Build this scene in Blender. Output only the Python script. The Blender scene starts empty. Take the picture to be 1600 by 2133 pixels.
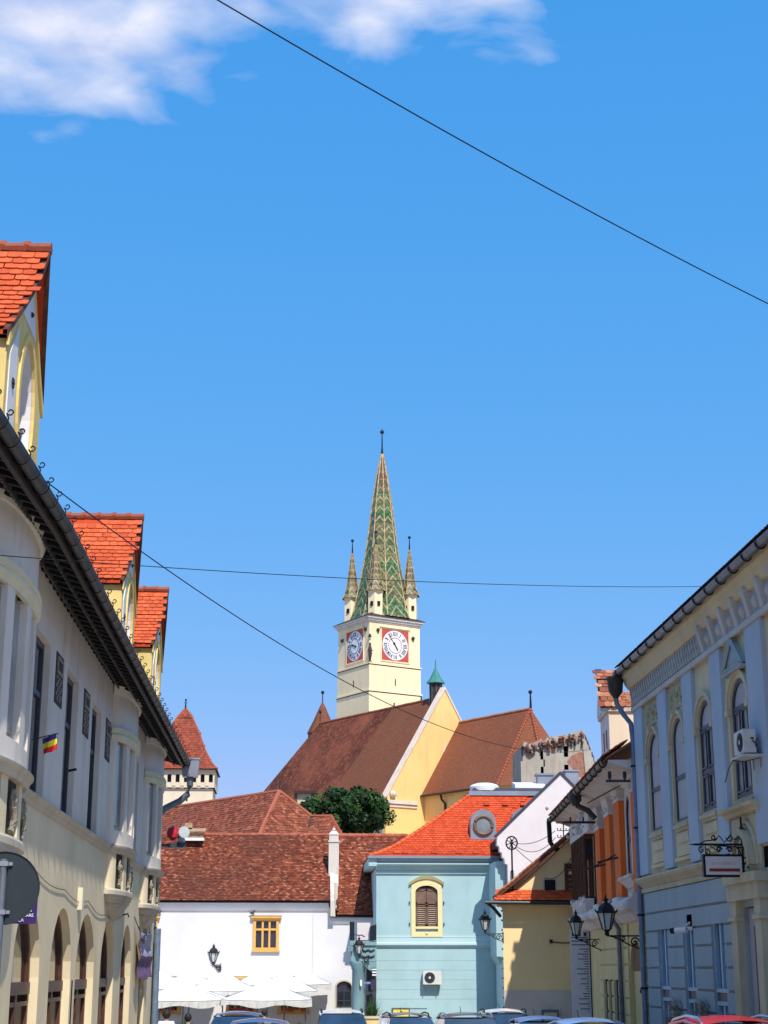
import bpy, bmesh, math, random
from mathutils import Vector, Matrix, noise
random.seed(7)
R = math.radians
sc = bpy.context.scene
COL = sc.collection
# ------------------------------------------------------------ camera
EYE = 2.1
cd = bpy.data.cameras.new('camera'); cam = bpy.data.objects.new('camera', cd); COL.objects.link(cam)
cam.location = (0, 0, EYE)
cam.rotation_euler = (R(90 + 16.083), 0, R(-3.167))
cd.sensor_fit = 'VERTICAL'; cd.sensor_height = 36.0; cd.lens = 36.0 * 3300 / 2133
cd.clip_start = .1; cd.clip_end = 6000
sc.camera = cam
# ------------------------------------------------------------ light
SUN_EL, SUN_AZ = 50.0, 15.0     # the sun stands behind the camera, a little to the right
sdir = Vector((math.sin(R(SUN_AZ)) * math.cos(R(SUN_EL)), -math.cos(R(SUN_AZ)) * math.cos(R(SUN_EL)), math.sin(R(SUN_EL))))
sl = bpy.data.lights.new('sun', 'SUN'); sun = bpy.data.objects.new('sun', sl); COL.objects.link(sun)
sl.energy = 4.4; sl.angle = R(.53); sl.color = (1.0, .945, .86)
sun.rotation_euler = sdir.to_track_quat('Z', 'Y').to_euler()
sun.location = sdir * 60
w = bpy.data.worlds.new('World'); sc.world = w; w.use_nodes = True
nt = w.node_tree; nt.nodes.clear()
N = nt.nodes.new; L = nt.links.new
def mth(op, a=None, b=None, c=None, clamp=False, tree=None):
    T = tree or nt
    n = T.nodes.new('ShaderNodeMath'); n.operation = op; n.use_clamp = clamp
    for i, v in enumerate((a, b, c)):
        if v is None: continue
        if isinstance(v, (int, float)): n.inputs[i].default_value = v
        else: T.links.new(v, n.inputs[i])
    return n.outputs[0]
sky = N('ShaderNodeTexSky'); sky.sky_type = 'NISHITA'; sky.sun_disc = False
sky.sun_elevation = R(SUN_EL); sky.sun_rotation = R(180 - SUN_AZ)
sky.air_density = 1.0; sky.dust_density = .15; sky.ozone_density = 3.0; sky.altitude = 300
hs = N('ShaderNodeHueSaturation'); hs.inputs['Saturation'].default_value = 1.22; hs.inputs['Value'].default_value = 1.75
hs.inputs['Hue'].default_value = .497
L(sky.outputs[0], hs.inputs['Color'])
# the summer sky's own tone: a deep, even blue that pales only slowly towards the horizon
sp0 = N('ShaderNodeSeparateColor'); cb0 = N('ShaderNodeCombineColor'); L(hs.outputs[0], sp0.inputs[0])
KF = .1416
for i_, (A_, p_) in enumerate(((.455, .822), (.520, .325), (.915, .15))):
    L(mth('MULTIPLY', mth('POWER', mth('MULTIPLY', sp0.outputs[i_], KF), p_), A_ / KF * .92), cb0.inputs[i_])
tc = N('ShaderNodeTexCoord'); sep = N('ShaderNodeSeparateXYZ'); L(tc.outputs['Generated'], sep.inputs[0])
az = mth('ARCTAN2', sep.outputs[0], sep.outputs[1]); el = mth('ARCSINE', sep.outputs[2])
def blob(a, e, sa, se, tilt=0.0):
    da = mth('SUBTRACT', az, a); de = mth('SUBTRACT', el, e)
    de = mth('ADD', de, mth('MULTIPLY', da, tilt))
    q = mth('ADD', mth('POWER', mth('DIVIDE', da, sa), 2), mth('POWER', mth('DIVIDE', de, se), 2))
    return mth('EXPONENT', mth('MULTIPLY', q, -1))
cz = mth('MAXIMUM', sep.outputs[2], .05)
cmb = N('ShaderNodeCombineXYZ')
L(mth('DIVIDE', sep.outputs[0], cz), cmb.inputs[0]); L(mth('DIVIDE', sep.outputs[1], cz), cmb.inputs[1])
nz = N('ShaderNodeTexNoise'); nz.inputs['Scale'].default_value = 9.0; nz.inputs['Detail'].default_value = 9; nz.inputs['Roughness'].default_value = .48
nz.inputs['Distortion'].default_value = .35
L(cmb.outputs[0], nz.inputs['Vector'])
nz2 = N('ShaderNodeTexNoise'); nz2.inputs['Scale'].default_value = 1.1; nz2.inputs['Detail'].default_value = 3
L(cmb.outputs[0], nz2.inputs['Vector'])
b1 = blob(-.165, .566, .095, .042, .06); b2 = blob(.070, .606, .125, .045, .0); b3 = blob(-.205, .528, .06, .028)
bb = mth('ADD', mth('ADD', b1, mth('MULTIPLY', b2, .82)), mth('MULTIPLY', b3, .3))
high = mth('MULTIPLY', mth('SUBTRACT', el, .68, clamp=True), 3.0, clamp=True)     # cloud cover added overhead, out of frame, to whiten the ambient light
gen = mth('MULTIPLY', mth('MULTIPLY', mth('SUBTRACT', nz2.outputs['Fac'], .40, clamp=True), 6, clamp=True), high)
cov = mth('ADD', mth('MULTIPLY', mth('MAXIMUM', bb, gen), .98), mth('MULTIPLY', nz.outputs['Fac'], 1.5))
cov = mth('SUBTRACT', cov, mth('SUBTRACT', .30, mth('MINIMUM', mth('MULTIPLY', mth('MAXIMUM', bb, gen), 2), .30)))
fac = mth('MULTIPLY', mth('SUBTRACT', cov, 1.02, clamp=True), 1.45, clamp=True)
fac = mth('MULTIPLY', fac, .85)
mx = N('ShaderNodeMix'); mx.data_type = 'RGBA'
sh_n = N('ShaderNodeTexNoise'); sh_n.inputs['Scale'].default_value = 5.5; sh_n.inputs['Detail'].default_value = 7; sh_n.inputs['Roughness'].default_value = .55
mp_ = N('ShaderNodeMapping'); mp_.inputs['Location'].default_value = (3.1, 1.7, 0); L(cmb.outputs[0], mp_.inputs[0]); L(mp_.outputs[0], sh_n.inputs['Vector'])
cr_ = N('ShaderNodeValToRGB'); cr_.color_ramp.elements[0].position = .40; cr_.color_ramp.elements[0].color = (.62, .67, .88, 1); cr_.color_ramp.elements[1].position = .58; cr_.color_ramp.elements[1].color = (.93, .91, 1, 1)
L(sh_n.outputs['Fac'], cr_.inputs[0])
cm_ = N('ShaderNodeVectorMath'); cm_.operation = 'SCALE'; cm_.inputs[3].default_value = 7.2; L(cr_.outputs[0], cm_.inputs[0]); L(cm_.outputs[0], mx.inputs[7])
L(fac, mx.inputs[0]); L(cb0.outputs[0], mx.inputs[6]);
bg = N('ShaderNodeBackground'); bg.inputs[1].default_value = .125
L(mx.outputs[2], bg.inputs[0])
wo = N('ShaderNodeOutputWorld'); L(bg.outputs[0], wo.inputs[0])
sc.view_settings.view_transform = 'Standard'; sc.view_settings.look = 'None'
sc.view_settings.exposure = 0.25; sc.view_settings.gamma = 1.0; sc.view_settings.use_curve_mapping = False
sc.render.engine = 'CYCLES'; sc.cycles.max_bounces = 6; sc.cycles.diffuse_bounces = 3

# ------------------------------------------------------------ materials
def new_mat(name):
    m = bpy.data.materials.new(name); m.use_nodes = True
    t = m.node_tree; b = t.nodes['Principled BSDF']
    return m, t, b
def ramp(t, src, stops):
    r = t.nodes.new('ShaderNodeValToRGB'); e = r.color_ramp.elements
    while len(e) < len(stops): e.new(.5)
    for i, (p, c) in enumerate(stops):
        e[i].position = p; e[i].color = (*c, 1)
    t.links.new(src, r.inputs[0]); return r.outputs[0]
def noise_node(t, scale, detail=4, rough=.55, stretch=None, coord='Object'):
    tc = t.nodes.new('ShaderNodeTexCoord')
    src = tc.outputs[coord]
    if coord == 'Object':
        g = t.nodes.new('ShaderNodeNewGeometry'); src = g.outputs['Position']
    if stretch:
        mp = t.nodes.new('ShaderNodeMapping'); mp.inputs['Scale'].default_value = stretch
        t.links.new(src, mp.inputs[0]); src = mp.outputs[0]
    n = t.nodes.new('ShaderNodeTexNoise'); n.inputs['Scale'].default_value = scale
    n.inputs['Detail'].default_value = detail; n.inputs['Roughness'].default_value = rough
    t.links.new(src, n.inputs['Vector']); return n.outputs['Fac']
def mixc(t, f, a, b, mode='MIX'):
    m = t.nodes.new('ShaderNodeMix'); m.data_type = 'RGBA'; m.blend_type = mode
    for i, v in ((0, f), (6, a), (7, b)):
        if isinstance(v, (int, float)): m.inputs[i].default_value = v
        elif isinstance(v, tuple): m.inputs[i].default_value = (*v, 1)
        else: t.links.new(v, m.inputs[i])
    return m.outputs[2]
def bump(t, b, src, st, dist=.02):
    n = t.nodes.new('ShaderNodeBump'); n.inputs['Strength'].default_value = st; n.inputs['Distance'].default_value = dist
    t.links.new(src, n.inputs['Height']); t.links.new(n.outputs[0], b.inputs['Normal'])
MATS = {}
def plaster(name, c, var=.14, stain=.25, rough=.9, scale=.8, stain_col=None, bumpst=.25, fine=14):
    stain *= 1.3
    m, t, b = new_mat(name)
    big = noise_node(t, scale, 5)
    c2 = tuple(x * (1 - var) for x in c); c3 = tuple(min(1, x * (1 + var * .5)) for x in c)
    col = ramp(t, big, [(.3, c2), (.55, c), (.75, c3)])
    st = noise_node(t, 2.2, 6, .65, (1, 1, .16))
    sc_ = stain_col or tuple(x * f for x, f in zip(c, (.55, .53, .5)))
    f = ramp(t, st, [(.50, (0, 0, 0)), (.78, (stain, stain, stain))])
    col = mixc(t, f, col, sc_)
    sp = noise_node(t, 30, 3, .6)
    f2 = ramp(t, sp, [(.60, (0, 0, 0)), (.75, (stain * .5,) * 3)])
    col = mixc(t, f2, col, sc_)
    t.links.new(col, b.inputs['Base Color']); b.inputs['Roughness'].default_value = rough
    b.inputs['Specular IOR Level'].default_value = .25
    bump(t, b, noise_node(t, fine, 6, .6), bumpst, .015)
    MATS[name] = m; return m
def simple(name, c, rough=.6, metal=0, var=.12, scale=6, spec=.4, bumpst=.1):
    m, t, b = new_mat(name)
    n = noise_node(t, scale, 5)
    col = ramp(t, n, [(.3, tuple(x * (1 - var) for x in c)), (.7, tuple(min(1, x * (1 + var)) for x in c))])
    t.links.new(col, b.inputs['Base Color']); b.inputs['Roughness'].default_value = rough
    b.inputs['Metallic'].default_value = metal; b.inputs['Specular IOR Level'].default_value = spec
    if bumpst: bump(t, b, noise_node(t, scale * 5, 3), bumpst, .01)
    MATS[name] = m; return m
def tile_mat(name, cols, rough=.8, attr=False, patch=.0, patch_scale=.5, patch_col=(.05, .03, .02), moss=0):
    m, t, b = new_mat(name)
    if attr:
        a = t.nodes.new('ShaderNodeAttribute'); a.attribute_name = 'rnd'; src = a.outputs['Fac']
    else:
        a = t.nodes.new('ShaderNodeObjectInfo'); src = a.outputs['Random']
    k = len(cols); col = ramp(t, src, [(i / (k - 1), c) for i, c in enumerate(cols)])
    if patch:
        pn = noise_node(t, patch_scale, 6, .65)
        f = ramp(t, pn, [(.42, (0, 0, 0)), (.62, (patch,) * 3)])
        col = mixc(t, f, col, patch_col)
    g = noise_node(t, 9, 5, .65)
    col = mixc(t, ramp(t, g, [(.35, (.35,) * 3), (.65, (0,) * 3)]), col, tuple(x * .55 for x in cols[0]))
    t.links.new(col, b.inputs['Base Color']); b.inputs['Roughness'].default_value = rough
    b.inputs['Specular IOR Level'].default_value = .3
    bump(t, b, noise_node(t, 40, 3), .2, .01)
    MATS[name] = m; return m
P = plaster
P('grey_plaster', (.72, .66, .575), stain=.34)
P('cream_plaster', (.76, .64, .42), stain=.30, stain_col=(.42, .36, .26))
P('cream_trim', (.70, .655, .47), stain=.22)
P('sill_stone', (.54, .48, .38), stain=.5)
P('dormer_yellow', (.80, .60, .22), stain=.18)
P('dormer_white', (.78, .75, .74), stain=.12)
P('blue_plaster', (.42, .50, .60), var=.08, stain=.16, stain_col=(.24, .30, .38))
P('beige_plaster', (.65, .56, .37), stain=.26)
P('beige_ornate', (.47, .42, .28), stain=.5, bumpst=1.0, fine=9)
P('stone_trim', (.56, .49, .34), stain=.45)
P('frieze_grey', (.55, .52, .48), stain=.3)
P('blue_base', (.36, .43, .455), var=.08, stain=.22, stain_col=(.2, .24, .27))
P('pinkish_white', (.70, .61, .56), stain=.42, stain_col=(.33, .30, .29))
P('orange_paint', (.80, .165, .03), var=.1, stain=.15, stain_col=(.45, .1, .02))
P('ochre_plaster', (.70, .53, .25), stain=.3)
P('brown_recess', (.24, .14, .07), stain=.3)
P('yellow_wall', (.88, .66, .34), var=.08, stain=.15)
P('yellow_base', (.62, .54, .48), stain=.3)
P('teal_wall', (.37, .53, .55), var=.09, stain=.30, stain_col=(.27, .42, .44))
P('teal_trim', (.45, .60, .62), var=.05, stain=.1)
P('teal_dark', (.20, .33, .36), stain=.3)
P('window_cream', (.80, .68, .36), stain=.12)
P('pure_white', (.69, .665, .665), var=.07, stain=.28, stain_col=(.68, .66, .62))
P('gable_white', (.69, .63, .63), var=.08, stain=.3, stain_col=(.62, .56, .56))
P('old_white', (.62, .57, .50), stain=.6, stain_col=(.3, .22, .16))
P('church_yellow', (.90, .57, .22), var=.09, stain=.25, scale=.3)
P('church_edge', (.72, .60, .50), stain=.4)
P('tower_cream', (.90, .735, .46), var=.07, stain=.26, scale=.25)
P('tower_trim', (.72, .67, .60), stain=.3)
P('tower2_cream', (.74, .62, .46), stain=.2, scale=.3)
P('ruin_plaster', (.40, .365, .30), var=.25, stain=.6, stain_col=(.33, .17, .12), scale=.5, bumpst=.8, fine=3)
P('ruin_brick', (.34, .16, .11), var=.4, stain=.5, scale=3, bumpst=1)
P('asphalt', (.05, .05, .052), stain=.3, scale=.3)
P('paving', (.36, .32, .27), stain=.4)
P('kerb_stone', (.33, .32, .30), stain=.4)
P('red_panel', (.52, .09, .07), stain=.2, scale=.3)
S = simple
S('dial_white', (.78, .77, .79), .5, var=.04, scale=.5)
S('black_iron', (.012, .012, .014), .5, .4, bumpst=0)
S('dark_wood', (.035, .022, .017), .6, var=.5, scale=12)
S('soffit_black', (.012, .010, .010), .8, var=.5, scale=8)
S('rafter_grey', (.07, .07, .075), .8, var=.5)
S('gutter_zinc', (.045, .044, .046), .5, .35, var=.25)
S('pipe_grey', (.16, .18, .21), .45, .6, var=.25)
S('pipe_blue', (.16, .22, .31), .5, .3, var=.2)
S('brown_door', (.085, .035, .022), .45, var=.35, scale=5)
S('brown_shutter', (.175, .105, .075), .6, var=.2)
S('shutter_slat', (.36, .25, .19), .6, var=.2)
S('dark_frame', (.045, .05, .065), .5, var=.3)
S('grey_blind', (.42, .40, .43), .7, var=.08, scale=2)
S('curtain_pane', (.42, .41, .44), .25, var=.25, scale=2.0, spec=.8, bumpst=0)
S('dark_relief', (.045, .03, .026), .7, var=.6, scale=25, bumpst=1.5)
S('light_relief', (.30, .26, .19), .7, var=.4, scale=25, bumpst=1.0)
S('ochre_frame', (.72, .38, .085), .6, var=.1)
S('sill_brown', (.30, .22, .14), .7)
S('white_frame', (.75, .75, .74), .5, var=.05)
S('blue_frame', (.26, .42, .55), .5, var=.1)
S('canvas_edge', (.55, .54, .50), .9, var=.15, scale=4)
S('canvas_white', (.80, .80, .81), .9, var=.03, scale=2, spec=.1)
S('zinc_sheet', (.30, .32, .37), .45, .5, var=.15, scale=1)
S('dark_sheet', (.05, .055, .075), .5, .3)
S('ac_white', (.62, .61, .57), .5, var=.08)
S('sign_back', (.016, .024, .032), .6, .0, var=.1)
S('purple_sign', (.035, .015, .12), .4, var=.06, bumpst=0)
S('print_white', (.8, .8, .8), .5, var=.02, bumpst=0)
S('print_grey', (.45, .38, .38), .6, bumpst=0)
S('print_dark', (.03, .03, .05), .6, bumpst=0)
S('print_red', (.25, .02, .02), .6, bumpst=0)
S('print_blue', (.03, .05, .35), .5, bumpst=0)
S('sign_white', (.62, .58, .57), .5, var=.04)
S('board_blue', (.62, .60, .66), .6, var=.06)
S('flag_blue', (.06, .03, .20), .8, bumpst=0); S('flag_yellow', (.85, .75, .03), .8, bumpst=0); S('flag_red', (.65, .02, .03), .8, bumpst=0)
S('cloth_lilac', (.36, .35, .45), .85, var=.15); S('cloth_purple', (.16, .09, .19), .85, var=.3)
S('verdigris', (.06, .23, .20), .5, .3, var=.3)
S('wood_brown', (.11, .036, .015), .7, var=.4, scale=8)
S('wood_light', (.40, .27, .16), .7, var=.3)
S('copper_dark', (.02, .03, .04), .4, .5)
S('horn_red', (.5, .02, .03), .4); S('horn_grey', (.45, .5, .5), .4)
S('yellow_board', (.78, .60, .10), .5, var=.1)
S('leaf_dark', (.020, .058, .010), .6, var=.75, scale=3, spec=.3)
S('bark', (.07, .05, .035), .9, var=.4)
S('grass_green', (.05, .09, .02), .9)
S('skin', (.50, .28, .19), .6); S('hair_black', (.015, .012, .012), .7); S('shirt_white', (.7, .7, .72), .8); S('shirt_dark', (.03, .03, .035), .8); S('shirt_grey', (.25, .25, .24), .8); S('jeans', (.04, .06, .12), .9)
S('rubber', (.02, .02, .02), .8); S('alloy', (.4, .4, .42), .3, .8); S('lamp_red', (.4, .01, .01), .3); S('chrome', (.6, .62, .66), .2, .9, bumpst=0)
S('pigeon_grey', (.05, .05, .06), .7); S('pot_brown', (.25, .18, .10), .8)
def paint(name, c):
    m, t, b = new_mat(name); b.inputs['Base Color'].default_value = (*c, 1); b.inputs['Roughness'].default_value = .35
    b.inputs['Coat Weight'].default_value = .45; b.inputs['Coat Roughness'].default_value = .08; b.inputs['Metallic'].default_value = .05
    MATS[name] = m
paint('car_navy', (.06, .09, .20)); paint('car_blue', (.10, .20, .45)); paint('car_white', (.75, .75, .75)); paint('car_black', (.03, .035, .045)); paint('car_red', (.55, .008, .012)); paint('car_pale_blue', (.20, .33, .60)); paint('car_maroon', (.10, .04, .045))
def glass(name, c=(.012, .016, .022), rough=.06):
    m, t, b = new_mat(name)
    n = noise_node(t, 1.3, 3)
    t.links.new(ramp(t, n, [(.3, c), (.7, tuple(x * 2.2 for x in c))]), b.inputs['Base Color'])
    b.inputs['Roughness'].default_value = rough; b.inputs['Specular IOR Level'].default_value = .7
    bump(t, b, noise_node(t, 1.1, 2), .04, .05)
    MATS[name] = m
glass('dark_glass'); glass('car_glass', (.015, .03, .055), .04); glass('grey_glass', (.12, .14, .15), .1); glass('blue_glass', (.05, .075, .10), .1)
m, t, b = new_mat('lamp_glass'); b.inputs['Base Color'].default_value = (.55, .56, .52, 1); b.inputs['Roughness'].default_value = .25; MATS['lamp_glass'] = m
tile_mat('foliage_mixed', [(.008, .026, .006), (.018, .055, .010), (.030, .085, .014), (.055, .12, .022)], rough=.6, attr=True)
tile_mat('tile_orange', [(.50, .075, .022), (.62, .11, .035), (.70, .14, .045)])
tile_mat('tile_orange_joined', [(.52, .055, .014), (.62, .075, .02), (.66, .10, .03)], attr=True)
tile_mat('tile_old', [(.10, .026, .014), (.16, .038, .018), (.22, .052, .022), (.26, .060, .025), (.31, .085, .038), (.50, .20, .11)], attr=True, patch=.75, patch_scale=.22, patch_col=(.13, .04, .025))
tile_mat('tile_old_b', [(.14, .036, .020), (.24, .060, .026), (.32, .085, .036), (.44, .15, .08)], attr=True, patch=.6, patch_scale=.35, patch_col=(.20, .06, .035))
tile_mat('tile_tower', [(.22, .045, .025), (.32, .06, .030), (.40, .09, .045)], attr=True, patch=.2)
tile_mat('tile_dark', [(.035, .02, .018), (.06, .03, .025)])
tile_mat('tile_weathered', [(.20, .06, .04), (.45, .16, .07), (.55, .30, .18)])
tile_mat('ridge_tile', [(.30, .075, .038), (.42, .13, .075)])
tile_mat('ruin_tile', [(.05, .03, .025), (.20, .07, .045), (.30, .16, .12)])
def church_tiles(name, ca, cb, cc, rough_patch):
    m, t, b = new_mat(name)
    a = noise_node(t, .22, 8, .68, (1, 1, .6)); s = noise_node(t, 2.2, 6, .7)
    col = ramp(t, a, [(.40, ca), (.52, cb), (.64, cc)] if rough_patch else [(.25, ca), (.5, cb), (.8, cc)])
    light = tuple(min(1, x * 1.9) for x in cb)
    f = ramp(t, s, [(.50, (0, 0, 0)), (.62, (.85 if rough_patch else .15,) * 3)])
    col = mixc(t, f, col, light)
    f2 = ramp(t, noise_node(t, 5, 5, .7), [(.35, (.5,) * 3), (.6, (0,) * 3)])
    col = mixc(t, f2, col, tuple(x * .5 for x in ca))
    uv = t.nodes.new('ShaderNodeNewGeometry'); sp = t.nodes.new('ShaderNodeSeparateXYZ'); t.links.new(uv.outputs['Position'], sp.inputs[0])
    rows = mth('FRACT', mth('MULTIPLY', sp.outputs[2], 4.0, tree=t), tree=t)
    f3 = mth('MULTIPLY', mth('LESS_THAN', rows, .3, tree=t), .28, tree=t)
    col = mixc(t, f3, col, tuple(x * .55 for x in ca))
    t.links.new(col, b.inputs['Base Color']); b.inputs['Roughness'].default_value = .85; b.inputs['Specular IOR Level'].default_value = .2
    bump(t, b, rows, .5, .06); MATS[name] = m
church_tiles('nave_old', (.095, .030, .018), (.19, .056, .030), (.30, .092, .045), True)
church_tiles('nave_new', (.18, .066, .034), (.215, .078, .040), (.25, .094, .050), False)
church_tiles('choir_tile', (.21, .072, .038), (.255, .088, .045), (.29, .105, .055), False)
# glazed spire tiles: green ground, yellow zigzag courses (uv: across the facet, up the facet, in metres)
def spire_mat(name, grn, period, slope, top=None):
    m, t, b = new_mat(name)
    u = t.nodes.new('ShaderNodeUVMap'); sp = t.nodes.new('ShaderNodeSeparateXYZ'); t.links.new(u.outputs[0], sp.inputs[0])
    au = mth('ABSOLUTE', sp.outputs[0], tree=t)
    v = mth('DIVIDE', mth('ADD', sp.outputs[1], mth('MULTIPLY', au, slope, tree=t), tree=t), period, tree=t)
    fr = mth('FRACT', v, tree=t); band = mth('LESS_THAN', fr, .20, tree=t)
    br = t.nodes.new('ShaderNodeTexBrick'); br.inputs['Scale'].default_value = 1
    br.inputs['Brick Width'].default_value = .34; br.inputs['Row Height'].default_value = .26; br.inputs['Mortar Size'].default_value = .02
    br.inputs['Color1'].default_value = (0, 0, 0, 1); br.inputs['Color2'].default_value = (1, 1, 1, 1); br.inputs['Mortar'].default_value = (.3, .3, .3, 1); br.inputs['Bias'].default_value = 0
    t.links.new(u.outputs[0], br.inputs['Vector'])
    g = ramp(t, br.outputs['Color'], [(0, tuple(x * .35 for x in grn)), (.5, grn), (.9, tuple(min(1, x * 1.9) for x in grn))])
    bigv = noise_node(t, .28, 3)
    g = mixc(t, ramp(t, bigv, [(.42, (0, 0, 0)), (.58, (.85, .85, .85))]), g, ramp(t, br.outputs['Color'], [(0, (.05, .05, .02)), (1, (.26, .25, .11))]))
    yel = ramp(t, noise_node(t, 3, 3), [(.35, (.26, .19, .06)), (.65, (.56, .44, .20))])
    gap = noise_node(t, 3.5, 3, .7)
    band = mth('MULTIPLY', band, mth('LESS_THAN', gap, .60, tree=t), tree=t)
    col = mixc(t, band, g, yel)
    col = mixc(t, ramp(t, noise_node(t, 6, 4, .7), [(.54, (0, 0, 0)), (.64, (.75,) * 3)]), col, (.10, .035, .025))
    if top:
        gz = t.nodes.new('ShaderNodeNewGeometry'); s2 = t.nodes.new('ShaderNodeSeparateXYZ'); t.links.new(gz.outputs['Position'], s2.inputs[0])
        f = mth('MULTIPLY', mth('SUBTRACT', s2.outputs[2], top - 2, tree=t, clamp=False), .3, tree=t, clamp=True)
        col = mixc(t, f, col, ramp(t, br.outputs['Color'], [(0, (.05, .02, .015)), (1, (.30, .14, .09))]))
    t.links.new(col, b.inputs['Base Color']); b.inputs['Roughness'].default_value = .45; b.inputs['Specular IOR Level'].default_value = .45
    MATS[name] = m
spire_mat('spire_tile', (.030, .125, .042), 1.30, 1.35, 60.5)
spire_mat('turret_tile', (.13, .10, .05), .8, 1.5)
S('ridge_glaze', (.40, .30, .15), .6, var=.5, scale=3)

# ------------------------------------------------------------ builders
class Fr:                                   # a wall's own frame: u along it, d out of it, z up
    def __init__(s, o, u, n): s.o = Vector((*o, 0)); s.u = Vector((*u, 0)).normalized(); s.n = Vector((*n, 0)).normalized()
    def p(s, u, d, z): return s.o + s.u * u + s.n * d + Vector((0, 0, z))
WORLD = Fr((0, 0), (1, 0), (0, 1))
class MB:
    def __init__(s, fr=WORLD): s.v = []; s.f = []; s.fr = fr; s.uv = {}; s.att = []; s.cur = 0.0
    def pt(s, q): s.v.append(tuple(s.fr.p(*q))); return len(s.v) - 1
    def face(s, pts, uv=None):
        ids = [s.pt(p) for p in pts]; s.f.append(ids); s.att.append(s.cur)
        if uv: s.uv[len(s.f) - 1] = uv
    def box(s, a0, a1, b0, b1, c0, c1):
        i = [s.pt(p) for p in ((a0, b0, c0), (a1, b0, c0), (a1, b1, c0), (a0, b1, c0), (a0, b0, c1), (a1, b0, c1), (a1, b1, c1), (a0, b1, c1))]
        for q in ((0, 3, 2, 1), (4, 5, 6, 7), (0, 1, 5, 4), (1, 2, 6, 5), (2, 3, 7, 6), (3, 0, 4, 7)):
            s.f.append([i[k] for k in q]); s.att.append(s.cur)
        return s
    def hexa(s, pts):                       # 8 points: bottom ring then top ring
        i = [s.pt(p) for p in pts]
        for q in ((0, 3, 2, 1), (4, 5, 6, 7), (0, 1, 5, 4), (1, 2, 6, 5), (2, 3, 7, 6), (3, 0, 4, 7)):
            s.f.append([i[k] for k in q]); s.att.append(s.cur)
        return s
    def prism(s, poly, d0, d1):             # poly in (u, z), pushed out from d0 to d1
        a = [s.pt((u, d0, z)) for u, z in poly]; b = [s.pt((u, d1, z)) for u, z in poly]; n = len(poly)
        s.f.append(a[::-1]); s.f.append(b)
        for k in range(n): s.f.append([a[k], a[(k + 1) % n], b[(k + 1) % n], b[k]])
        s.att += [s.cur] * (n + 2); return s
    def sweep(s, path, prof, closed=True):  # path of (u, d) points, prof of (out, z); follows the path's outward side
        rings = []
        for k, (u, d) in enumerate(path):
            a = Vector(path[max(k - 1, 0)]); c = Vector(path[min(k + 1, len(path) - 1)]); tdir = (c - a).normalized()
            nx, ny = -tdir.y, tdir.x
            if ny < 0: nx, ny = -nx, -ny
            rings.append([s.pt((u + nx * o, d + ny * o, z)) for o, z in prof])
        n = len(prof)
        for a, b in zip(rings, rings[1:]):
            for k in range(n if closed else n - 1):
                s.f.append([a[k], a[(k + 1) % n], b[(k + 1) % n], b[k]]); s.att.append(s.cur)
        if closed:
            s.f.append(rings[0][::-1]); s.f.append(rings[-1]); s.att += [s.cur] * 2
        return s
    def tube(s, pts, r, seg=8, taper=None, caps=True):
        pts = [Vector(s.fr.p(*p)) for p in pts]; rings = []
        for k, p in enumerate(pts):
            t_ = (pts[min(k + 1, len(pts) - 1)] - pts[max(k - 1, 0)]).normalized()
            up = Vector((0, 0, 1)) if abs(t_.z) < .95 else Vector((1, 0, 0))
            x = t_.cross(up).normalized(); y = x.cross(t_)
            rr = r if taper is None else taper[k]
            base = len(s.v)
            for i in range(seg):
                a = 2 * math.pi * i / seg; s.v.append(tuple(p + x * math.cos(a) * rr + y * math.sin(a) * rr))
            rings.append(list(range(base, base + seg)))
        for a, b in zip(rings, rings[1:]):
            for i in range(seg): s.f.append([a[i], a[(i + 1) % seg], b[(i + 1) % seg], b[i]]); s.att.append(s.cur)
        if caps: s.f.append(rings[0][::-1]); s.f.append(rings[-1]); s.att += [s.cur] * 2
        return s
    def lathe(s, c, prof, seg=16, a0=0, a1=360, rot=0):    # c=(u,d); prof (r, z)
        full = abs(a1 - a0) >= 360; n = seg if full else seg + 1; rings = []
        for r, z in prof:
            rings.append([s.pt((c[0] + r * math.cos(R(rot + a0 + (a1 - a0) * i / seg)), c[1] + r * math.sin(R(rot + a0 + (a1 - a0) * i / seg)), z)) for i in range(n)])
        for a, b in zip(rings, rings[1:]):
            for i in range(n if full else n - 1):
                j = (i + 1) % n; s.f.append([a[i], a[j], b[j], b[i]]); s.att.append(s.cur)
        s.f.append(rings[0][::-1]); s.f.append(rings[-1]); s.att += [s.cur] * 2
        return s
    def sphere(s, c, r, seg=10, sq=1.0):
        prof = [(max(.001, r * math.sin(math.pi * k / 8)), c[2] - r * sq * math.cos(math.pi * k / 8)) for k in range(9)]
        return s.lathe((c[0], c[1]), prof, seg)
    def mesh(s, name, mat, smooth=False):
        o = s.build(name, mat, None, smooth); me = o.data; bpy.data.objects.remove(o); return me
    def build(s, name, mat, parent=None, smooth=False, merge=False):
        me = bpy.data.meshes.new(name); me.from_pydata(s.v, [], s.f); me.update()
        if s.uv:
            ul = me.uv_layers.new(name='UVMap')
            for fi, uvs in s.uv.items():
                for li, q in zip(me.polygons[fi].loop_indices, uvs): ul.data[li].uv = q
        if any(s.att):
            at = me.attributes.new('rnd', 'FLOAT', 'FACE'); at.data.foreach_set('value', [float(x) for x in s.att])
        bm = bmesh.new(); bm.from_mesh(me)
        if merge: bmesh.ops.remove_doubles(bm, verts=bm.verts, dist=.0005)
        bmesh.ops.recalc_face_normals(bm, faces=bm.faces); bm.to_mesh(me); bm.free()
        for p in me.polygons: p.use_smooth = smooth
        if smooth:
            try: me.set_sharp_from_angle(angle=R(40))
            except Exception: pass
        me.materials.append(MATS[mat] if isinstance(mat, str) else mat)
        o = bpy.data.objects.new(name, me); COL.objects.link(o)
        if parent is not None: attach(o, parent)
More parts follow.
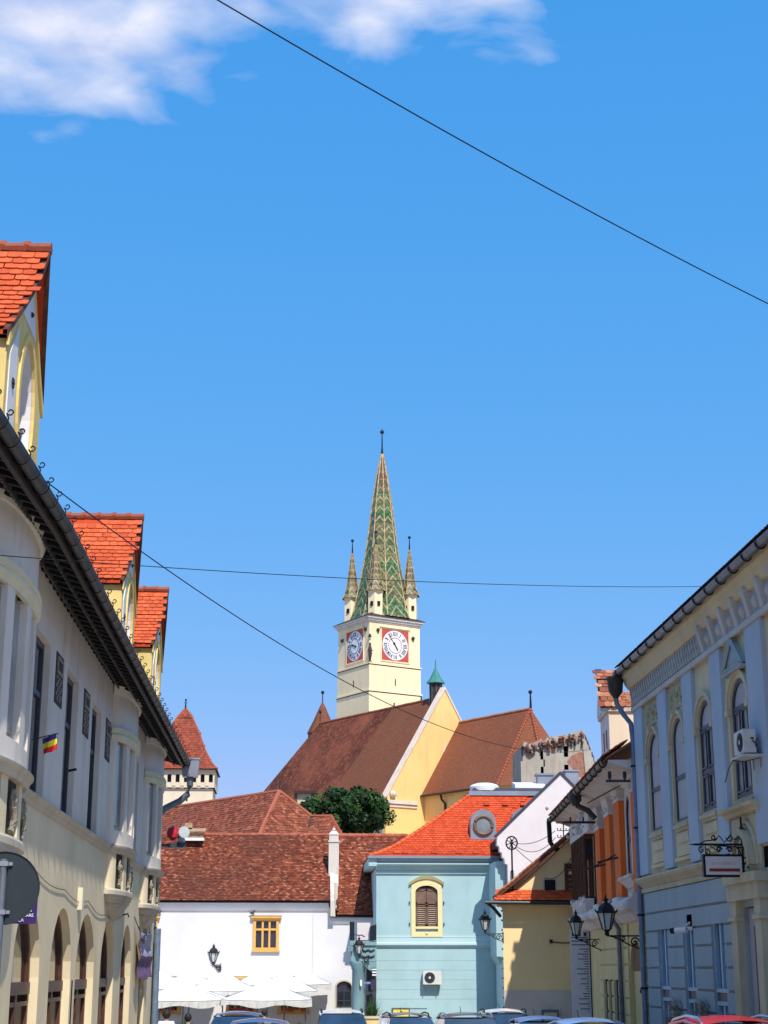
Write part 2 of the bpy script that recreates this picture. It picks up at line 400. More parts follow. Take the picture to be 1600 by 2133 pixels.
        return o
def attach(o, parent):
    o.parent = parent
    base = Vector((0, 0, 0)); q = parent
    while q is not None: base += q.location; q = q.parent
    o.matrix_parent_inverse = Matrix.Identity(4)
    o.location = o.location - base
def tag(o, label=None, cat=None, group=None, kind=None):
    if label: o['label'] = label
    if cat: o['category'] = cat
    if group: o['group'] = group
    if kind: o['kind'] = kind
    return o
def thing(name, loc, label, cat, group=None):
    o = bpy.data.objects.new(name, None); COL.objects.link(o); o.location = loc; o.empty_display_size = .3
    return tag(o, label, cat, group)
def shared(name, mesh, parent, mw):          # another individual that shares mesh data; mw = world matrix
    o = bpy.data.objects.new(name, mesh); COL.objects.link(o); o.matrix_basis = mw
    attach(o, parent); return o
def arch_pts(u0, u1, zt, rise, n=12):
    uc = (u0 + u1) / 2; hw = (u1 - u0) / 2
    return [(uc - hw * math.cos(math.pi * k / n), zt - rise + rise * math.sin(math.pi * k / n)) for k in range(n + 1)]
def outline(o, n=12):
    u0, u1, z0, z1, r = o
    if r: return [(u0, z0)] + arch_pts(u0, u1, z1, r, n) + [(u1, z0)]
    return [(u0, z0), (u0, z1), (u1, z1), (u1, z0)]
def wall(mb, u0, u1, z0, z1, ops, reveal=.25, d=0):       # a wall sheet with real openings and reveals; ops (u0,u1,z0,z1,rise)
    cur = u0
    for o in sorted(ops):
        a, b, c, e, r = o
        if a > cur + 1e-4: mb.face([(cur, d, z0), (a, d, z0), (a, d, z1), (cur, d, z1)])
        if c > z0 + 1e-4: mb.face([(a, d, z0), (b, d, z0), (b, d, c), (a, d, c)])
        top = arch_pts(a, b, e, r) if r else [(a, e), (b, e)]
        for p, q in zip(top, top[1:]):
            mb.face([(p[0], d, p[1]), (q[0], d, q[1]), (q[0], d, z1), (p[0], d, z1)])
        ol = outline(o)
        for p, q in zip(ol, ol[1:] + ol[:1]):
            mb.face([(p[0], d, p[1]), (q[0], d, q[1]), (q[0], d - reveal, q[1]), (p[0], d - reveal, p[1])])
        cur = b
    if u1 > cur + 1e-4: mb.face([(cur, d, z0), (u1, d, z0), (u1, d, z1), (cur, d, z1)])
    return mb
def ring(mb, o, w_, d0, d1, n=12):          # a frame round an opening
    out = outline(o, n)
    a, b, c, e, r = o
    inn = outline((a + w_, b - w_, c + w_, e - w_, max(r - w_ * .6, .02) if r else 0), n)
    k = len(out)
    for i in range(k):
        j = (i + 1) % k
        for dd in (d0, d1): mb.face([(out[i][0], dd, out[i][1]), (out[j][0], dd, out[j][1]), (inn[j][0], dd, inn[j][1]), (inn[i][0], dd, inn[i][1])])
        mb.face([(out[i][0], d0, out[i][1]), (out[j][0], d0, out[j][1]), (out[j][0], d1, out[j][1]), (out[i][0], d1, out[i][1])])
        mb.face([(inn[i][0], d0, inn[i][1]), (inn[j][0], d0, inn[j][1]), (inn[j][0], d1, inn[j][1]), (inn[i][0], d1, inn[i][1])])
def window(fr, o, d, parent, fmat='dark_frame', pmat='dark_glass', vs=1, hs_=(), fw=.07, depth=.06, bar=.05, top_pane=None, name='window'):
    """window (frame and bars, one mesh) > pane, one mesh for each pane; hs_ heights of the transoms"""
    a, b, c, e, r = o
    mb = MB(fr); ring(mb, o, fw, d, d + depth)
    iu0, iu1, iz0, iz1 = a + fw, b - fw, c + fw, e - fw
    zs = [iz0] + list(hs_) + [iz1]
    us = [iu0 + (iu1 - iu0) * k / (vs + 1) for k in range(vs + 2)]
    for h in hs_: mb.box(iu0, iu1, d + .005, d + depth - .006, h - bar / 2, h + bar / 2)
    lim = len(zs) - 1
    for k in us[1:-1]:
        zt = iz1 if not (r and top_pane) else zs[-2]
        mb.box(k - bar / 2, k + bar / 2, d + .008, d + depth - .012, iz0, min(zt, iz1 - .005))
    f = mb.build(name, fmat, parent)
    for zi in range(lim):
        last = zi == lim - 1
        if last and r:
            segs = [(iu0, iu1)] if top_pane or vs == 0 else [(us[k], us[k + 1]) for k in range(vs + 1)]
            oo = arch_pts(iu0, iu1, iz1, max(r - fw * .6, .02), 12)
            for s0, s1 in segs:
                pts = [(s0, zs[zi])] + [q for q in oo if s0 - 1e-6 <= q[0] <= s1 + 1e-6] + [(s1, zs[zi])]
                # add curve points at the segment ends
                MB(fr).prism(pts, d + .015, d + .022).build('pane', top_pane or pmat, f)
        else:
            for k in range(vs + 1):
                MB(fr).box(us[k] + .001, us[k + 1] - .001, d + .015, d + .022, zs[zi], zs[zi + 1]).build('pane', pmat, f)
    return f
def tile_mesh(name, w_, ln, th, mat, rnd=True):
    pts = [(-w_ / 2, ln), (w_ / 2, ln), (w_ / 2, .0)]
    if rnd: pts = [(-w_ / 2, ln), (w_ / 2, ln), (w_ / 2, ln * .12), (w_ * .27, .005), (-w_ * .27, .005), (-w_ / 2, ln * .12)]
    else: pts = [(-w_ / 2, ln), (w_ / 2, ln), (w_ / 2, 0), (-w_ / 2, 0)]
    n = len(pts); v = []
    for x, y in pts:
        lift = .028 * (1 - y / ln); v.append((x, y, lift))
    for x, y in pts:
        lift = .028 * (1 - y / ln); v.append((x, y, lift + th))
    f = [list(range(n))[::-1], list(range(n, 2 * n))] + [[k, (k + 1) % n, n + (k + 1) % n, n + k] for k in range(n)]
    if mat is None: return v, f
    me = bpy.data.meshes.new(name); me.from_pydata(v, [], f); me.materials.append(MATS[mat]); me.update()
    return me
def inside(p, poly):
    s_ = None
    for a, b in zip(poly, poly[1:] + poly[:1]):
        c = (b[0] - a[0]) * (p[1] - a[1]) - (b[1] - a[1]) * (p[0] - a[0])
        if abs(c) < 1e-9: continue
        if s_ is None: s_ = c > 0
        elif (c > 0) != s_: return False
    return True
def roof_tiles(poly, w_, expo, mat, parent, single=True, name='roof_tile', th=.02, jitter=.006, margin=0.0, rnd=True, limit=300):
    """tiles laid on a convex roof face; poly = 3-d points, first edge is the eave"""
    P3 = [Vector(p) for p in poly]; e = (P3[1] - P3[0]).normalized()
    n = e.cross(P3[2] - P3[0]).normalized()
    if n.z < 0: n = -n
    s_ = n.cross(e)
    if s_.z < 0: s_ = -s_
    o = P3[0]; pl = [((p - o).dot(e), (p - o).dot(s_)) for p in P3]
    u0, u1 = min(p[0] for p in pl), max(p[0] for p in pl); vmax = max(p[1] for p in pl)
    right = e if e.cross(s_).dot(n) > 0 else -e
    M = Matrix((right, s_, n)).transposed()
    cells = []
    r_ = 0; v = 0.0
    while v < vmax:
        u = u0 + (w_ / 2 if r_ % 2 else 0)
        while u < u1 + w_ / 2:
            if inside((u, v + expo * .5), pl) or inside((u + w_ * .12, v + expo * .5), pl) or inside((u - w_ * .12, v + expo * .5), pl): cells.append((u, v))
            u += w_
        v += expo; r_ += 1
    if single:
        me = tile_mesh(name, w_ * .96, expo * 1.25, th, mat, rnd)
        rest = []
        if len(cells) > limit: cells, rest = cells[:limit], cells[limit:]
        for u, v in cells:
            mw = Matrix.Translation(o + e * (u + random.uniform(-jitter, jitter)) + s_ * (v + random.uniform(-jitter, jitter)) + n * .012) @ M.to_4x4() @ Matrix.Rotation(random.uniform(-.012, .012), 4, 'Z')
            shared(name, me, parent, mw)
        return
    tv, tf = tile_mesh('t', w_ * .96, expo * 1.25, th, None, rnd)
    mb = MB()
    for u, v in cells:
        mw = Matrix.Translation(o + e * (u + random.uniform(-jitter, jitter)) + s_ * (v + random.uniform(-jitter, jitter)) + n * (.012 + random.uniform(0, jitter))) @ M.to_4x4() @ Matrix.Rotation(random.uniform(-.03, .03), 4, 'Z')
        b = len(mb.v); mb.v += [tuple(mw @ Vector(q)) for q in tv]
        rr = random.random(); mb.f += [[b + k for k in q] for q in tf]; mb.att += [max(rr, .001)] * len(tf)
    ob = mb.build(name + 's', mat, parent); tag(ob, kind='stuff'); return ob
def spiral(c, r0, turns, a0, plane=((1, 0), (0, 1)), n=18, r1=.0):
    """points of a scroll in the (u, z) plane"""
    out = []
    for k in range(n + 1):
        t_ = k / n; r = r0 * (1 - t_) + r1 * t_; a = a0 + turns * 2 * math.pi * t_
        out.append((c[0] + r * math.cos(a), c[1] + r * math.sin(a)))
    return out
def ground_z(y):
    return -.0245 * max(0, min(y, 80) - 20)
# ============================================================ setting
g = MB()
ys = [-60, 20, 30, 40, 50, 60, 70, 80, 120, 200, 400, 4000]
for a, b in zip(ys, ys[1:]):
    g.face([(-3000, a, ground_z(a) - .15), (3000, a, ground_z(a) - .15), (3000, b, ground_z(b) - .15), (-3000, b, ground_z(b) - .15)])
tag(g.build('ground', 'paving', merge=True), kind='structure')
rd = MB()
for a, b in zip(range(-40, 84, 4), range(-36, 88, 4)):
    rd.face([(-2.2, a, ground_z(a) - .12), (7.9, a, ground_z(a) - .12), (7.9, b, ground_z(b) - .12), (-2.2, b, ground_z(b) - .12)])
tag(rd.build('road', 'paving', merge=True), kind='structure')
for nm, x0, x1, k0, k1 in (('pavement_left', -4.3, -2.35, -2.35, -2.2), ('pavement_right', 8.05, 11.0, 7.9, 8.05)):
    pv = MB(); kb = MB()
    for a, b in zip(range(-40, 84, 4), range(-36, 88, 4)):
        za, zb = ground_z(a), ground_z(b)
        pv.hexa([(x0, a, za - .14), (x1, a, za - .14), (x1, b, zb - .14), (x0, b, zb - .14), (x0, a, za), (x1, a, za), (x1, b, zb), (x0, b, zb)])
        kb.hexa([(k0, a, za - .14), (k1, a, za - .14), (k1, b, zb - .14), (k0, b, zb - .14), (k0, a, za + .006), (k1, a, za + .006), (k1, b, zb + .006), (k0, b, zb + .006)])
    tag(pv.build(nm, 'paving'), kind='structure'); tag(kb.build('kerb', 'kerb_stone'), kind='structure')

# ============================================================ long house on the left
LF = Fr((-4, 0), (0, 1), (1, 0))
Y0, Y1 = 8.0, 47.3
LH = thing('town_house', (-4, 28, 0), 'long grey and cream house on the left with round oriels, arches and tiled dormers', 'house')
bays = [(6.1, 1.75), (21.15, 1.75), (36.35, 1.75), (44.15, 1.7)]
BB = .35
def bay_path(extra=0.0, y0=Y0, y1=Y1, n=14):
    pts = [(y0, 0)]
    for c, h in bays:
        if c + h < y0 or c - h > y1: continue
        for k in range(n + 1):
            a = math.pi * k / n
            u = c - h * math.cos(a); d = BB * (math.sin(a) ** .8) if 0 < k < n else 0
            pts.append((u, max(d, 0)))
    pts.append((y1, 0)); return pts
def bay_curve(c, h, b, n=20, k0=0, k1=None):
    return [(c - h * math.cos(math.pi * k / n), b * (max(0, math.sin(math.pi * k / n)) ** .8)) for k in range(k0, (k1 if k1 is not None else n) + 1)]
# ground floor wall with its arches
arch_ops = [(12.6, 15.2, ground_z(15), 3.12, 1.15), (16.4, 19.0, ground_z(18), 3.12, 1.15), (20.0, 22.6, ground_z(20), 3.12, 1.15), (23.75, 26.3, ground_z(25), 3.12, 1.15), (27.4, 30.0, ground_z(29), 3.12, 1.2), (30.65, 33.45, ground_z(32), 3.12, 1.2), (34.5, 37.1, ground_z(36), 3.12, 1.2), (38.6, 41.0, ground_z(40), 3.12, 1.2), (43.3, 45.0, ground_z(44), 2.2, .5)]
wl = wall(MB(LF), Y0, Y1, -1.2, 4.47, arch_ops, reveal=.24)
wl.build('lower_wall', 'cream_plaster', LH)
win_l = [(9.0, 10.5), (12.6, 14.1), (16.2, 17.7), (24.1, 25.6), (27.6, 29.1), (31.2, 32.7), (39.6, 41.0)]
wu = wall(MB(LF), Y0, Y1, 4.60, 8.35, [(a, b, 4.68, 7.15, 0) for a, b in win_l], reveal=.17)
wu.build('upper_wall', 'grey_plaster', LH)
sh = MB(LF)      # rest of the volume
sh.box(Y0, Y1, -9, -.7, -1.2, 8.3); sh.box(Y1 - .02, Y1, -.7, 0, -1.2, 8.35)
sh.build('rear_wall', 'cream_plaster', LH)
# arches: timber doors and glazing set back in the reveals
for i, o in enumerate(arch_ops):
    a, b, c, e, r = o
    dmb = MB(LF); ring(dmb, (a + .01, b - .01, c, e - .01, r), .11, -.23, -.14)
    dmb.box(a + .1, b - .1, -.23, -.11, 1.72, 1.90); dmb.box(a + .1, b - .1, -.22, -.13, 1.55, 1.62)
    uc = (a + b) / 2
    dmb.box(uc - .07, uc + .07, -.23, -.12, c, 1.72)
    for s_ in (a + .12, uc + .08, ): dmb.box(s_, s_ + .09, -.23, -.16, c, 1.7)
    d_ = dmb.build('door', 'brown_door', LH)
    pts = [(a + .1, 1.9)] + [(u, z - .1) for u, z in arch_pts(a + .1, b - .1, e, r)] + [(b - .1, 1.9)]
    if e > 2.5: MB(LF).prism(pts, -.23, -.20).build('pane', 'dark_glass', d_)
    for q0, q1 in ((a + .1, uc - .07), (uc + .07, b - .1)):
        MB(LF).box(q0, q1, -.23, -.20, c, 1.6 if e > 2.5 else e).build('panel', 'brown_door', d_)
# windows of the upper floor
for a, b in win_l:
    window(LF, (a + .01, b - .01, 4.69, 7.14, 0), -.165, LH, 'dark_frame', 'dark_glass', vs=1, hs_=(6.3,), fw=.09, bar=.09)
# dark relief plates between the windows
for a in (26.2, 29.85, 14.5, 10.9, 33.5):
    b = a + .85
    f = MB(LF); f.box(a, b, .0, .012, 6.33, 7.18); f_ = f.build('relief_plate', 'dark_relief', LH)
    q = MB(LF)
    for k in range(5):
        for j in range(6):
            if (k + j) % 2: q.box(a + .1 + k * .13, a + .20 + k * .13, .012, .02, 6.4 + j * .07, 6.45 + j * .07)
    q.build('inscription', 'light_relief', f_)
    mb = MB(LF); ring(mb, (a + .1, b - .1, 6.84, 7.12, 0), .05, .01, .03); mb.build('plate_border', 'light_relief', f_)
# continuous sill moulding and the crown under the eaves
bp = bay_path()
sm = MB(LF); sm.sweep(bp, [(-.25, 4.47), (.02, 4.47), (.05, 4.52), (.06, 4.56), (.10, 4.59), (.11, 4.63), (.02, 4.66), (-.25, 4.66)]); sm.build('sill_moulding', 'sill_stone', LH)
# eaves
e1 = MB(LF); e1.hexa([(Y0, -.3, 8.36), (Y1 + .3, -.3, 8.36), (Y1 + .3, .83, 8.0), (Y0, .83, 8.0), (Y0, -.3, 8.44), (Y1 + .3, -.3, 8.44), (Y1 + .3, .83, 8.08), (Y0, .83, 8.08)])
e1.build('eaves_boards', 'soffit_black', LH)
y = Y0 + .2
while y < Y1 + .2:
    MB(LF).hexa([(y, -.02, 8.17), (y + .1, -.02, 8.17), (y + .1, .76, 7.92), (y, .76, 7.92), (y, -.02, 8.34), (y + .1, -.02, 8.34), (y + .1, .76, 8.02), (y, .76, 8.02)]).build('rafter', 'soffit_black', LH)
    y += .42
for d0, zz in ((.22, 8.14), (.50, 8.05)):
    tr = MB(LF); y = Y0
    while y < Y1:
        tr.hexa([(y, d0, zz - .10), (y + .13, d0, zz - .10), (y + .13, d0 + .03, zz - .10), (y, d0 + .03, zz - .10), (y - .02, d0, zz), (y + .15, d0, zz), (y + .15, d0 + .03, zz), (y - .02, d0 + .03, zz)])
        y += .21
    tag(tr.build('eaves_fringe', 'rafter_grey', LH), kind='stuff')
MB(LF).box(Y0, Y1 + .3, .77, .83, 7.86, 8.05).build('fascia', 'dark_wood', LH)
gt = MB(LF)
gt.sweep([(Y0, .84), (Y1 + .1, .84)], [(.0 + .085 - .085 * math.cos(math.pi * k / 8), 8.02 - .11 * math.sin(math.pi * k / 8)) for k in range(9)] + [(.15, 8.01), (.085, 7.94), (.02, 8.01)])
gt.build('gutter', 'gutter_zinc', LH, smooth=True)
gb = MB(LF)
gb.tube([(0, .83, 8.06)] + [(0, .925 - .105 * math.cos(math.pi * k / 8), 8.02 - .135 * math.sin(math.pi * k / 8)) for k in range(9)] + [(0, u, z) for u, z in spiral((1.045, 8.085), .042, .95, R(200), n=10, r1=.018)], .009, 5)
me_ = gb.mesh('gutter_bracket', 'black_iron'); y = Y0 + .1
while y < Y1:
    shared('gutter_bracket', me_, LH, Matrix.Translation((0, y, 0))); y += .72
rf = MB(LF)       # main roof slab
rf.hexa([(Y0, .86, 8.08), (Y1 + .3, .86, 8.08), (Y1 + .3, -8, 14.3), (Y0, -8, 14.3), (Y0, .86, 8.14), (Y1 + .3, .86, 8.14), (Y1 + .3, -8, 14.45), (Y0, -8, 14.45)])
rf.prism([(Y1 - .02, 8.3), (Y1, 8.3), (Y1, 8.32)], -1, -.9)
rf.build('roof', 'tile_dark', LH)
MB(LF).hexa([(Y1 - .3, -.2, 8.2), (Y1, -.2, 8.2), (Y1, -8, 8.2), (Y1 - .3, -8, 8.2), (Y1 - .3, -.2, 8.8), (Y1, -.2, 8.8), (Y1, -8, 14.3), (Y1 - .3, -8, 14.3)]).build('gable_end', 'cream_plaster', LH)
# the eaves sit tight on the wall head and dip a little towards the near end
for o in list(LH.children):
    if o.name.split('.')[0] in ('eaves_boards', 'rafter', 'eaves_fringe', 'fascia', 'gutter', 'gutter_bracket', 'roof'):
        if o.name.startswith('gutter_bracket'):
            yy = o.location.y + LH.location.y; o.location.z -= .05 * max(0, 21 - yy)
        else:
            bm = bmesh.new(); bm.from_mesh(o.data)
            bmesh.ops.bisect_plane(bm, geom=bm.verts[:] + bm.edges[:] + bm.faces[:], plane_co=(0, 21, 0), plane_no=(0, 1, 0))
            for v in bm.verts: v.co.z -= .05 * max(0, 21 - v.co.y)
            bm.to_mesh(o.data); bm.free()
        o.location.x -= .12; o.location.z -= .07
# oriels
for bi, (c, h) in enumerate(bays):
    core = MB(LF)
    core.sweep(bay_curve(c, h - .10, BB - .15), [(0, 4.6), (0, 7.0)], closed=False)
    ob = core.build('oriel', 'grey_plaster', LH, smooth=True)
    hd = MB(LF); hd.sweep(bay_curve(c, h, BB), [(0, 6.95), (0, 8.02), (-.15, 8.02), (-.15, 6.95)])
    hd.build('drum', 'grey_plaster', ob, smooth=True)
    cm = MB(LF); cm.sweep(bay_curve(c, h + .03, BB), [(-.05, 6.84), (.02, 6.84), (.03, 6.90), (.06, 6.92), (.07, 6.97), (.03, 7.0), (.04, 7.05), (.07, 7.07), (.07, 7.12), (-.05, 7.14)])
    cm.build('moulding', 'cream_trim', ob, smooth=True)
    tm = MB(LF); tm.sweep(bay_curve(c, h, BB), [(-.03, 7.86), (.05, 7.86), (.09, 7.98), (.13, 8.06), (-.03, 8.06)]); tm.build('moulding', 'grey_plaster', ob, smooth=True)
    MB(LF).sweep(bay_curve(c, h, BB), [(0, 4.6), (0, 4.95), (-.15, 4.95), (-.15, 4.6)]).build('apron', 'grey_plaster', ob, smooth=True)
    n = 40
    for k0, k1 in ((0, 4), (11, 14), (20, 23), (27, 30), (36, 40)):
        MB(LF).sweep(bay_curve(c, h, BB, n, k0, k1), [(0, 4.9), (0, 6.88), (-.15, 6.88), (-.15, 4.9)]).build('pier', 'grey_plaster', ob)
    for k0, k1 in ((4, 11), (14, 20), (23, 27), (30, 36)):
        pp = bay_curve(c, h - .09, BB - .13, n, k0, k1)
        MB(LF).sweep([pp[0], pp[-1]], [(.012, 5.06), (.012, 6.8), (.03, 6.8), (.03, 5.06)]).build('pane', 'grey_glass', ob)
    # relief panel band under the sill
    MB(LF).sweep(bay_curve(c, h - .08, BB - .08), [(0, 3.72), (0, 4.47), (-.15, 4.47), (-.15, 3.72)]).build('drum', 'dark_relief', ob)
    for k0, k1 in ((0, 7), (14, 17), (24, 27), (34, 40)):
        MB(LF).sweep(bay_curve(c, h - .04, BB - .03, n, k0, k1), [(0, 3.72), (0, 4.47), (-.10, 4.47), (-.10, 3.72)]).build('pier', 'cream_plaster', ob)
    for k in (10, 20, 30):
        q = MB(LF); pu, pd = bay_curve(c, h - .06, BB - .06, n, k, k)[0]
        q.tube([(pu + r_ * .9, pd + .03, z) for r_, z in [(a_[0], a_[1]) for a_ in spiral((0, 4.2), .15, 1.0, 0, n=14, r1=.11)]], .028, 5)
        q.tube([(pu - .08, pd + .03, 3.8), (pu + .04, pd + .05, 3.95), (pu - .02, pd + .04, 4.12)], .05, 6)
        q.sphere((pu, pd + .02, 4.2), .07, 8); q.build('relief', 'light_relief', ob)
    bw = MB(LF)
    prof = [(1.0, 3.74), (1.06, 3.70), (1.06, 3.62), (.98, 3.60), (.98, 3.55), (.90, 3.54), (.87, 3.47), (.78, 3.46), (.78, 3.41), (.70, 3.40), (.64, 3.32), (.48, 3.22), (.26, 3.14), (.06, 3.10)]
    rings = []
    for s_, z in prof:
        rings.append([bw.pt((c + (u - c) * s_, d * s_ * 1.05, z)) for u, d in bay_curve(c, h - .05, BB, 20)])
    for a_, b_ in zip(rings, rings[1:]):
        for k in range(20): bw.f.append([a_[k], a_[k + 1], b_[k + 1], b_[k]]); bw.att.append(0)
    bw.f.append(rings[0]); bw.att.append(0)
    bw.build('corbel', 'sill_stone', ob)
# small fittings on the ground floor front
MB(LF).box(31.0 - .55, 31.0 - .3, 0, .09, 3.15, 3.55).build('junction_box', 'cream_trim', LH)
MB(LF).box(30.2, 30.24, .0, .02, 1.0, 1.9).build('slot', 'black_iron', LH)
q = MB(LF); [q.tube([(a0 + (a1 - a0) * k / 8, .02, z0 + (z1 - z0) * k / 8 - .10 * math.sin(math.pi * k / 8)) for k in range(9)], .007, 4) for a0, z0, a1, z1 in ((24.8, 3.62, 28.6, 3.42), (28.6, 3.42, 31.9, 3.36), (31.9, 3.36, 35.0, 3.2), (35.0, 3.2, 38.3, 3.28))]; q.build('wall_cable', 'dark_wood', LH)
q = MB(LF); q.tube([(28.35, 0, 5.45), (28.35, .14, 5.48)], .025, 6); q.build('window_stay', 'black_iron', LH)
q = MB(LF); q.tube([(38.3, 0, 3.3), (38.3, .15, 3.33), (38.3, .17, 3.25)], .02, 6); q.build('hook', 'black_iron', LH)
# dormers: yellow gable front, white sunk panels, oval opening, fish-scale tiled roof
def dormer(c, hw, dz):
    zl, za = 10.74 + dz, 12.68 + dz
    XW = -.05                                  # front wall d
    D = MB(LF)
    def rz(u):                                 # bell-shaped roof line
        t_ = min(1, abs(u - c) / hw); return za - (za - zl) * (t_ ** .80)
    gable = [(c - hw + .12, 8.2)] + [(c - (hw - .12) * (1 - k / 8), rz(c - (hw - .05) * (1 - k / 8)) - .10) for k in range(9)] + [(c + (hw - .12) * (k / 8), rz(c + (hw - .05) * k / 8) - .10) for k in range(1, 9)] + [(c + hw - .12, 8.2)]
    # front with an oval hole
    ho = c + .18
    hole = [(ho + .60 * math.cos(2 * math.pi * k / 28), 10.02 + .98 * math.sin(2 * math.pi * k / 28)) for k in range(28)]
    me = bmesh.new()
    o_out = [me.verts.new(LF.p(u, XW, z)) for u, z in gable]; o_in = [me.verts.new(LF.p(u, XW, z)) for u, z in hole]
    ed = [me.edges.new((o_out[k], o_out[(k + 1) % len(o_out)])) for k in range(len(o_out))] + [me.edges.new((o_in[k], o_in[(k + 1) % 28])) for k in range(28)]
    bmesh.ops.triangle_fill(me, use_beauty=True, edges=ed)
    for k in range(28):
        a_, b_ = hole[k], hole[(k + 1) % 28]
        vs = [me.verts.new(LF.p(u, d, z)) for (u, z), d in ((a_, XW), (b_, XW), (b_, XW - .02), (a_, XW - .02))]; me.faces.new(vs)
    for s_ in (-1, 1):                         # side walls
        u = c + s_ * (hw - .12)
        vs = [me.verts.new(LF.p(u, d, z)) for d, z in ((XW, 8.2), (-4.0, 8.2), (-4.0, zl - .08), (XW, zl - .08))]; me.faces.new(vs)
    bmesh.ops.recalc_face_normals(me, faces=me.faces)
    msh = bpy.data.meshes.new('dormer'); me.to_mesh(msh); me.free(); msh.materials.append(MATS['dormer_yellow'])
    ob = bpy.data.objects.new('dormer', msh); COL.objects.link(ob); attach(ob, LH)
    rv = MB(LF)
    for k in range(28):
        a_, b_ = hole[k], hole[(k + 1) % 28]
        rv.face([(a_[0], XW - .015, a_[1]), (b_[0], XW - .015, b_[1]), (b_[0], XW - .45, b_[1]), (a_[0], XW - .45, a_[1])])
    rv.build('reveal', 'dormer_white', ob)
    MB(LF).box(c - 1.0, c + 1.1, XW - .50, XW - .46, 8.9, 11.3).build('inner_wall', 'dormer_white', ob)
    wf = MB(LF); ring(wf, (c - .5, c + .5, 8.95, 10.5, .45), .07, XW - .46, XW - .38); wf.box(c - .03, c + .03, XW - .45, XW - .39, 9, 10.4); wf.build('window_frame', 'dark_frame', ob)
    MB(LF).prism(outline((c - .45, c + .45, 9.0, 10.45, .42)), XW - .455, XW - .44).build('pane', 'dark_glass', ob)
    # white panels and yellow raised ring
    for s_ in (-1,):
        pa, pb = (c - 1.28, c - .74) if s_ < 0 else (c + 1.32, c + 1.02)
        pl = [(pb, 8.6), (pa, 8.6), (pa, 10.30), (pb, 10.95)]
        MB(LF).prism(pl, XW + .002, XW + .02).build('panel', 'dormer_white', ob)
        rs = MB(LF)
        for k in range(6):
            a_ = k * math.pi / 3; rs.sphere(((pa + pb) / 2 + .045 * math.cos(a_), XW + .02, 9.95 + .055 * math.sin(a_)), .03, 6)
        rs.sphere(((pa + pb) / 2, XW + .03, 9.95), .03, 6); rs.build('rosette', 'dark_relief', ob)
    MB(LF).prism([(c - .52, 11.22), (c + .62, 11.22), (c + .08, 12.1)], XW + .002, XW + .02).build('panel', 'dormer_white', ob)
    rs = MB(LF); rs.sphere((c + .1, XW + .02, 11.45), .045, 6); rs.build('rosette', 'dark_relief', ob)
    mr = MB(LF)
    for k in range(28):
        t0, t1 = 2 * math.pi * k / 28, 2 * math.pi * (k + 1) / 28
        pts = [(ho + (.61 + q_) * math.cos(t_), XW + dd, 10.02 + (.99 + q_) * math.sin(t_)) for dd in (.0, .035) for t_, q_ in ((t0, 0), (t1, 0), (t1, .13), (t0, .13))]
        mr.hexa(pts)
    mr.build('surround', 'dormer_yellow', ob)
    sc_l = MB(LF); sc_l.tube([(c - .75, XW + .04, 9.2), (c - .62, XW + .06, 8.95), (c - .3, XW + .06, 8.7), (c - .05, XW + .05, 8.55)], .045, 6); sc_l.build('scroll', 'dormer_yellow', ob)
    # roof: deck, verges, tiles, ridge
    OV = .25
    def rp(u, d, dz=0): return tuple(LF.p(u, d, rz(u) + dz))
    for s_ in (-1, 1):
        dk = MB(LF)
        nseg = 6
        for k in range(nseg):
            ua, ub = c + s_ * hw * k / nseg, c + s_ * hw * (k + 1) / nseg
            fa, fb = XW + OV * (1 - .95 * k / nseg), XW + OV * (1 - .95 * (k + 1) / nseg)
            dk.hexa([(ua, fa, rz(ua) - .07), (ub, fb, rz(ub) - .07), (ub, -4.2, rz(ub) - .07), (ua, -4.2, rz(ua) - .07), (ua, fa, rz(ua)), (ub, fb, rz(ub)), (ub, -4.2, rz(ub)), (ua, -4.2, rz(ua))])
        dk.build('roof_deck', 'tile_orange_joined', ob)
        vg = MB(LF)                            # verge strip, the dark tiled edge
        for k in range(7):
            ua, ub = c + s_ * hw * k / 7, c + s_ * hw * (k + 1) / 7
            fa, fb = XW + OV * (1 - .95 * k / 7), XW + OV * (1 - .95 * (k + 1) / 7); h1 = .075
            vg.hexa([(ua, fa - .06, rz(ua) - h1), (ub, fb - .06, rz(ub) - h1), (ub, fb + .015, rz(ub) - h1), (ua, fa + .015, rz(ua) - h1), (ua, fa - .06, rz(ua) + .03), (ub, fb - .06, rz(ub) + .03), (ub, fb + .015, rz(ub) + .03), (ua, fa + .015, rz(ua) + .03)])
        vg.build('verge', 'wood_brown', ob)
        ym = MB(LF)
        for k in range(7):
            ua, ub = c + s_ * (hw - .06) * k / 7, c + s_ * (hw - .06) * (k + 1) / 7
            ym.hexa([(ua, XW, rz(ua) - .26), (ub, XW, rz(ub) - .26), (ub, XW + .04, rz(ub) - .26), (ua, XW + .04, rz(ua) - .26), (ua, XW, rz(ua) - .08), (ub, XW, rz(ub) - .08), (ub, XW + .04, rz(ub) - .08), (ua, XW + .04, rz(ua) - .08)])
        ym.build('moulding', 'dormer_yellow', ob)
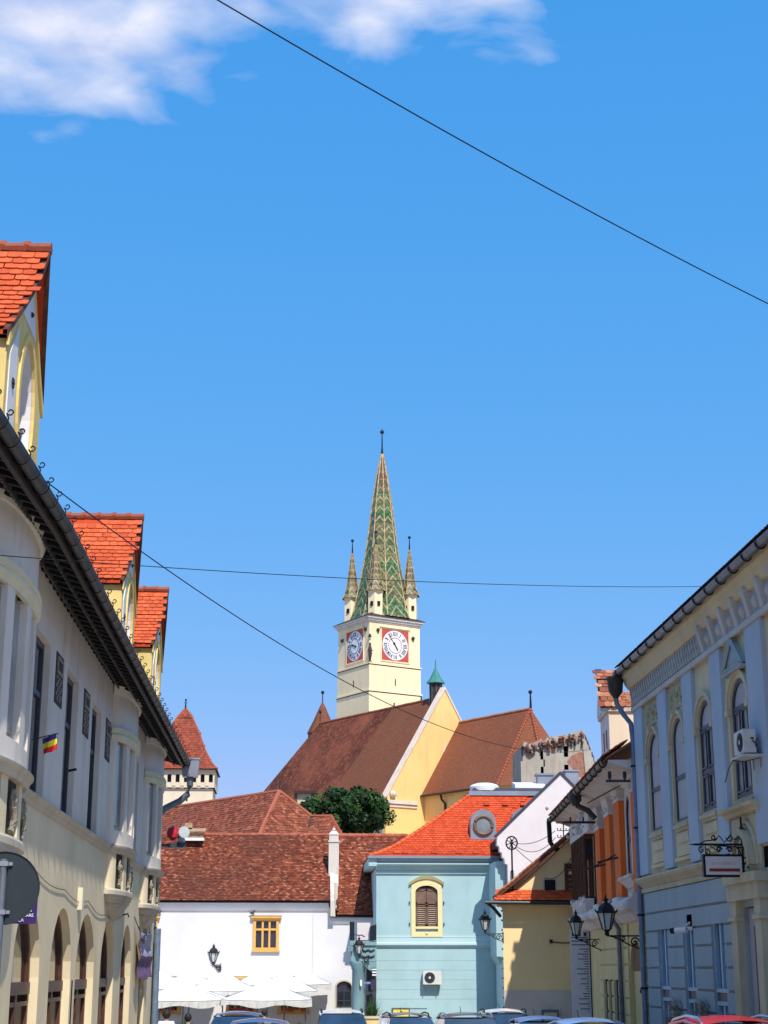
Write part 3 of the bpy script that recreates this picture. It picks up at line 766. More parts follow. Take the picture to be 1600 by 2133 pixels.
    # tiles: only the slope that faces the street's near end is in view, both are laid
    for s_ in (-1, 1):
        cuts = (1.0, .72, .38, 0.0)            # the slope's slight bell, in three flat strips
        for k, (ta, tb) in enumerate(zip(cuts, cuts[1:])):
            ua, ub = c + s_ * hw * ta, c + s_ * hw * tb
            fa, fb = XW + OV * (1 - .95 * ta) - (.10 if s_ > 0 else 0), XW + OV * (1 - .95 * tb) - (.10 if s_ > 0 else 0)
            A = LF.p(ua, fa, rz(ua)); B = LF.p(ua, -3.6, rz(ua)); C_ = LF.p(ub, -3.6, rz(ub)); D_ = LF.p(ub, fb, rz(ub))
            if s_ < 0: roof_tiles([A, B, C_, D_], .20, .155, 'tile_orange', ob, th=.016, limit=100)
            else: roof_tiles([A, B, C_, D_], .20, .155, 'tile_orange_joined', ob, single=False, th=.016)
    d = XW + OV + .02
    q = MB(); q.tube([(0, 0, 0), (-.30, 0, .0), (-.34, 0, .02), (-.40, 0, .02)], .09, 8, [.10, .085, .105, .10])
    rt_mesh = q.mesh('ridge_tile', 'ridge_tile')
    while d > -3.6:
        shared('ridge_tile', rt_mesh, ob, Matrix.Translation(LF.p(c, d, za + .02)))
        d -= .36
for c, hw, dz in ((6.2, 1.6, -.2), (22.0, 1.58, -.22), (37.3, 1.62, -.06), (45.4, 1.7, .04)): dormer(c, hw, dz)
# rainwater hopper and downpipe at the far corner
hp = MB(LF); hp.hexa([(Y1 + .02, .66, 7.55), (Y1 + .36, .66, 7.55), (Y1 + .36, 1.1, 7.55), (Y1 + .02, 1.1, 7.55), (Y1, .62, 8.05), (Y1 + .4, .62, 8.05), (Y1 + .4, 1.15, 8.05), (Y1, 1.15, 8.05)])
hp.box(Y1 - .02, Y1 + .42, .60, 1.17, 8.05, 8.10)
hp.build('hopper', 'zinc_sheet', LH)
dp = MB(LF); u_ = Y1 + .2
dp.tube([(u_, .88, 7.6), (u_, .88, 7.3), (u_, .82, 7.05), (u_, .6, 6.85), (u_, .2, 6.65), (u_, -.02, 6.45), (u_, -.05, 6.1), (u_, -.05, -1.3)], .10, 10)
dp.build('downpipe', 'pipe_grey', LH, smooth=True)
dp = MB(LF); dp.tube([(Y1 - .25, .14, 3.2), (Y1 - .25, .14, -1.2)], .09, 10); dp.build('downpipe', 'pipe_blue', LH, smooth=True)
for z in (5.4, 3.2, 1.0):
    MB(LF).lathe((u_, -.05), [(.12, z), (.12, z + .05)], 10).build('pipe_clip', 'black_iron', LH)

# things fixed to the long house
fl = thing('flag', (-3.95, 24.2, 5.42), 'small blue, yellow and red flag on a short black staff at the grey wall', 'flag')
q = MB(LF); q.tube([(24.0, .05, 5.40), (24.42, .36, 5.55)], .010, 6); q.build('staff', 'black_iron', fl)
for k, (cname) in enumerate(('flag_blue', 'flag_yellow', 'flag_red')):
    q = MB(LF); nx = 8
    for i in range(nx):
        ps = []
        for s_, j in ((i, k), (i + 1, k), (i + 1, k + 1), (i, k + 1)):
            t_ = s_ / nx
            ps.append((24.3 + .03 * math.sin(t_ * 7 + j), .15 + .20 * t_ + .012 * j, 5.45 + .09 * t_ - j * .08 + .006 * math.sin(t_ * 9)))
        q.face(ps)
    q.build('stripe', cname, fl)
bn = thing('banner', (-3.9, 43.2, 2.6), 'lilac and purple cloth banner hung by its corners on the cream wall', 'banner')
for (za, zb, mname, nm) in ((3.15, 2.42, 'cloth_lilac', 'upper_cloth'), (2.42, 1.86, 'cloth_purple', 'lower_cloth')):
    q = MB(LF); nx, nz_ = 12, 8
    def bp_(i, j):
        t_, s_ = i / nx, za + (zb - za) * j / nz_
        sag = (.22 * math.sin(t_ * math.pi) ** .8 if za > 3 else 0) * (1 - j / nz_)
        return (41.6 + 3.5 * t_, .12 + .05 * math.sin(t_ * 14 + s_ * 3) + .03 * math.sin(s_ * 11), s_ - sag + (.03 * math.sin(t_ * 9) if j == nz_ else 0))
    for i in range(nx):
        for j in range(nz_): q.face([bp_(i, j), bp_(i + 1, j), bp_(i + 1, j + 1), bp_(i, j + 1)])
    q.build(nm, mname, bn, smooth=True)
MB(LF).box(42.3, 42.75, .17, .18, 2.72, 2.94).build('print_block', 'print_dark', bn)
q = MB(LF); q.tube([(41.2, .02, 3.35), (41.9, .1, 3.03)], .012, 5); q.tube([(44.8, .1, 3.03), (45.6, .02, 3.2)], .012, 5); q.build('cord', 'black_iron', bn)
def text(s, size, loc, rot, mat, parent, align='RIGHT', name='lettering', ext=.002):
    cu = bpy.data.curves.new(name, 'FONT'); cu.body = s; cu.size = size; cu.align_x = align; cu.extrude = ext; cu.resolution_u = 2
    to = bpy.data.objects.new('tmp', cu); COL.objects.link(to)
    dg = bpy.context.evaluated_depsgraph_get(); me = bpy.data.meshes.new_from_object(to.evaluated_get(dg))
    bpy.data.objects.remove(to); me.materials.clear(); me.materials.append(MATS[mat])
    o = bpy.data.objects.new(name, me); COL.objects.link(o); o.rotation_euler = rot; o.location = loc
    attach(o, parent); return o
ps = thing('hanging_sign', (-3.6, 21.0, 2.9), 'purple information sign with a white outlined square, mostly behind the round road sign', 'sign')
MB().box(-4.02, -3.27, 21.0, 21.06, 2.65, 3.2).build('board', 'purple_sign', ps)
FRY = Fr((0, 20.995), (1, 0), (0, -1))
q = MB(FRY); ring(q, (-3.86, -3.33, 2.80, 3.15, 0), .025, 0, .006); q.build('outline', 'print_white', ps)
text('CENTRUL DE INFORMARE', .055, (-3.30, 20.985, 2.735), (R(90), 0, 0), 'print_white', ps)
text('TURISTICĂ', .055, (-3.42, 20.985, 2.675), (R(90), 0, 0), 'print_white', ps)
q = MB(); q.tube([(-4, 21.03, 3.26), (-3.3, 21.03, 3.26)], .015, 6); q.tube([(-3.4, 21.03, 3.26), (-3.4, 21.03, 3.19)], .01, 5); q.build('bracket', 'black_iron', ps)
rs = thing('road_sign', (-2.50, 14.0, 0), 'dark back of a round road sign on a grey pole at the left edge', 'road sign')
def disc(mb, c, r, y0, y1, n=40):
    mb.prism([(c[0] + r * math.cos(2 * math.pi * k / n), c[1] + r * math.sin(2 * math.pi * k / n)) for k in range(n)], y0, y1)
F14 = Fr((0, 14), (1, 0), (0, -1))
q = MB(F14); disc(q, (-2.47, 2.76), .305, -.012, .004); q.build('disc', 'sign_back', rs)
q = MB(F14); disc(q, (-2.47, 2.76), .30, -.016, -.0125); q.build('sign_face', 'print_white', rs)
q = MB(F14)
for k in range(40):
    t0, t1 = 2 * math.pi * k / 40, 2 * math.pi * (k + 1) / 40
    q.hexa([(-2.47 + r_ * math.cos(t_), dd, 2.76 + r_ * math.sin(t_)) for dd in (-.016, .014) for t_, r_ in ((t0, .300), (t1, .300), (t1, .306), (t0, .306))])
q.build('rim', 'sign_back', rs)
q = MB(F14); q.tube([(-2.475, .045, -.1), (-2.475, .045, 3.0)], .033, 12); q.build('pole', 'pipe_grey', rs, smooth=True)
for z in (2.96, 2.56):
    q = MB(F14); q.box(-2.55, -2.40, .005, .03, z - .014, z + .014); q.box(-2.52, -2.43, .03, .085, z - .02, z + .02); q.build('clamp', 'zinc_sheet', rs)
# siren cluster on the corner
sr = thing('siren', (-3.55, 47.6, 5.7), 'red and pale green horn siren on a dark bracket at the cream house corner', 'siren')
q = MB(LF); q.tube([(47.3, 0, 5.55), (47.6, .55, 5.6), (47.6, .75, 5.85)], .04, 8); q.box(47.4, 47.8, .3, .8, 5.5, 5.62); q.build('bracket', 'dark_frame', sr)
q = MB(LF); q.lathe((47.6, .42), [(.05, 5.72), (.17, 5.80), (.19, 5.95), (.14, 6.08), (.02, 6.14)], 12); q.build('red_horn', 'horn_red', sr, smooth=True)
q = MB(LF); q.tube([(47.7, .5, 5.8), (47.5, .62, 5.9), (47.35, .72, 5.92), (47.2, .78, 5.93)], .1, 12, [.05, .06, .10, .17]); q.build('pale_horn', 'horn_grey', sr, smooth=True)
q = MB(LF); q.sphere((47.6, .68, 5.74), .12, 10); q.build('motor', 'horn_grey', sr)
# ============================================================ pale blue house on the right
RF = Fr((9, 0), (0, 1), (-1, 0))
BH = thing('town_house', (9, 34, 0), 'pale blue house on the right with arched windows, pilasters and a lattice frieze', 'house')
RY0, RY1 = 20.0, 41.45
win_c = [(38.85, 40.1), (36.25, 37.5), (33.7, 34.95), (30.92, 32.22), (27.6, 28.9), (24.6, 25.9), (21.8, 23.1)]
wu = wall(MB(RF), RY0, RY1, 4.36, 8.66, [(a, b, 5.40, 7.80, .55) for a, b in win_c], reveal=.07)
wu.build('upper_wall', 'beige_plaster', BH)
gf = [(38.85, 39.85), (36.25, 37.25), (33.65, 34.7)]
gops = [(a, b, .4, 3.12, 0) for a, b in gf] + [(30.95, 32.25, -.3, 3.28, 0)] + [(27.0, 28.2, .4, 3.12, 0), (24, 25.2, .4, 3.12, 0)]
wl = wall(MB(RF), RY0, RY1, -1.3, 3.96, gops, reveal=.10)
wl.build('lower_wall', 'blue_base', BH)
sh = MB(RF); sh.box(RY0, RY1 - .01, -9, -.6, -1.3, 9.2); sh.box(RY1 - .02, RY1, -.6, 0, -1.3, 9.2); sh.build('rear_wall', 'blue_plaster', BH)
# rustication courses: raised blocks between the sunk joints
jz = [.25, .72, 1.18, 1.64, 2.11, 2.58, 2.98, 3.42, 3.94]
edges = sorted([x for a, b in gf for x in (a, b)] + [RY1 - .02, 32.95])
spans_low = [(32.95, 33.65), (34.7, 36.25), (37.25, 38.85), (39.85, 41.2)]
for k in range(len(jz) - 1):
    z0, z1 = jz[k] + .028, jz[k + 1]
    sp_ = spans_low if z1 <= 3.0 else [(32.95, 41.2)]
    for a, b in sp_: MB(RF).box(a, b, 0, .06, z0 + .012, z1 - .012).build('block', 'blue_base', BH)
for a, b in [(20.0, 24.0), (25.2, 27.0), (28.2, 29.6)]: MB(RF).box(a, b, 0, .04, -.6, 3.0).build('block', 'blue_base', BH)
for i, (a, b) in enumerate(gf + [(27.0, 28.2), (24, 25.2)]):
    window(RF, (a + .02, b - .02, 1.62, 3.10, 0), -.09, BH, 'blue_frame', 'blue_glass', vs=1, hs_=(), fw=.08, depth=.10, bar=.12)
    window(RF, (a + .02, b - .02, .42, 1.44, 0), -.09, BH, 'blue_frame', 'blue_glass', vs=1, hs_=(), fw=.08, depth=.10, bar=.12)
    MB(RF).box(a + .02, b - .02, -.15, -.02, 1.44, 1.62).build('transom', 'dark_frame', BH)
# cornice between the floors
for a, b, z0, z1, o_ in [(32.75, RY1 + .05, 3.96, 4.36, .20)]:
    q = MB(RF); q.sweep([(a, 0), (b, 0)], [(-.1, z0 - .02), (.07, z0), (.09, z0 + .10), (.05, z0 + .12), (.12, z0 + .20), (.20, z0 + .26), (.24, z0 + .32), (.22, z0 + .36), (-.1, z1 + .02)]); q.build('cornice', 'stone_trim', BH)
# pilasters
for a, b in [(40.45, 41.42), (37.72, 38.62), (35.15, 36.05), (32.65, 33.5), (29.6, 30.7), (26.2, 27.2), (23.3, 24.3)]:
    MB(RF).box(a, b, 0, .09, 4.40 if a > 32.9 or a < 32 else 4.38, 8.64).build('pilaster', 'blue_plaster', BH)
# arched windows with moulded archivolts, sills and aprons
for i, (a, b) in enumerate(win_c):
    blind = i in (0, 1)
    o = (a + .01, b - .01, 5.41, 7.79, .54)
    if blind:
        window(RF, o, -.065, BH, 'dark_frame', 'grey_blind', vs=0, hs_=(6.42,), fw=.06, bar=.10, top_pane='grey_blind')
    else:
        f = window(RF, o, -.065, BH, 'dark_frame', 'curtain_pane', vs=1, hs_=(6.25, 7.22), fw=.08, bar=.09, top_pane='grey_blind')
        uc = (a + b) / 2
        for u_ in (a + .13, uc + .06):
            q = MB(RF); ring(q, (u_, u_ + (b - a) / 2 - .19, 5.52, 6.18, 0), .04, -.01, .02); q.build('casement', 'dark_frame', f)
            q = MB(RF); ring(q, (u_, u_ + (b - a) / 2 - .19, 6.32, 7.15, 0), .04, -.01, .02); q.build('casement', 'dark_frame', f)
    sl_ = MB(RF); sl_.box(a, b, -.05, .03, 5.32, 5.40); sl_.box(a - .06, b + .06, 0, .10, 5.25, 5.33); sl_.box(a - .02, b + .02, 0, .06, 5.18, 5.25); sl_.build('sill', 'stone_trim', BH)
    ap = MB(RF); ap.box(a + .1, b - .1, 0, .03, 4.92, 5.14); ap.box(a - .02, b + .02, 0, .025, 4.62, 4.86); ap.box(a - .1, b + .1, 0, .07, 4.50, 4.58); ap.build('apron', 'beige_plaster', BH)
    ar = MB(RF); c_ = (a + b) / 2; hw = (b - a) / 2
    for (r0, r1, dd) in ((.0, .09, .045), (.09, .19, .09)):
        for k in range(16):
            t0, t1 = math.pi * k / 16, math.pi * (k + 1) / 16
            ar.hexa([(c_ + (hw + r_) * math.cos(t_), d_, 7.25 + (.55 + r_) * math.sin(t_)) for d_ in (0, dd) for t_, r_ in ((t0, r0), (t1, r0), (t1, r1), (t0, r1))])
    for s_ in (-1, 1): ar.box(c_ + s_ * (hw + .02) - .05 + s_ * .05, c_ + s_ * (hw + .02) + .05 + s_ * .05, 0, .05, 5.4, 7.22); ar.box(c_ + s_ * (hw + .09) - .11, c_ + s_ * (hw + .09) + .11, 0, .11, 7.12, 7.24)
    ar.build('archivolt', 'stone_trim' if i < 3 else 'beige_plaster', BH)
    if i in (0, 1):
        MB(RF).box(a - .12, b + .12, .0, .025, 8.02, 8.6).build('ornament_panel', 'beige_ornate', BH)
        q = MB(RF)
        for k in range(7):
            q.sphere((a + .1 + k * (b - a - .2) / 6, .03, 8.3 + .12 * math.sin(k * 2.1)), .07, 6)
        q.tube([(a + .05, .04, 8.1), (a + .3, .05, 8.45), (c_, .05, 8.2), (b - .3, .05, 8.45), (b - .05, .04, 8.1)], .03, 5)
        q.build('ornament', 'beige_ornate', BH)
        q = MB(RF); q.sphere((c_, .08, 7.93), .09, 8); q.build('keystone', 'beige_ornate', BH)
# pediment piece over the fourth window
q = MB(RF); u0_, u1_ = 30.9, 32.3; c_ = (u0_ + u1_) / 2
for (a, b) in (((u0_, 8.02), (c_, 8.60)), ((c_, 8.60), (u1_, 8.02)), ((u1_, 8.02), (u0_, 8.02))):
    q.tube([(a[0], .13, a[1]), (b[0], .13, b[1])], .055, 4)
q.prism([(u0_, 8.02), (c_, 8.6), (u1_, 8.02)], .0, .09)
q.box(u0_ - .05, u1_ + .05, 0, .16, 7.92, 7.98)
q.build('pediment', 'blue_base', BH)
# frieze: lattice on the far half, brackets with medallions on the near half
fz = MB(RF); fz.box(RY0, RY1 + .02, 0, .06, 8.66, 9.28); fz.box(RY0, RY1 + .06, .06, .13, 8.64, 8.76); fz.build('frieze', 'frieze_grey', BH)
lt = MB(RF); y = 34.0
k = 0
while y < RY1 - .1:
    for sg in (1, -1):
        a_, b_ = y, y + .26
        z_a, z_b = (8.78, 9.24) if sg > 0 else (9.24, 8.78)
        lt.hexa([(a_, .06, z_a), (a_ + .055, .06, z_a), (a_ + .055, .15, z_a), (a_, .15, z_a), (b_, .06, z_b), (b_ + .055, .06, z_b), (b_ + .055, .15, z_b), (b_, .15, z_b)]) if z_b > z_a else lt.hexa([(b_, .06, z_b), (b_ + .045, .06, z_b), (b_ + .045, .13, z_b), (b_, .13, z_b), (a_, .06, z_a), (a_ + .045, .06, z_a), (a_ + .045, .13, z_a), (a_, .13, z_a)])
    y += .24
tag(lt.build('lattice', 'frieze_grey', BH), kind='stuff')
bk = MB(RF); bk.box(34.0, RY1, .058, .068, 9.0, 9.24); bk.build('painted_lattice_shade', 'dark_relief', BH)  # dark strip paints in the shade behind the lattice's upper half
y = 33.75
while y > RY0 + .3:
    q = MB(RF); q.hexa([(y, .06, 8.78), (y + .22, .06, 8.78), (y + .22, .12, 8.78), (y, .12, 8.78), (y, .06, 9.3), (y + .22, .06, 9.3), (y + .22, .26, 9.34), (y, .26, 9.34)]); q.build('bracket', 'frieze_grey', BH)
    q = MB(RF); q.sphere((y - .34, .07, 9.0), .11, 10, 1.35); q.build('medallion', 'frieze_grey', BH, smooth=True)
    MB(RF).box(y - .55, y - .12, .061, .075, 8.80, 9.22).build('panel', 'blue_base', BH)
    y -= .92
# cove, gutter, roof edge
cv = MB(RF)
path = [(RY0, 0), (RY1 + .25, 0)]
cv.sweep(path, [(0, 9.26), (.14, 9.28), (.22, 9.38), (.27, 9.52), (.33, 9.58), (.35, 9.78), (0, 9.78)]); cv.build('cove', 'beige_plaster', BH)
gt = MB(RF); gt.sweep([(RY0, .36), (RY1 + .30, .36)], [(.09 - .10 * math.cos(math.pi * k / 8), 9.74 - .13 * math.sin(math.pi * k / 8)) for k in range(9)] + [(.17, 9.73), (.09, 9.65), (.01, 9.73)]); gt.build('gutter', 'pipe_grey', BH, smooth=True)
q = MB(RF); q.tube([(0, .37, 9.77)] + [(0, .45 - .115 * math.cos(math.pi * k / 8), 9.74 - .15 * math.sin(math.pi * k / 8)) for k in range(9)], .016, 5)
gm = q.mesh('gutter_bracket', 'black_iron'); y = RY0 + .4
while y < RY1: shared('gutter_bracket', gm, BH, Matrix.Translation((0, y, 0))); y += .95
rf = MB(RF); rf.hexa([(RY0, .38, 9.80), (RY1 + .3, .38, 9.80), (RY1 + .3, -8, 14.5), (RY0, -8, 14.5), (RY0, .38, 9.85), (RY1 + .3, .38, 9.85), (RY1 + .3, -8, 14.6), (RY0, -8, 14.6)]); rf.build('roof', 'tile_dark', BH)
A = RF.p(RY0 + 4, .46, 9.83); B = RF.p(RY1 + .32, .46, 9.83); C_ = RF.p(RY1 + .32, .0, 10.12); D_ = RF.p(RY0 + 4, .0, 10.12)
roof_tiles([A, B, C_, D_], .19, .17, 'tile_dark', BH, th=.022, jitter=.012)
hp = MB(RF); hp.lathe((RY1 + .25, .48), [(.05, 8.98), (.08, 9.08), (.19, 9.22), (.22, 9.50), (.24, 9.56), (.24, 9.62)], 12); hp.build('hopper', 'gutter_zinc', BH, smooth=True)
dp = MB(RF); dp.tube([(RY1 + .25, .48, 9.05), (RY1 + .25, .46, 8.9), (RY1 + .18, .30, 8.60), (RY1 + .08, .14, 8.35), (RY1 + .06, .10, 7.8), (RY1 + .06, .10, -1.2)], .068, 10); dp.build('downpipe', 'pipe_blue', BH, smooth=True)
for z in (7.2, 5.6, 3.4, 1.6): MB(RF).lathe((RY1 + .06, .10), [(.10, z), (.10, z + .05)], 10).build('pipe_clip', 'black_iron', BH)
# portal with its arched niche above the doorway
po = MB(RF)
po.box(30.55, 30.95, 0, .16, -.4, 3.4); po.box(32.25, 32.68, 0, .16, -.4, 3.4)
po.box(30.50, 31.0, 0, .20, 3.02, 3.10); po.box(32.2, 32.73, 0, .20, 3.02, 3.10)
po.box(30.5, 32.75, 0, .20, 3.40, 3.72); po.box(30.45, 32.8, 0, .26, 3.72, 3.9)
po.box(30.6, 32.6, 0, .05, 3.9, 5.02)
po.build('portal', 'stone_trim', BH)
for r0, r1, dd in ((.0, .10, .16), (.18, .30, .22), (.42, .50, .10)):
    q = MB(RF)
    for k in range(18):
        t0, t1 = math.pi * k / 18, math.pi * (k + 1) / 18; rr = .36
        q.hexa([(31.6 + (rr + r_) * math.cos(t_), d_, 4.05 + (rr * 1.15 + r_) * math.sin(t_)) for d_ in (.04, dd) for t_, r_ in ((t0, r0), (t1, r0), (t1, r1), (t0, r1))])
    q.build('archivolt', 'stone_trim', BH)
q = MB(RF); q.sweep([(30.4, 0), (32.85, 0)], [(0, 5.04), (.12, 5.06), (.16, 5.12), (.26, 5.16), (.28, 5.22), (0, 5.28)]); q.build('sill_moulding', 'stone_trim', BH)
MB(RF).box(30.97, 32.23, -.10, -.085, -.3, 3.26).build('door', 'grey_blind', BH)
MB(RF).box(31.15, 31.85, -.084, -.07, -.3, 2.9).build('door_leaf', 'brown_door', BH)

# things fixed to the blue house
def ac_unit(name, fr, u, d, z, label, sideways=False):
    t_ = thing(name, tuple(fr.p(u, d, z)), label, 'air conditioner')
    q = MB(fr); q.box(u - .42, u + .42, d + .12, d + .42, z, z + .58); q.box(u - .40, u + .40, d + .13, d + .41, z + .58, z + .60)
    q.build('case', 'ac_white', t_)
    q = MB(fr)
    cx = u - .12
    q.prism([(cx + .235 * math.cos(2 * math.pi * k / 24), z + .29 + .235 * math.sin(2 * math.pi * k / 24)) for k in range(24)], d + .42, d + .424); q.build('fan_opening', 'dark_frame', t_)
    q = MB(fr)
    for rr in (.06, .12, .18, .235): q.tube([(cx + rr * math.cos(2 * math.pi * k / 20), d + .435, z + .29 + rr * math.sin(2 * math.pi * k / 20)) for k in range(21)], .006, 4)
    for k in range(8):
        a_ = k * math.pi / 4; q.tube([(cx, d + .435, z + .29), (cx + .24 * math.cos(a_), d + .435, z + .29 + .24 * math.sin(a_))], .005, 4)
    q.build('grille', 'gutter_zinc', t_)
    q = MB(fr); q.prism([(cx + .055 * math.cos(2 * math.pi * k / 12), z + .29 + .055 * math.sin(2 * math.pi * k / 12)) for k in range(12)], d + .43, d + .445); q.build('hub', 'ac_white', t_)
    for s_ in (-.3, .3):
        MB(fr).box(u + s_ - .015, u + s_ + .015, d, d + .48, z - .035, z - .002).build('bracket', 'zinc_sheet', t_)
        MB(fr).box(u + s_ - .015, u + s_ + .015, d, d + .02, z - .35, z).build('bracket', 'zinc_sheet', t_)
    return t_
a1 = ac_unit('air_conditioner', RF, 30.32, .12, 6.02, 'cream air conditioner unit on a shelf before the fourth arched window of the blue house')
MB(RF).box(29.8, 30.8, .09, .62, 5.93, 5.97).build('shelf', 'ac_white', a1)
q = MB(RF); q.tube([(30.1, .1, 5.92), (30.4, .4, 5.86), (30.7, .6, 5.92), (31.3, .55, 5.80), (31.9, .5, 5.5)], .014, 5); q.build('pipes', 'dark_frame', a1)
q = MB(Fr((9, 29.9), (1, 0), (0, -1))); q.sphere((-.33, .02, 6.38), .045, 8, .6); q.tube([(-.33, .02, 6.32), (-.26, .05, 6.25), (-.25, .04, 6.15)], .02, 6); q.tube([(-.18, .05, 6.36), (-.28, .05, 6.28), (-.22, .05, 6.2)], .016, 6); q.build('valves', 'dark_frame', a1)
a1.scale = (.80, .80, .76); a1.location = RF.p(30.32, .10, 6.08)
# wrought iron bracket and hanging sign
FS = Fr((9, 31.5), (1, 0), (0, -1))
hb = thing('hanging_sign', (8.9, 31.5, 4.4), 'white shop sign with a dark red band hanging from a black scrolled iron bracket', 'sign')
q = MB(FS)
zb = 4.46
q.tube([(-1.22, 0, zb), (-1.08, 0, zb), (.0, 0, zb)], .02, 6, [.005, .024, .022])
q.tube([(-.98, 0, zb - .01), (-.90, 0, zb + .0), (0, 0, zb - .07)], .012, 5)
q.tube([(-.16, 0, 3.75), (-.16, 0, 5.0)], .022, 6)
q.build('bracket_bar', 'black_iron', hb)
q = MB(FS)
def scr(c, r0, turns, a0, r1=.01, rad=.014): q.tube([(u, 0, z) for u, z in spiral(c, r0, turns, a0, n=20, r1=r1)], rad, 5)
scr((-.72, zb + .14), .07, -1.2, 0); scr((-.40, zb + .13), .075, 1.2, math.pi)
q.tube([(-1.0, 0, zb + .02), (-.9, 0, zb + .07), (-.78, 0, zb + .08), (-.66, 0, zb + .12), (-.62, 0, zb + .18), (-.56, 0, zb + .10), (-.52, 0, zb + .04), (-.46, 0, zb + .10), (-.38, 0, zb + .20)], .012, 5)
q.tube([(-.33, 0, zb + .10), (-.24, 0, zb + .12), (-.18, 0, zb + .22)], .012, 5)
scr((-.98, zb - .11), .07, 1.1, 1.2); scr((-.86, zb - .16), .06, -1.1, 2); scr((-.63, zb - .10), .06, 1.2, 0, .01, .02); scr((-.42, zb - .10), .06, -1.2, math.pi, .01, .02)
q.tube([(-.8, 0, zb - .03), (-.7, 0, zb - .10), (-.6, 0, zb - .14)], .012, 5); q.tube([(-.3, 0, zb - .03), (-.22, 0, zb - .12), (-.18, 0, zb - .25)], .012, 5)
scr((-.05, 4.84), .11, 1.0, math.pi * .9, .03); q.tube([(-.16, 0, 4.6), (-.05, 0, 4.68), (.0, 0, 4.78)], .014, 5)
scr((-.05, 4.05), .10, -1.0, math.pi * 1.1, .03); q.tube([(-.16, 0, 4.2), (-.03, 0, 4.22)], .014, 5)
q.build('scroll', 'black_iron', hb)
q = MB(FS); q.box(-.97, -.17, -.06, .05, 3.83, 4.27); q.build('sign_box', 'black_iron', hb)
MB(FS).box(-.925, -.205, .051, .058, 3.875, 4.225).build('face', 'sign_white', hb)
MB(FS).box(-.86, -.25, .0585, .061, 3.935, 3.995).build('band', 'print_red', hb)
q = MB(FS)
xs = -.80
random.seed(3)
for k in range(11):
    w_ = random.uniform(.025, .045); h_ = random.choice((.05, .05, .075)); q.box(xs, xs + .012, .0585, .0605, 4.06, 4.06 + h_); q.box(xs, xs + w_, .0587, .0603, 4.06 + random.choice((0, .025, .045)), 4.075 + random.choice((0, .02, .04))); xs += w_ + .012
q.build('faint_lettering', 'print_grey', hb)
q = MB(FS); 
for u_ in (-.9, -.24): q.tube([(u_, 0, zb - .02), (u_, 0, 4.27)], .01, 5)
q.build('hanger', 'black_iron', hb)
sc_ = thing('security_camera', (8.8, 36.5, 3.0), 'white bullet security camera at the middle ground floor window of the blue house', 'camera')
q = MB(RF); q.box(36.32, 36.8, .041, .06, 2.94, 3.28); q.build('mount_plate', 'zinc_sheet', sc_)
q = MB(RF); q.tube([(36.5, .05, 3.1), (36.5, .2, 3.0)], .035, 8); q.build('arm', 'ac_white', sc_)
q = MB(RF); q.tube([(36.35, .18, 2.94), (36.6, .38, 2.93)], .065, 10); q.build('housing', 'white_frame', sc_)
q = MB(RF); q.tube([(36.6, .38, 2.93), (36.68, .46, 2.925)], .066, 10); q.build('lens_hood', 'black_iron', sc_)

# ============================================================ white house with orange pilasters
OA = R(4.1)
OF = Fr((9.05, 41.6), (math.sin(OA), math.cos(OA)), (-math.cos(OA), math.sin(OA)))
OL = 17.6
OH = thing('town_house', (9.6, 50, 0), 'weathered white house with bright orange pilasters and a cream rusticated ground floor', 'house')
ow = [(1.5, 2.15), (2.55, 3.2), (5.0, 5.95), (8.3, 8.9)]
wu = wall(MB(OF), .1, OL, 3.95, 7.3, [(1.05, 1.95, 4.55, 6.75, .5), (2.2, 3.1, 4.55, 6.75, .5), (4.7, 5.4, 4.4, 6.6, .3), (7.1, 8.0, 4.4, 6.6, .3)], reveal=.08)
wu.build('upper_wall', 'pinkish_white', OH)
wl = wall(MB(OF), .1, OL, -1.4, 3.92, [(1.0, 3.4, -.9, 2.85, .8), (5.95, 6.8, -.9, 1.9, 0), (7.55, 8.2, -.9, 2.1, 0), (8.6, 9.4, -.9, 2.15, 0)], reveal=.10)
wl.build('lower_wall', 'ochre_plaster', OH)
sh = MB(OF); sh.box(.1, OL, -8, -.55, -1.4, 7.3); sh.box(.08, .1, -.55, 0, -1.4, 7.3); sh.build('rear_wall', 'ochre_plaster', OH)
MB(OF).box(1.01, 3.39, -.12, -.095, -.9, 2.04).build('recess_back', 'ochre_plaster', OH); MB(OF).prism(outline((1.01, 3.39, 2.045, 2.84, .8)), -.12, -.09).build('fanlight', 'brown_recess', OH)
for a, b, c, e in ((5.95, 6.8, -.9, 1.9), (7.55, 8.2, -.9, 2.1), (8.6, 9.4, -.9, 2.15)):
    window(OF, (a + .01, b - .01, c + .01, e - .01, 0), -.08, OH, 'dark_frame', 'dark_glass', vs=0, hs_=(), fw=.08)
# rusticated blocks
jz = [-.5, -.05, .4, .85, 1.3, 1.75, 2.2, 2.65, 3.1]
for k in range(len(jz) - 1):
    z0, z1 = jz[k] + .03, jz[k + 1]
    for a, b in ((.12, .95), (3.45, 5.9), (6.85, 7.5), (8.25, 8.55), (9.45, 10.6)):
        if z1 > 1.9 and a == 3.45: b = 10.6
        if z1 > 1.9 and a > 6: continue
        MB(OF).box(a, b, 0, .045, z0 + .01, z1 - .01 if k < len(jz) - 2 else 3.3).build('block', 'ochre_plaster', OH)
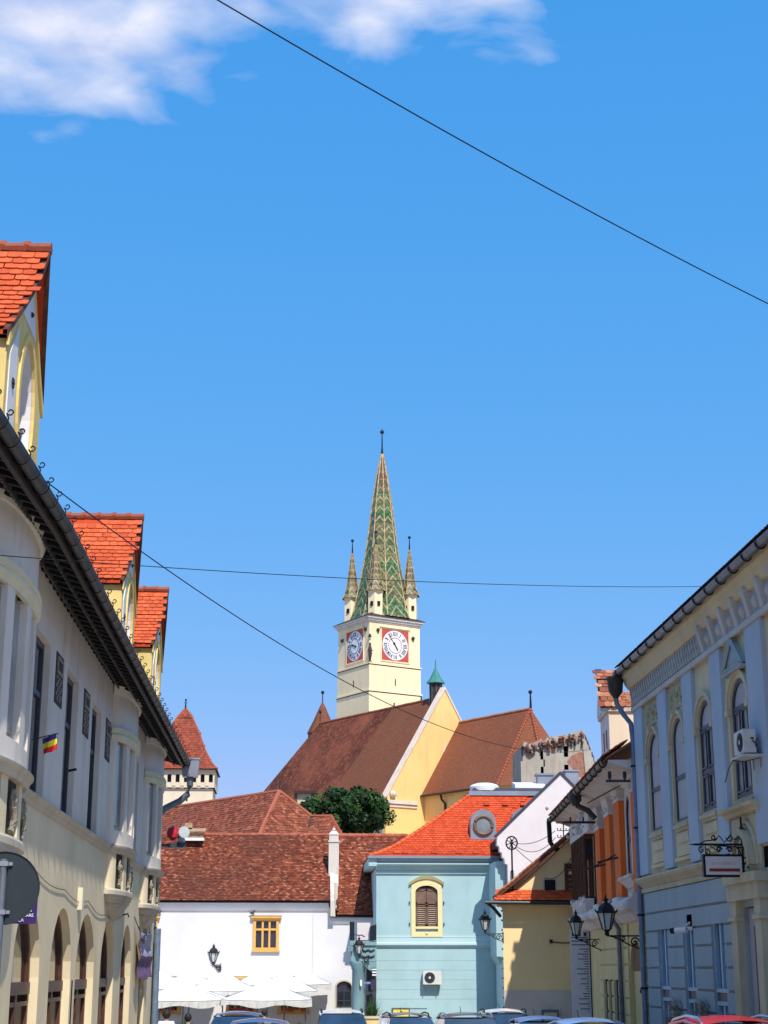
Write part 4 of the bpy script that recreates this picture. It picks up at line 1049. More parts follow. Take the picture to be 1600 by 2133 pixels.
# jettied upper floor: cornice slab that bows out, with white plinths
q = MB(OF)
q.sweep([(.1, 0), (OL, 0)], [(0, 3.30), (.10, 3.34), (.26, 3.52), (.42, 3.60), (.46, 3.70), (.46, 3.80), (.30, 3.92), (0, 4.0)]); q.build('cornice', 'pinkish_white', OH)
OD = .30
for a, b, zt in ((.3, .85, 6.62), (3.35, 4.45, 6.68), (5.65, 6.85, 6.5), (8.2, 9.4, 6.3)):
    f = MB(OF).box(a, b, 0, .16, 4.02, zt).build('pilaster', 'orange_paint', OH)
    MB(OF).box(a - .06, b + .06, 0, .30, 3.7, 4.02).build('plinth', 'pinkish_white', OH)
    q = MB(OF); q.box(a - .03, b + .03, 0, .18, zt, zt + .10); q.hexa([(a, 0, zt + .1), (b, 0, zt + .1), (b, .16, zt + .1), (a, .16, zt + .1), (a - .06, 0, 6.98), (b + .06, 0, 6.98), (b + .06, .24, 6.98), (a - .06, .24, 6.98)]); q.build('capital', 'pinkish_white', OH)
    q = MB(OF)
    for k in range(9): q.sphere((a + random.uniform(0, b - a), .18, zt + random.uniform(.1, .3)), random.uniform(.04, .07), 5)
    q.build('ornament', 'pinkish_white', OH)
for a, b, c, e, r in ((1.05, 1.95, 4.55, 6.75, .5), (2.2, 3.1, 4.55, 6.75, .5), (4.7, 5.4, 4.4, 6.6, .3), (7.1, 8.0, 4.4, 6.6, .3)):
    window(OF, (a + .01, b - .01, c + .01, e - .01, r), -.075, OH, 'dark_wood', 'curtain_pane', vs=0, hs_=(5.55,), fw=.12, bar=.12)
q = MB(OF); q.hexa([(1.1, 0, 4.22), (3.0, 0, 4.22), (3.0, .05, 4.22), (1.1, .05, 4.22), (.9, 0, 4.45), (3.25, 0, 4.45), (3.25, .24, 4.45), (.9, .24, 4.45)]); q.box(.85, 3.27, 0, .27, 4.45, 4.52); q.build('sill', 'pinkish_white', OH)
# carved wooden balcony window at the far end
bl = MB(OF); bl.box(10.9, 14.9, 0, .36, 4.35, 6.35); b_ = bl.build('timber_bay', 'wood_brown', OH)
for k in range(9):
    MB(OF).box(10.9 + k * .48, 10.98 + k * .48, .36, .40, 4.35, 6.3).build('post', 'wood_brown', b_)
for k in range(4): MB(OF).box(10.84, 10.9, .04 + k * .10, .075 + k * .10, 4.35, 5.5 if k else 6.3).build('post', 'wood_light' if k % 2 == 0 else 'wood_brown', b_)
MB(OF).box(10.87, 10.9, .05, .32, 5.55, 6.2).build('opening', 'black_iron', b_)
q = MB(OF)
random.seed(11)
for k in range(40): q.sphere((random.uniform(10.8, 14.9), random.uniform(.3, .42), random.uniform(4.15, 4.38)), random.uniform(.04, .07), 5)
q.box(10.8, 14.9, .1, .40, 3.95, 4.3)
for k in range(10): q.hexa([(10.5 + k * .42, .2, 3.75), (10.62 + k * .42, .2, 3.75), (10.62 + k * .42, .4, 3.75), (10.5 + k * .42, .4, 3.75), (10.45 + k * .42, .2, 4.1), (10.67 + k * .42, .2, 4.1), (10.67 + k * .42, .45, 4.1), (10.45 + k * .42, .45, 4.1)])
q.build('carved_apron', 'pinkish_white', b_)
q = MB(OF)
for k in range(90): q.sphere((random.uniform(9.5, 15.4), random.uniform(.05, .5), random.uniform(6.45, 6.98)), random.uniform(.04, .09), 5)
q.box(9.5, 15.6, 0, .35, 6.36, 7.0)
q.build('stucco_ornament', 'pinkish_white', OH)
# eaves, gutter, roof
q = MB(OF); q.sweep([(.1, 0), (OL, 0)], [(0, 6.98), (.06, 7.0), (.14, 7.14), (.62, 7.32), (.80, 7.36), (.80, 7.42), (0, 7.42)]); q.build('eaves', 'pinkish_white', OH)
q = MB(OF); q.tube([(1.2, .02, 7.05), (9.5, .35, 7.22)], .02, 5); q.build('wall_cable', 'black_iron', OH)
gt = MB(OF); gt.sweep([(.2, .80), (OL, .80)], [(.09 - .10 * math.cos(math.pi * k / 8), 7.42 - .13 * math.sin(math.pi * k / 8)) for k in range(9)] + [(.17, 7.41), (.09, 7.33), (.01, 7.41)]); gt.build('gutter', 'gutter_zinc', OH, smooth=True)
y = .6
while y < OL:
    q = MB(OF); q.tube([(y, .79, 7.45)] + [(y, .89 - .115 * math.cos(math.pi * k / 6), 7.42 - .15 * math.sin(math.pi * k / 6)) for k in range(7)], .016, 5); q.build('gutter_bracket', 'black_iron', OH); y += 1.1
rf = MB(OF); rf.hexa([(.1, .82, 7.46), (OL, .82, 7.46), (OL, -5.0, 11.0), (.1, -5.0, 11.0), (.1, .82, 7.52), (OL, .82, 7.52), (OL, -5.0, 11.1), (.1, -5.0, 11.1)]); rf.build('roof', 'tile_weathered', OH)
A = OF.p(.1, .92, 7.5); B = OF.p(OL, .92, 7.5); C_ = OF.p(OL, .25, 7.93); D_ = OF.p(.1, .25, 7.93)
roof_tiles([A, B, C_, D_], .2, .19, 'tile_weathered', OH, th=.03, jitter=.03)
MB(OF).hexa([(OL - .3, .8, 7.4), (OL, .8, 7.4), (OL, -5, 7.4), (OL - .3, -5, 7.4), (OL - .3, .8, 7.56), (OL, .8, 7.56), (OL, -5, 11.2), (OL - .3, -5, 11.2)]).build('gable_end', 'old_white', OH)
dp = MB(OF); dp.tube([(8.2, .85, 7.3), (8.2, .8, 7.0), (8.1, .5, 6.85), (8.0, .3, 6.6)], .09, 8); dp.build('downpipe', 'gutter_zinc', OH, smooth=True)
hp = MB(OF); hp.lathe((8.2, .88), [(.07, 7.0), (.2, 7.15), (.22, 7.4)], 10); hp.build('hopper', 'gutter_zinc', OH)
dp = MB(OF); dp.tube([(4.58, .1, 6.9), (4.58, .1, 4.1), (4.58, .5, 3.75), (4.58, .14, 3.2), (4.58, .12, -.8)], .07, 8); dp.build('downpipe', 'pipe_grey', OH, smooth=True)
dp = MB(OF); dp.tube([(OL - .1, .92, 7.35), (OL - .15, .9, 6.6), (OL - .2, .75, 6.35), (OL - .3, .3, 6.2), (OL - .4, .02, 5.9)], .09, 8); dp.build('downpipe', 'black_iron', OH, smooth=True)
q = MB(OF); q.box(8.6, 8.7, .1, 1.45, 6.50, 6.57); q.tube([(8.65, 1.0, 6.56), (8.65, 1.0, 6.70)], .03, 6); q.tube([(8.65, .6, 6.56), (8.65, .6, 6.70)], .03, 6); q.build('beam', 'dark_wood', OH)
q = MB(OF); q.box(.3, .4, .05, .85, 6.86, 6.92)
for u_ in (.35, .75): q.tube([(.35, u_, 6.92), (.35, u_, 6.99), (.35, u_, 7.14)], .04, 6, [.02, .055, .05])
q.build('insulator_rack', 'gutter_zinc', OH)
for u_ in (3.9, 7.0):
    q = MB(OF); q.tube([(u_, .1, 5.15), (u_, .75, 5.0)], .03, 5); q.tube([(u_, .6, 5.02), (u_ + .5, .15, 5.25)], .02, 5); q.build('flag_holder', 'dark_wood', OH)
# attic dormer above the eaves with orange tiles
dd = MB(OF); dd.box(8.4, 10.6, -4.5, -.32, 7.6, 10.0); do = dd.build('dormer', 'tower2_cream', OH)
MB(OF).box(8.38, 10.62, -.319, -.30, 7.6, 10.0).build('front', 'pinkish_white', do)
for u_ in (9.0, 9.7): MB(OF).box(u_, u_ + .2, -.299, -.285, 8.9, 9.5).build('window', 'dark_glass', do)
MB(OF).box(8.32, 10.68, -4.4, -.22, 10.0, 10.12).build('moulding', 'old_white', do)
cu = 9.5
prof = [(8.30, 10.12), (8.42, 10.45), (8.68, 10.80), (9.05, 11.12), (9.5, 11.48)]
full = prof + [(2 * cu - u, z) for u, z in prof[-2::-1]]
MB(OF).prism(full, -.75, -.26).build('roof_deck', 'wood_brown', do)
MB(OF).prism(full, -.259, -.20).build('front_gable', 'pinkish_white', do)
MB(OF).prism([(8.18, 9.98), (8.3, 10.0), (9.5, 11.50), (9.5, 11.58)], -.26, -.05).build('verge_board', 'dark_sheet', do)
for (a, b) in zip(prof, prof[1:]):
    A = OF.p(a[0] - .02, -.06, a[1]); B = OF.p(a[0] - .02, -.72, a[1]); C_ = OF.p(b[0] - .02, -.72, b[1]); D_ = OF.p(b[0] - .02, -.06, b[1])
    roof_tiles([A, B, C_, D_], .22, .2, 'tile_weathered', do, th=.02)
MB(OF).prism([(8.45, 10.1), (10.6, 10.1), (9.6, 10.75)], -4.4, -.75).build('rear_roof', 'tile_dark', do)
roof_tiles([OF.p(8.43, -.75, 10.12), OF.p(8.43, -4.4, 10.12), OF.p(9.6, -4.4, 10.78), OF.p(9.6, -.75, 10.78)], .22, .15, 'tile_weathered', do, th=.04)
# ============================================================ low yellow house at the end of the right row
def front(y): return Fr((0, y), (1, 0), (0, -1))       # a wall that faces the camera's end of the street; u = x
F58 = front(58)
YH = thing('yellow_house', (9, 58, -1), 'low yellow house with a brown shuttered gable opening and a strip of orange tiles', 'house')
q = MB(); q.hexa([(7.45, 58, -1.5), (11.2, 58, -1.5), (12.4, 70, -1.5), (9.22, 70, -1.5), (7.45, 58, 4.4), (11.2, 58, 4.4), (12.4, 70, 4.4), (9.22, 70, 4.4)]); q.build('wall', 'yellow_wall', YH)
MB(F58).box(7.46, 11.2, 0, .012, -1.5, 1.38).build('base', 'yellow_base', YH)
q = MB(F58); q.prism([(7.5, 4.4), (11.2, 4.4), (11.2, 7.6), (10.35, 6.95)], -.5, 0); q.build('gable_wall', 'yellow_wall', YH)
q = MB(F58); q.hexa([(9.1, -12, 4.38), (9.4, -12, 4.38), (7.55, .32, 4.38), (7.25, .32, 4.38), (9.1, -12, 4.42), (9.45, -12, 4.42), (7.6, .32, 4.42), (7.25, .32, 4.42)])
q.prism([(7.22, 4.50), (10.4, 7.06), (10.4, 7.2), (7.15, 4.60)], -.5, .34); q.build('roof_edge', 'wood_brown', YH)
q = MB(); q.hexa([(7.2, 58.5, 4.5), (10.4, 58.5, 7.06), (12.2, 70, 7.06), (9.25, 70, 4.5), (7.15, 58.5, 4.6), (10.4, 58.5, 7.2), (12.2, 70, 7.2), (9.2, 70, 4.6)]); q.build('roof', 'tile_weathered', YH)
for k in range(22):
    t_ = k / 22; q = MB(F58); u_, z_ = 7.15 + 3.25 * t_, 4.60 + 2.6 * t_
    q.tube([(u_, .34, z_ + .02), (u_ + .17, .34, z_ + .155)], .05, 6, [.055, .04]); q.build('verge_tile', 'tile_weathered', YH)
q = MB(F58); q.prism([(7.2, 4.30), (7.25, 4.22), (11.2, 4.22), (11.2, 4.36), (7.2, 4.36)], 0, .36); q.build('eaves', 'yellow_wall', YH)
q = MB(F58); q.hexa([(7.2, 0, 4.37), (11.2, 0, 4.37), (11.2, .55, 4.37), (7.2, .55, 4.37), (7.3, 0, 4.74), (11.2, 0, 4.74), (11.2, .55, 4.41), (7.2, .55, 4.41)]); q.build('pent_roof', 'tile_dark', YH)
roof_tiles([F58.p(7.2, .58, 4.40), F58.p(11.2, .58, 4.40), F58.p(11.2, 0, 4.78), F58.p(7.3, 0, 4.78)], .2, .18, 'tile_orange', YH)
q = MB(F58); q.tube([(6.75, .62, 4.36), (11.2, .62, 4.33)], .065, 8); q.build('gutter', 'gutter_zinc', YH, smooth=True)
q = MB(F58); q.tube([(6.85, .6, 4.33), (7.1, .4, 4.15), (7.35, .1, 3.9)], .06, 8); q.build('downpipe', 'gutter_zinc', YH, smooth=True)
MB(F58).box(8.93, 9.41, .0, .03, 4.76, 5.22).build('window_frame', 'old_white', YH)
MB(F58).box(8.98, 9.37, .03, .045, 4.79, 5.17).build('window', 'black_iron', YH)
sh_ = MB(F58); ring(sh_, (9.72, 10.45, 4.42, 5.75, 0), .10, 0, .10); s_o = sh_.build('shutter', 'wood_brown', YH)
for k in range(7): MB(F58).box(9.81, 10.36, .03, .07, 4.53 + k * .17, 4.66 + k * .17).build('board', 'wood_brown', s_o)
MB(F58).box(9.86, 10.28, .072, .085, 5.36, 5.47).build('slot', 'old_white', s_o)
q = MB(F58); q.box(9.11, 9.2, 0, .1, 2.97, 3.1); q.tube([(9.15, .03, 3.02), (9.6, .03, 2.98), (10.1, .03, 3.0)], .018, 5); q.build('wall_cable', 'dark_wood', YH)
q = MB(F58); q.box(8.75, 9.35, 0, .12, -.2, .72); q.build('meter_box', 'pipe_grey', YH); MB(F58).box(8.82, 9.28, .12, .13, -.1, .62).build('meter_door', 'stone_trim', YH)
for k in range(13):
    MB(F58).box(7.40, 7.45, -.06, .0, .1 + k * .33, .16 + k * .33).build('cramp', 'dark_frame', YH)

# ============================================================ white fire-wall gable behind it
F72 = front(72)
GH = thing('gabled_house', (11, 76, -1.3), 'house with a plain white fire-wall gable rising behind the yellow house', 'house')
q = MB(F72); q.prism([(9.52, -1.6), (15.2, -1.6), (15.2, 7.4), (12.02, 10.6), (9.08, 7.82), (9.06, 7.42), (9.16, 7.38), (9.18, 7.14), (9.27, 7.10), (9.29, 6.88), (9.38, 6.84), (9.40, 6.62), (9.52, 6.58)], -.5, 0); q.build('gable_wall', 'gable_white', GH)
MB(F72).box(9.6, 15.1, -14, -.51, -1.6, 7.3).build('wall', 'gable_white', GH)
q = MB(F72); q.prism([(12.02, 10.6), (9.04, 7.79), (9.0, 7.88), (12.02, 10.74)], -.6, .05); q.prism([(12.02, 10.6), (15.2, 7.4), (15.26, 7.5), (12.02, 10.74)], -.6, .05); q.build('coping', 'dark_sheet', GH)
q = MB(F72); q.prism([(12.02, 10.5), (9.2, 7.75), (9.2, 7.4), (15.1, 7.3)], -14, -.52); q.build('roof', 'tile_dark', GH)
q = MB(F72); q.sphere((11.37, .01, 9.1), .08, 8, 1); q.build('vent', 'sill_stone', GH)
q = MB(F72); q.box(12.5, 13.1, -2.2, -1.4, 9.6, 10.9); q.box(12.45, 13.15, -2.25, -1.35, 10.9, 10.97); q.build('chimney', 'zinc_sheet', GH)
# low side wall in front of it, hidden behind the yellow house but for its shadow
q = MB(); q.box(9.25, 9.6, 71.05, 74.7, -1.6, 2.55); q.build('side_wall', 'teal_trim', GH)

# ============================================================ teal corner house
F75 = front(75)
TH = thing('corner_house', (6.5, 77, -1.4), 'teal corner house with an orange hipped roof, round dormer and brown shuttered window', 'house')
TX0, TX1 = 3.78, 9.5
q = wall(MB(F75), TX0, TX1, -1.6, 6.62, [(5.60, 6.63, 3.97, 5.80, .28)], reveal=.16); q.box(TX0 + .01, TX1, -13, -.2, -1.6, 6.6); q.box(TX0, TX0 + .01, -.2, 0, -1.6, 6.6); q.build('wall', 'teal_wall', TH)
q = MB(F75); q.sweep([(TX0 - .02, 0), (TX1, 0)], [(0, 6.30), (.07, 6.32), (.10, 6.42), (.08, 6.50), (.14, 6.56), (.18, 6.66), (.34, 6.70), (.38, 6.78), (.24, 6.84), (.30, 6.95), (.30, 7.04), (0, 7.04)]); 
q.build('cornice', 'teal_wall', TH)
q = MB(F75); q.sweep([(TX0 - .36, 0), (TX1, 0)], [(.30, 6.735), (.385, 6.735), (.39, 6.79), (.30, 6.80)]); q.build('cornice_fillet', 'teal_trim', TH)
q = MB(); q.box(3.42, 3.80, 74.62, 88, 6.66, 7.04); q.build('side_cornice', 'teal_wall', TH)
q = MB(F75); q.sweep([(TX0 - .12, 0), (TX1, 0)], [(0, 3.02), (.05, 3.04), (.10, 3.12), (.14, 3.14), (.14, 3.22), (.04, 3.26), (.04, 3.48), (0, 3.50)]); q.build('string_course', 'teal_trim', TH)
q = MB(F75); q.sweep([(TX0 - .02, 0), (TX1, 0)], [(0, 3.47), (.05, 3.48), (.05, 3.53), (0, 3.54)]); q.build('string_course', 'teal_trim', TH)
for k in range(9):
    if k in (3,): continue
    z_ = -.9 + k * .42
    MB(F75).box(TX0 + .02, 9.2, 0, .008, z_, z_ + .395).build('block', 'teal_wall', TH)
# projecting pier at the right with its tapered foot
q = MB(); q.hexa([(9.02, 72.55, 2.62), (9.50, 72.55, 2.62), (9.50, 75, 2.62), (9.02, 75, 2.62), (9.02, 72.55, 6.75), (9.50, 72.55, 6.75), (9.50, 75, 6.75), (9.02, 75, 6.75)])
q.hexa([(9.3, 72.9, 2.2), (9.50, 72.9, 2.2), (9.50, 75, 2.2), (9.3, 75, 2.2), (9.02, 72.55, 2.618), (9.50, 72.55, 2.618), (9.50, 75, 2.618), (9.02, 75, 2.618)]); q.build('pier', 'teal_wall', TH)
# window with shutters
wf = MB(F75); ring(wf, (5.40, 6.83, 3.50, 6.0, .42), .20, 0, .07); w_o = wf.build('window', 'window_cream', TH)
q = MB(F75)
for (a, b, c, d) in ((5.24, 7.0, .07, .20),):
    for k in range(10):
        t0, t1 = -1 + 2 * k / 10, -1 + 2 * (k + 1) / 10
        z0_, z1_ = 5.80 + .30 * (1 - t0 * t0), 5.80 + .30 * (1 - t1 * t1)
        u0_, u1_ = 6.115 + t0 * .80, 6.115 + t1 * .80
        q.hexa([(u0_, 0, z0_), (u1_, 0, z1_), (u1_, .12, z1_), (u0_, .12, z0_), (u0_, 0, z0_ + .14), (u1_, 0, z1_ + .14), (u1_, .20, z1_ + .14), (u0_, .20, z0_ + .14)])
q.prism([(5.42, 5.7), (5.42, 5.82)] + [(6.115 + t_ / 10 * .70, 5.82 + .28 * (1 - t_ * t_ / 100)) for t_ in range(-10, 11)] + [(6.81, 5.7)] + [(6.115 - t_ / 10 * .5, 5.62 + .26 * (1 - t_ * t_ / 100)) for t_ in range(-10, 11)], .0, .055)
q.build('hood', 'window_cream', w_o)
q = MB(F75); q.box(5.60, 6.63, 0, .10, 3.86, 3.97); q.box(5.60, 6.63, 0, .06, 3.56, 3.72); q.sphere((6.115, .07, 3.66), .06, 8); q.build('sill', 'window_cream', w_o)
q = MB(F75); q.prism(outline((5.60, 6.63, 3.97, 5.80, .28)), -.16, -.13); q.build('backing', 'black_iron', w_o)
for a, b in ((5.63, 6.105), (6.125, 6.60)):
    q = MB(F75)
    q.box(a, a + .06, -.12, -.05, 3.99, 5.62); q.box(b - .06, b, -.12, -.05, 3.99, 5.62)
    for z_ in (3.99, 4.86, 4.98, 5.56): q.box(a, b, -.12, -.05, z_, z_ + .07)
    q.box(a, b, -.115, -.06, 5.6, 5.70)
    s1 = q.build('shutter', 'brown_shutter', w_o)
    MB(F75).box(a + .06, b - .06, -.11, -.075, 5.05, 5.56).build('panel', 'brown_shutter', s1) if False else MB(F75).box(a + .06, b - .06, -.11, -.075, 5.05, 5.56).build('panel', 'brown_shutter', w_o)
    for k in range(9):
        z_ = 4.08 + k * .088
        MB(F75).hexa([(a + .07, -.11, z_ + .03), (b - .07, -.11, z_ + .03), (b - .07, -.06, z_), (a + .07, -.06, z_), (a + .07, -.11, z_ + .055), (b - .07, -.11, z_ + .055), (b - .07, -.06, z_ + .025), (a + .07, -.06, z_ + .025)]).build('slat', 'shutter_slat', w_o)
for u_ in (5.32, 6.91):
    for z_ in (4.0, 4.95): MB(F75).box(u_ - .02, u_ + .02, 0, .06, z_, z_ + .13).build('shutter_catch', 'black_iron', w_o)
# roof: concave hipped slope, flat top with sheet metal edge
zt, ztop = 7.08, 10.32
def cc(t_): return t_ ** 1.0
pr = [(0, 0), (.10, .045), (.25, .16), (.5, .42), (.75, .71), (1, 1)]       # (run, rise) of the bell-cast slope
ex0, ex1, topx = 3.40, 9.6, 8.62
rfm = MB()
segs = []
for (a, za_), (b, zb_) in zip(pr, pr[1:]):
    xa, xb = ex0 + (topx - ex0) * a, ex0 + (topx - ex0) * b
    ya, yb = 74.58 + 4.0 * a, 74.58 + 4.0 * b
    Za, Zb = zt + (ztop - zt) * za_, zt + (ztop - zt) * zb_
    rfm.face([(xa, ya, Za), (15, ya, Za), (15, yb, Zb), (xb, yb, Zb)])
    rfm.face([(xa, ya, Za), (xb, yb, Zb), (xb, 88 - 4 * b, Zb), (xa, 88 - 4 * a, Za)])
    segs.append(((xa, ya, Za), (xb, yb, Zb)))
rfm.face([(ex0, 74.58, zt - .05), (15, 74.58, zt - .05), (15, 74.58, zt), (ex0, 74.58, zt)]); rfm.face([(ex0, 74.58, zt - .05), (ex0, 88, zt - .05), (15, 88, zt - .05), (15, 74.58, zt - .05)])
rfo = rfm.build('roof', 'tile_orange_joined', TH)
for a, b in segs:
    roof_tiles([Vector((a[0], a[1], a[2])), Vector((10.4, a[1], a[2])), Vector((11.6 if b[2] > 9 else 10.6, b[1], b[2])), Vector(b)], .18, .17, 'tile_orange_joined', rfo, single=False, th=.012, jitter=.004)
for k in range(23):
    t0 = k / 23; 
    def hp_(t_):
        for (a, za_), (b, zb_) in zip(pr, pr[1:]):
            if t_ <= b + 1e-6:
                f_ = (t_ - a) / (b - a); return (ex0 + (topx - ex0) * t_, 74.58 + 4.0 * t_, zt + (ztop - zt) * (za_ + (zb_ - za_) * f_) + .04)
    q = MB(); q.tube([hp_(t0), hp_(min(1, t0 + 1 / 21))], .1, 8, [.115, .085]); q.build('hip_tile', 'tile_orange', TH, smooth=True)
MB().box(ex0 - .03, 9.7, 74.47, 74.60, 7.0, 7.12).build('gutter', 'zinc_sheet', TH)
q = MB(); q.box(topx - .1, 12.2, 78.4, 78.55, ztop - .02, ztop + .20); q.build('parapet_sheet', 'zinc_sheet', TH)
q = MB(); q.hexa([(topx, 78.56, ztop), (15, 78.56, ztop), (15, 86, ztop), (topx, 86, ztop), (topx + .2, 79, ztop + .42), (15, 79, ztop + .42), (15, 84, ztop + .5), (topx + .2, 84, ztop + .5)]); q.build('flat_roof', 'dark_sheet', TH)
for k, (xa, xb, kind_) in enumerate(((8.75, 10.1, 'dome'), (10.9, 12.4, 'box'), (12.1, 12.9, 'box'))):
    z_ = ztop + .38
    q = MB()
    if k == 0:
        q.lathe(((xa + xb) / 2, 79.5), [(.72, z_ - .1), (.74, z_ + .12), (.66, z_ + .22), (.4, z_ + .30), (.02, z_ + .33)], 18)
        q.build('roof_light', 'white_frame', TH, smooth=True)
    elif k == 1: q.hexa([(xa, 79.0, z_), (xb, 79.0, z_), (xb, 80.2, z_), (xa, 80.2, z_), (xa, 79.0, z_ + .22), (xb, 79.0, z_ + .22), (xb, 80.2, z_ + .45), (xa, 80.2, z_ + .45)]); q.build('roof_light', 'white_frame', TH)
    else: q.box(xa, xb, 79.4, 80.0, z_, z_ + .72); q.box(xa - .06, xb + .06, 79.34, 80.06, z_ + .72, z_ + .82); q.build('roof_vent', 'zinc_sheet', TH)
for k in range(10):
    x_, tz = (5.0, 6.35, 7.5, 8.3, 4.6, 9.3, 9.2, 10.1, 11.0, 8.8)[k], (0.12,) * 5 + (.1,) + (.86,) * 3 + (.1,)
    t_ = tz[k]; yy = 74.58 + 4 * t_; zz = hp_(t_)[2]
    MB().box(x_, x_ + .28, yy - .22, yy - .02, zz - .06, zz + .06).build('snow_guard', 'tile_orange', TH)
# round dormer
dx, dz_, dy = 8.92, 8.62, 75.95
q = MB(front(dy)); pts = [(dx - .62, 7.98)] + [(dx - .60 * math.cos(math.pi * k / 10), dz_ + .15 + .62 * math.sin(math.pi * k / 10)) for k in range(11)] + [(dx + .62, 7.98)]
q.prism(pts, -1.8, 0); do = q.build('dormer', 'zinc_sheet', TH)
q = MB(front(dy)); q.prism([(dx + .56 * math.cos(2 * math.pi * k / 28), dz_ + .05 + .52 * math.sin(2 * math.pi * k / 28)) for k in range(28)], .0, .03); q.build('surround', 'zinc_sheet', do)
q = MB(front(dy))
q.tube([(dx + .42 * math.cos(2 * math.pi * k / 28), .04, dz_ + .02 + .42 * math.sin(2 * math.pi * k / 28)) for k in range(29)], .085, 8); q.build('window_frame', 'brown_shutter', do)
q = MB(front(dy)); q.prism([(dx + .36 * math.cos(2 * math.pi * k / 28), dz_ + .02 + .36 * math.sin(2 * math.pi * k / 28)) for k in range(28)], .035, .045); q.build('pane', 'grey_glass', do)
q = MB(front(76.6)); q.prism([(10.55, 8.0)] + [(10.95 - .60 * math.cos(math.pi * k / 10), 8.9 + .62 * math.sin(math.pi * k / 10)) for k in range(11)] + [(11.6, 8.0)], -1.8, 0); q.build('dormer', 'zinc_sheet', TH)
dp = MB(); dp.tube([(9.35, 74.5, 7.0), (9.42, 74.2, 6.85), (9.6, 72.4, 6.5), (9.72, 71.9, 6.2), (9.72, 71.8, 2)], .07, 8); dp.build('downpipe', 'zinc_sheet', TH, smooth=True)
ac_unit('air_conditioner', F75, 6.32, .0, 1.42, 'small pale air conditioner fixed low on the sunlit teal wall')
yb_ = thing('notice_board', (4.9, 74.9, 0), 'yellow notice board on the teal wall above the parked cars', 'sign')
MB(F75).box(4.56, 5.26, .012, .05, -.5, .34).build('board', 'yellow_board', yb_)
q = MB(F75); ring(q, (4.50, 5.32, -.56, .40, 0), .05, .01, .07); q.build('frame', 'pipe_grey', yb_)
q = MB(F75); q.prism([(4.93 + .06 * math.cos(k * math.pi / 3), .21 + .06 * math.sin(k * math.pi / 3)) for k in range(6)], .05, .054); q.build('emblem', 'leaf_dark', yb_)
MB(F75).box(5.32, 6.1, .012, .03, .37, .39).build('trunking', 'zinc_sheet', yb_)

# ============================================================ teal gateway to the left of it
F74 = front(74.6)
PG = thing('gateway', (3.2, 74.8, -1.4), 'teal gateway with a round column and carved lintel beside the corner house', 'gateway')
q = MB(); q.lathe((2.98, 74.8), [(.34, -1.5), (.34, -.6), (.30, -.5), (.29, 2.05), (.33, 2.10), (.33, 2.16), (.42, 2.30), (.42, 2.42)], 20); q.build('column', 'teal_dark', PG, smooth=True)
q = MB(); q.box(3.34, 3.76, 74.9, 75.4, -1.5, 2.4); q.build('jamb', 'dark_frame', PG)
q = MB(F74); q.box(2.62, 3.78, -.5, .12, 2.42, 3.12); q.box(2.56, 3.78, -.55, .2, 3.12, 3.32); q.hexa([(2.5, -.5, 2.86), (2.7, -.5, 2.86), (2.7, .3, 2.86), (2.5, .3, 2.86), (2.44, -.5, 3.1), (2.7, -.5, 3.1), (2.7, .36, 3.1), (2.44, .36, 3.1)]); q.build('lintel', 'teal_dark', PG)
q = MB(F74)
for z_ in (2.62, 2.88):
    for k in range(9): q.sphere((3.05 + k * .075, .13, z_ + .03 * math.sin(k * 1.7)), .05, 5)
q.build('carving', 'sign_back', PG)
q = MB(F74); q.hexa([(3.35, -.3, 2.1), (3.78, -.3, 1.9), (3.78, .1, 1.9), (3.35, .1, 2.1), (3.1, -.3, 2.40), (3.78, -.3, 2.40), (3.78, .1, 2.40), (3.1, .1, 2.40)]); q.build('bracket', 'teal_dark', PG)
cs = thing('shop_sign', (3.2, 74.7, 3.3), 'white panel sign between two black boxes above the teal gateway', 'sign')
MB(F74).box(2.90, 3.50, -.05, .0, 3.34, 4.12).build('panel', 'sign_white', cs)
MB(F74).box(2.56, 2.77, -.1, .1, 3.34, 4.16).build('dark_box', 'copper_dark', cs)
MB(F74).hexa([(3.48, -.1, 3.34), (3.77, -.1, 3.34), (3.77, .25, 3.34), (3.48, .25, 3.34), (3.48, -.1, 3.95), (3.77, -.1, 4.05), (3.77, .25, 4.05), (3.48, .25, 3.95)]).build('dark_box', 'copper_dark', cs)
q = MB(F74); q.tube([(2.78, .01, 3.6), (2.95, .01, 3.57), (3.1, .01, 3.58), (3.25, .01, 3.5)], .018, 5); q.build('handwriting', 'print_dark', cs)
MB(F74).box(2.85, 3.5, -.04, .02, 3.325, 3.36).build('red_edge', 'print_red', cs)
MB(F74).box(3.04, 3.12, .21, .235, 1.35, 1.62).build('notice', 'print_white', PG)
bs = thing('hanging_sign', (3.6, 74.5, 1.5), 'small blue projecting sign with white letters in the teal gateway opening', 'sign')
MB(F74).box(3.30, 3.62, .20, .23, 1.42, 1.56).build('board', 'print_blue', bs)
text('P CAZARE', .085, (3.60, 74.365, 1.46), (R(90), 0, 0), 'print_white', bs)
MB(F74).hexa([(3.52, .24, 1.2), (3.77, .24, 1.05), (3.77, .28, 1.05), (3.52, .28, 1.2), (3.52, .24, 1.62), (3.77, .24, 1.68), (3.77, .28, 1.68), (3.52, .28, 1.62)]).build('backing', 'print_dark', bs)
mp = thing('sign_stack', (3.66, 74.3, 2), 'small striped white and dark plates at the teal wall edge above the blue sign', 'sign')
for k in range(3): MB(F74).box(3.58, 3.77, .24, .26, 1.80 + k * .12, 1.86 + k * .12).build('plate', 'print_white', mp)
MB(F74).box(3.57, 3.77, .22, .238, 1.76, 2.14).build('backing', 'print_dark', mp)
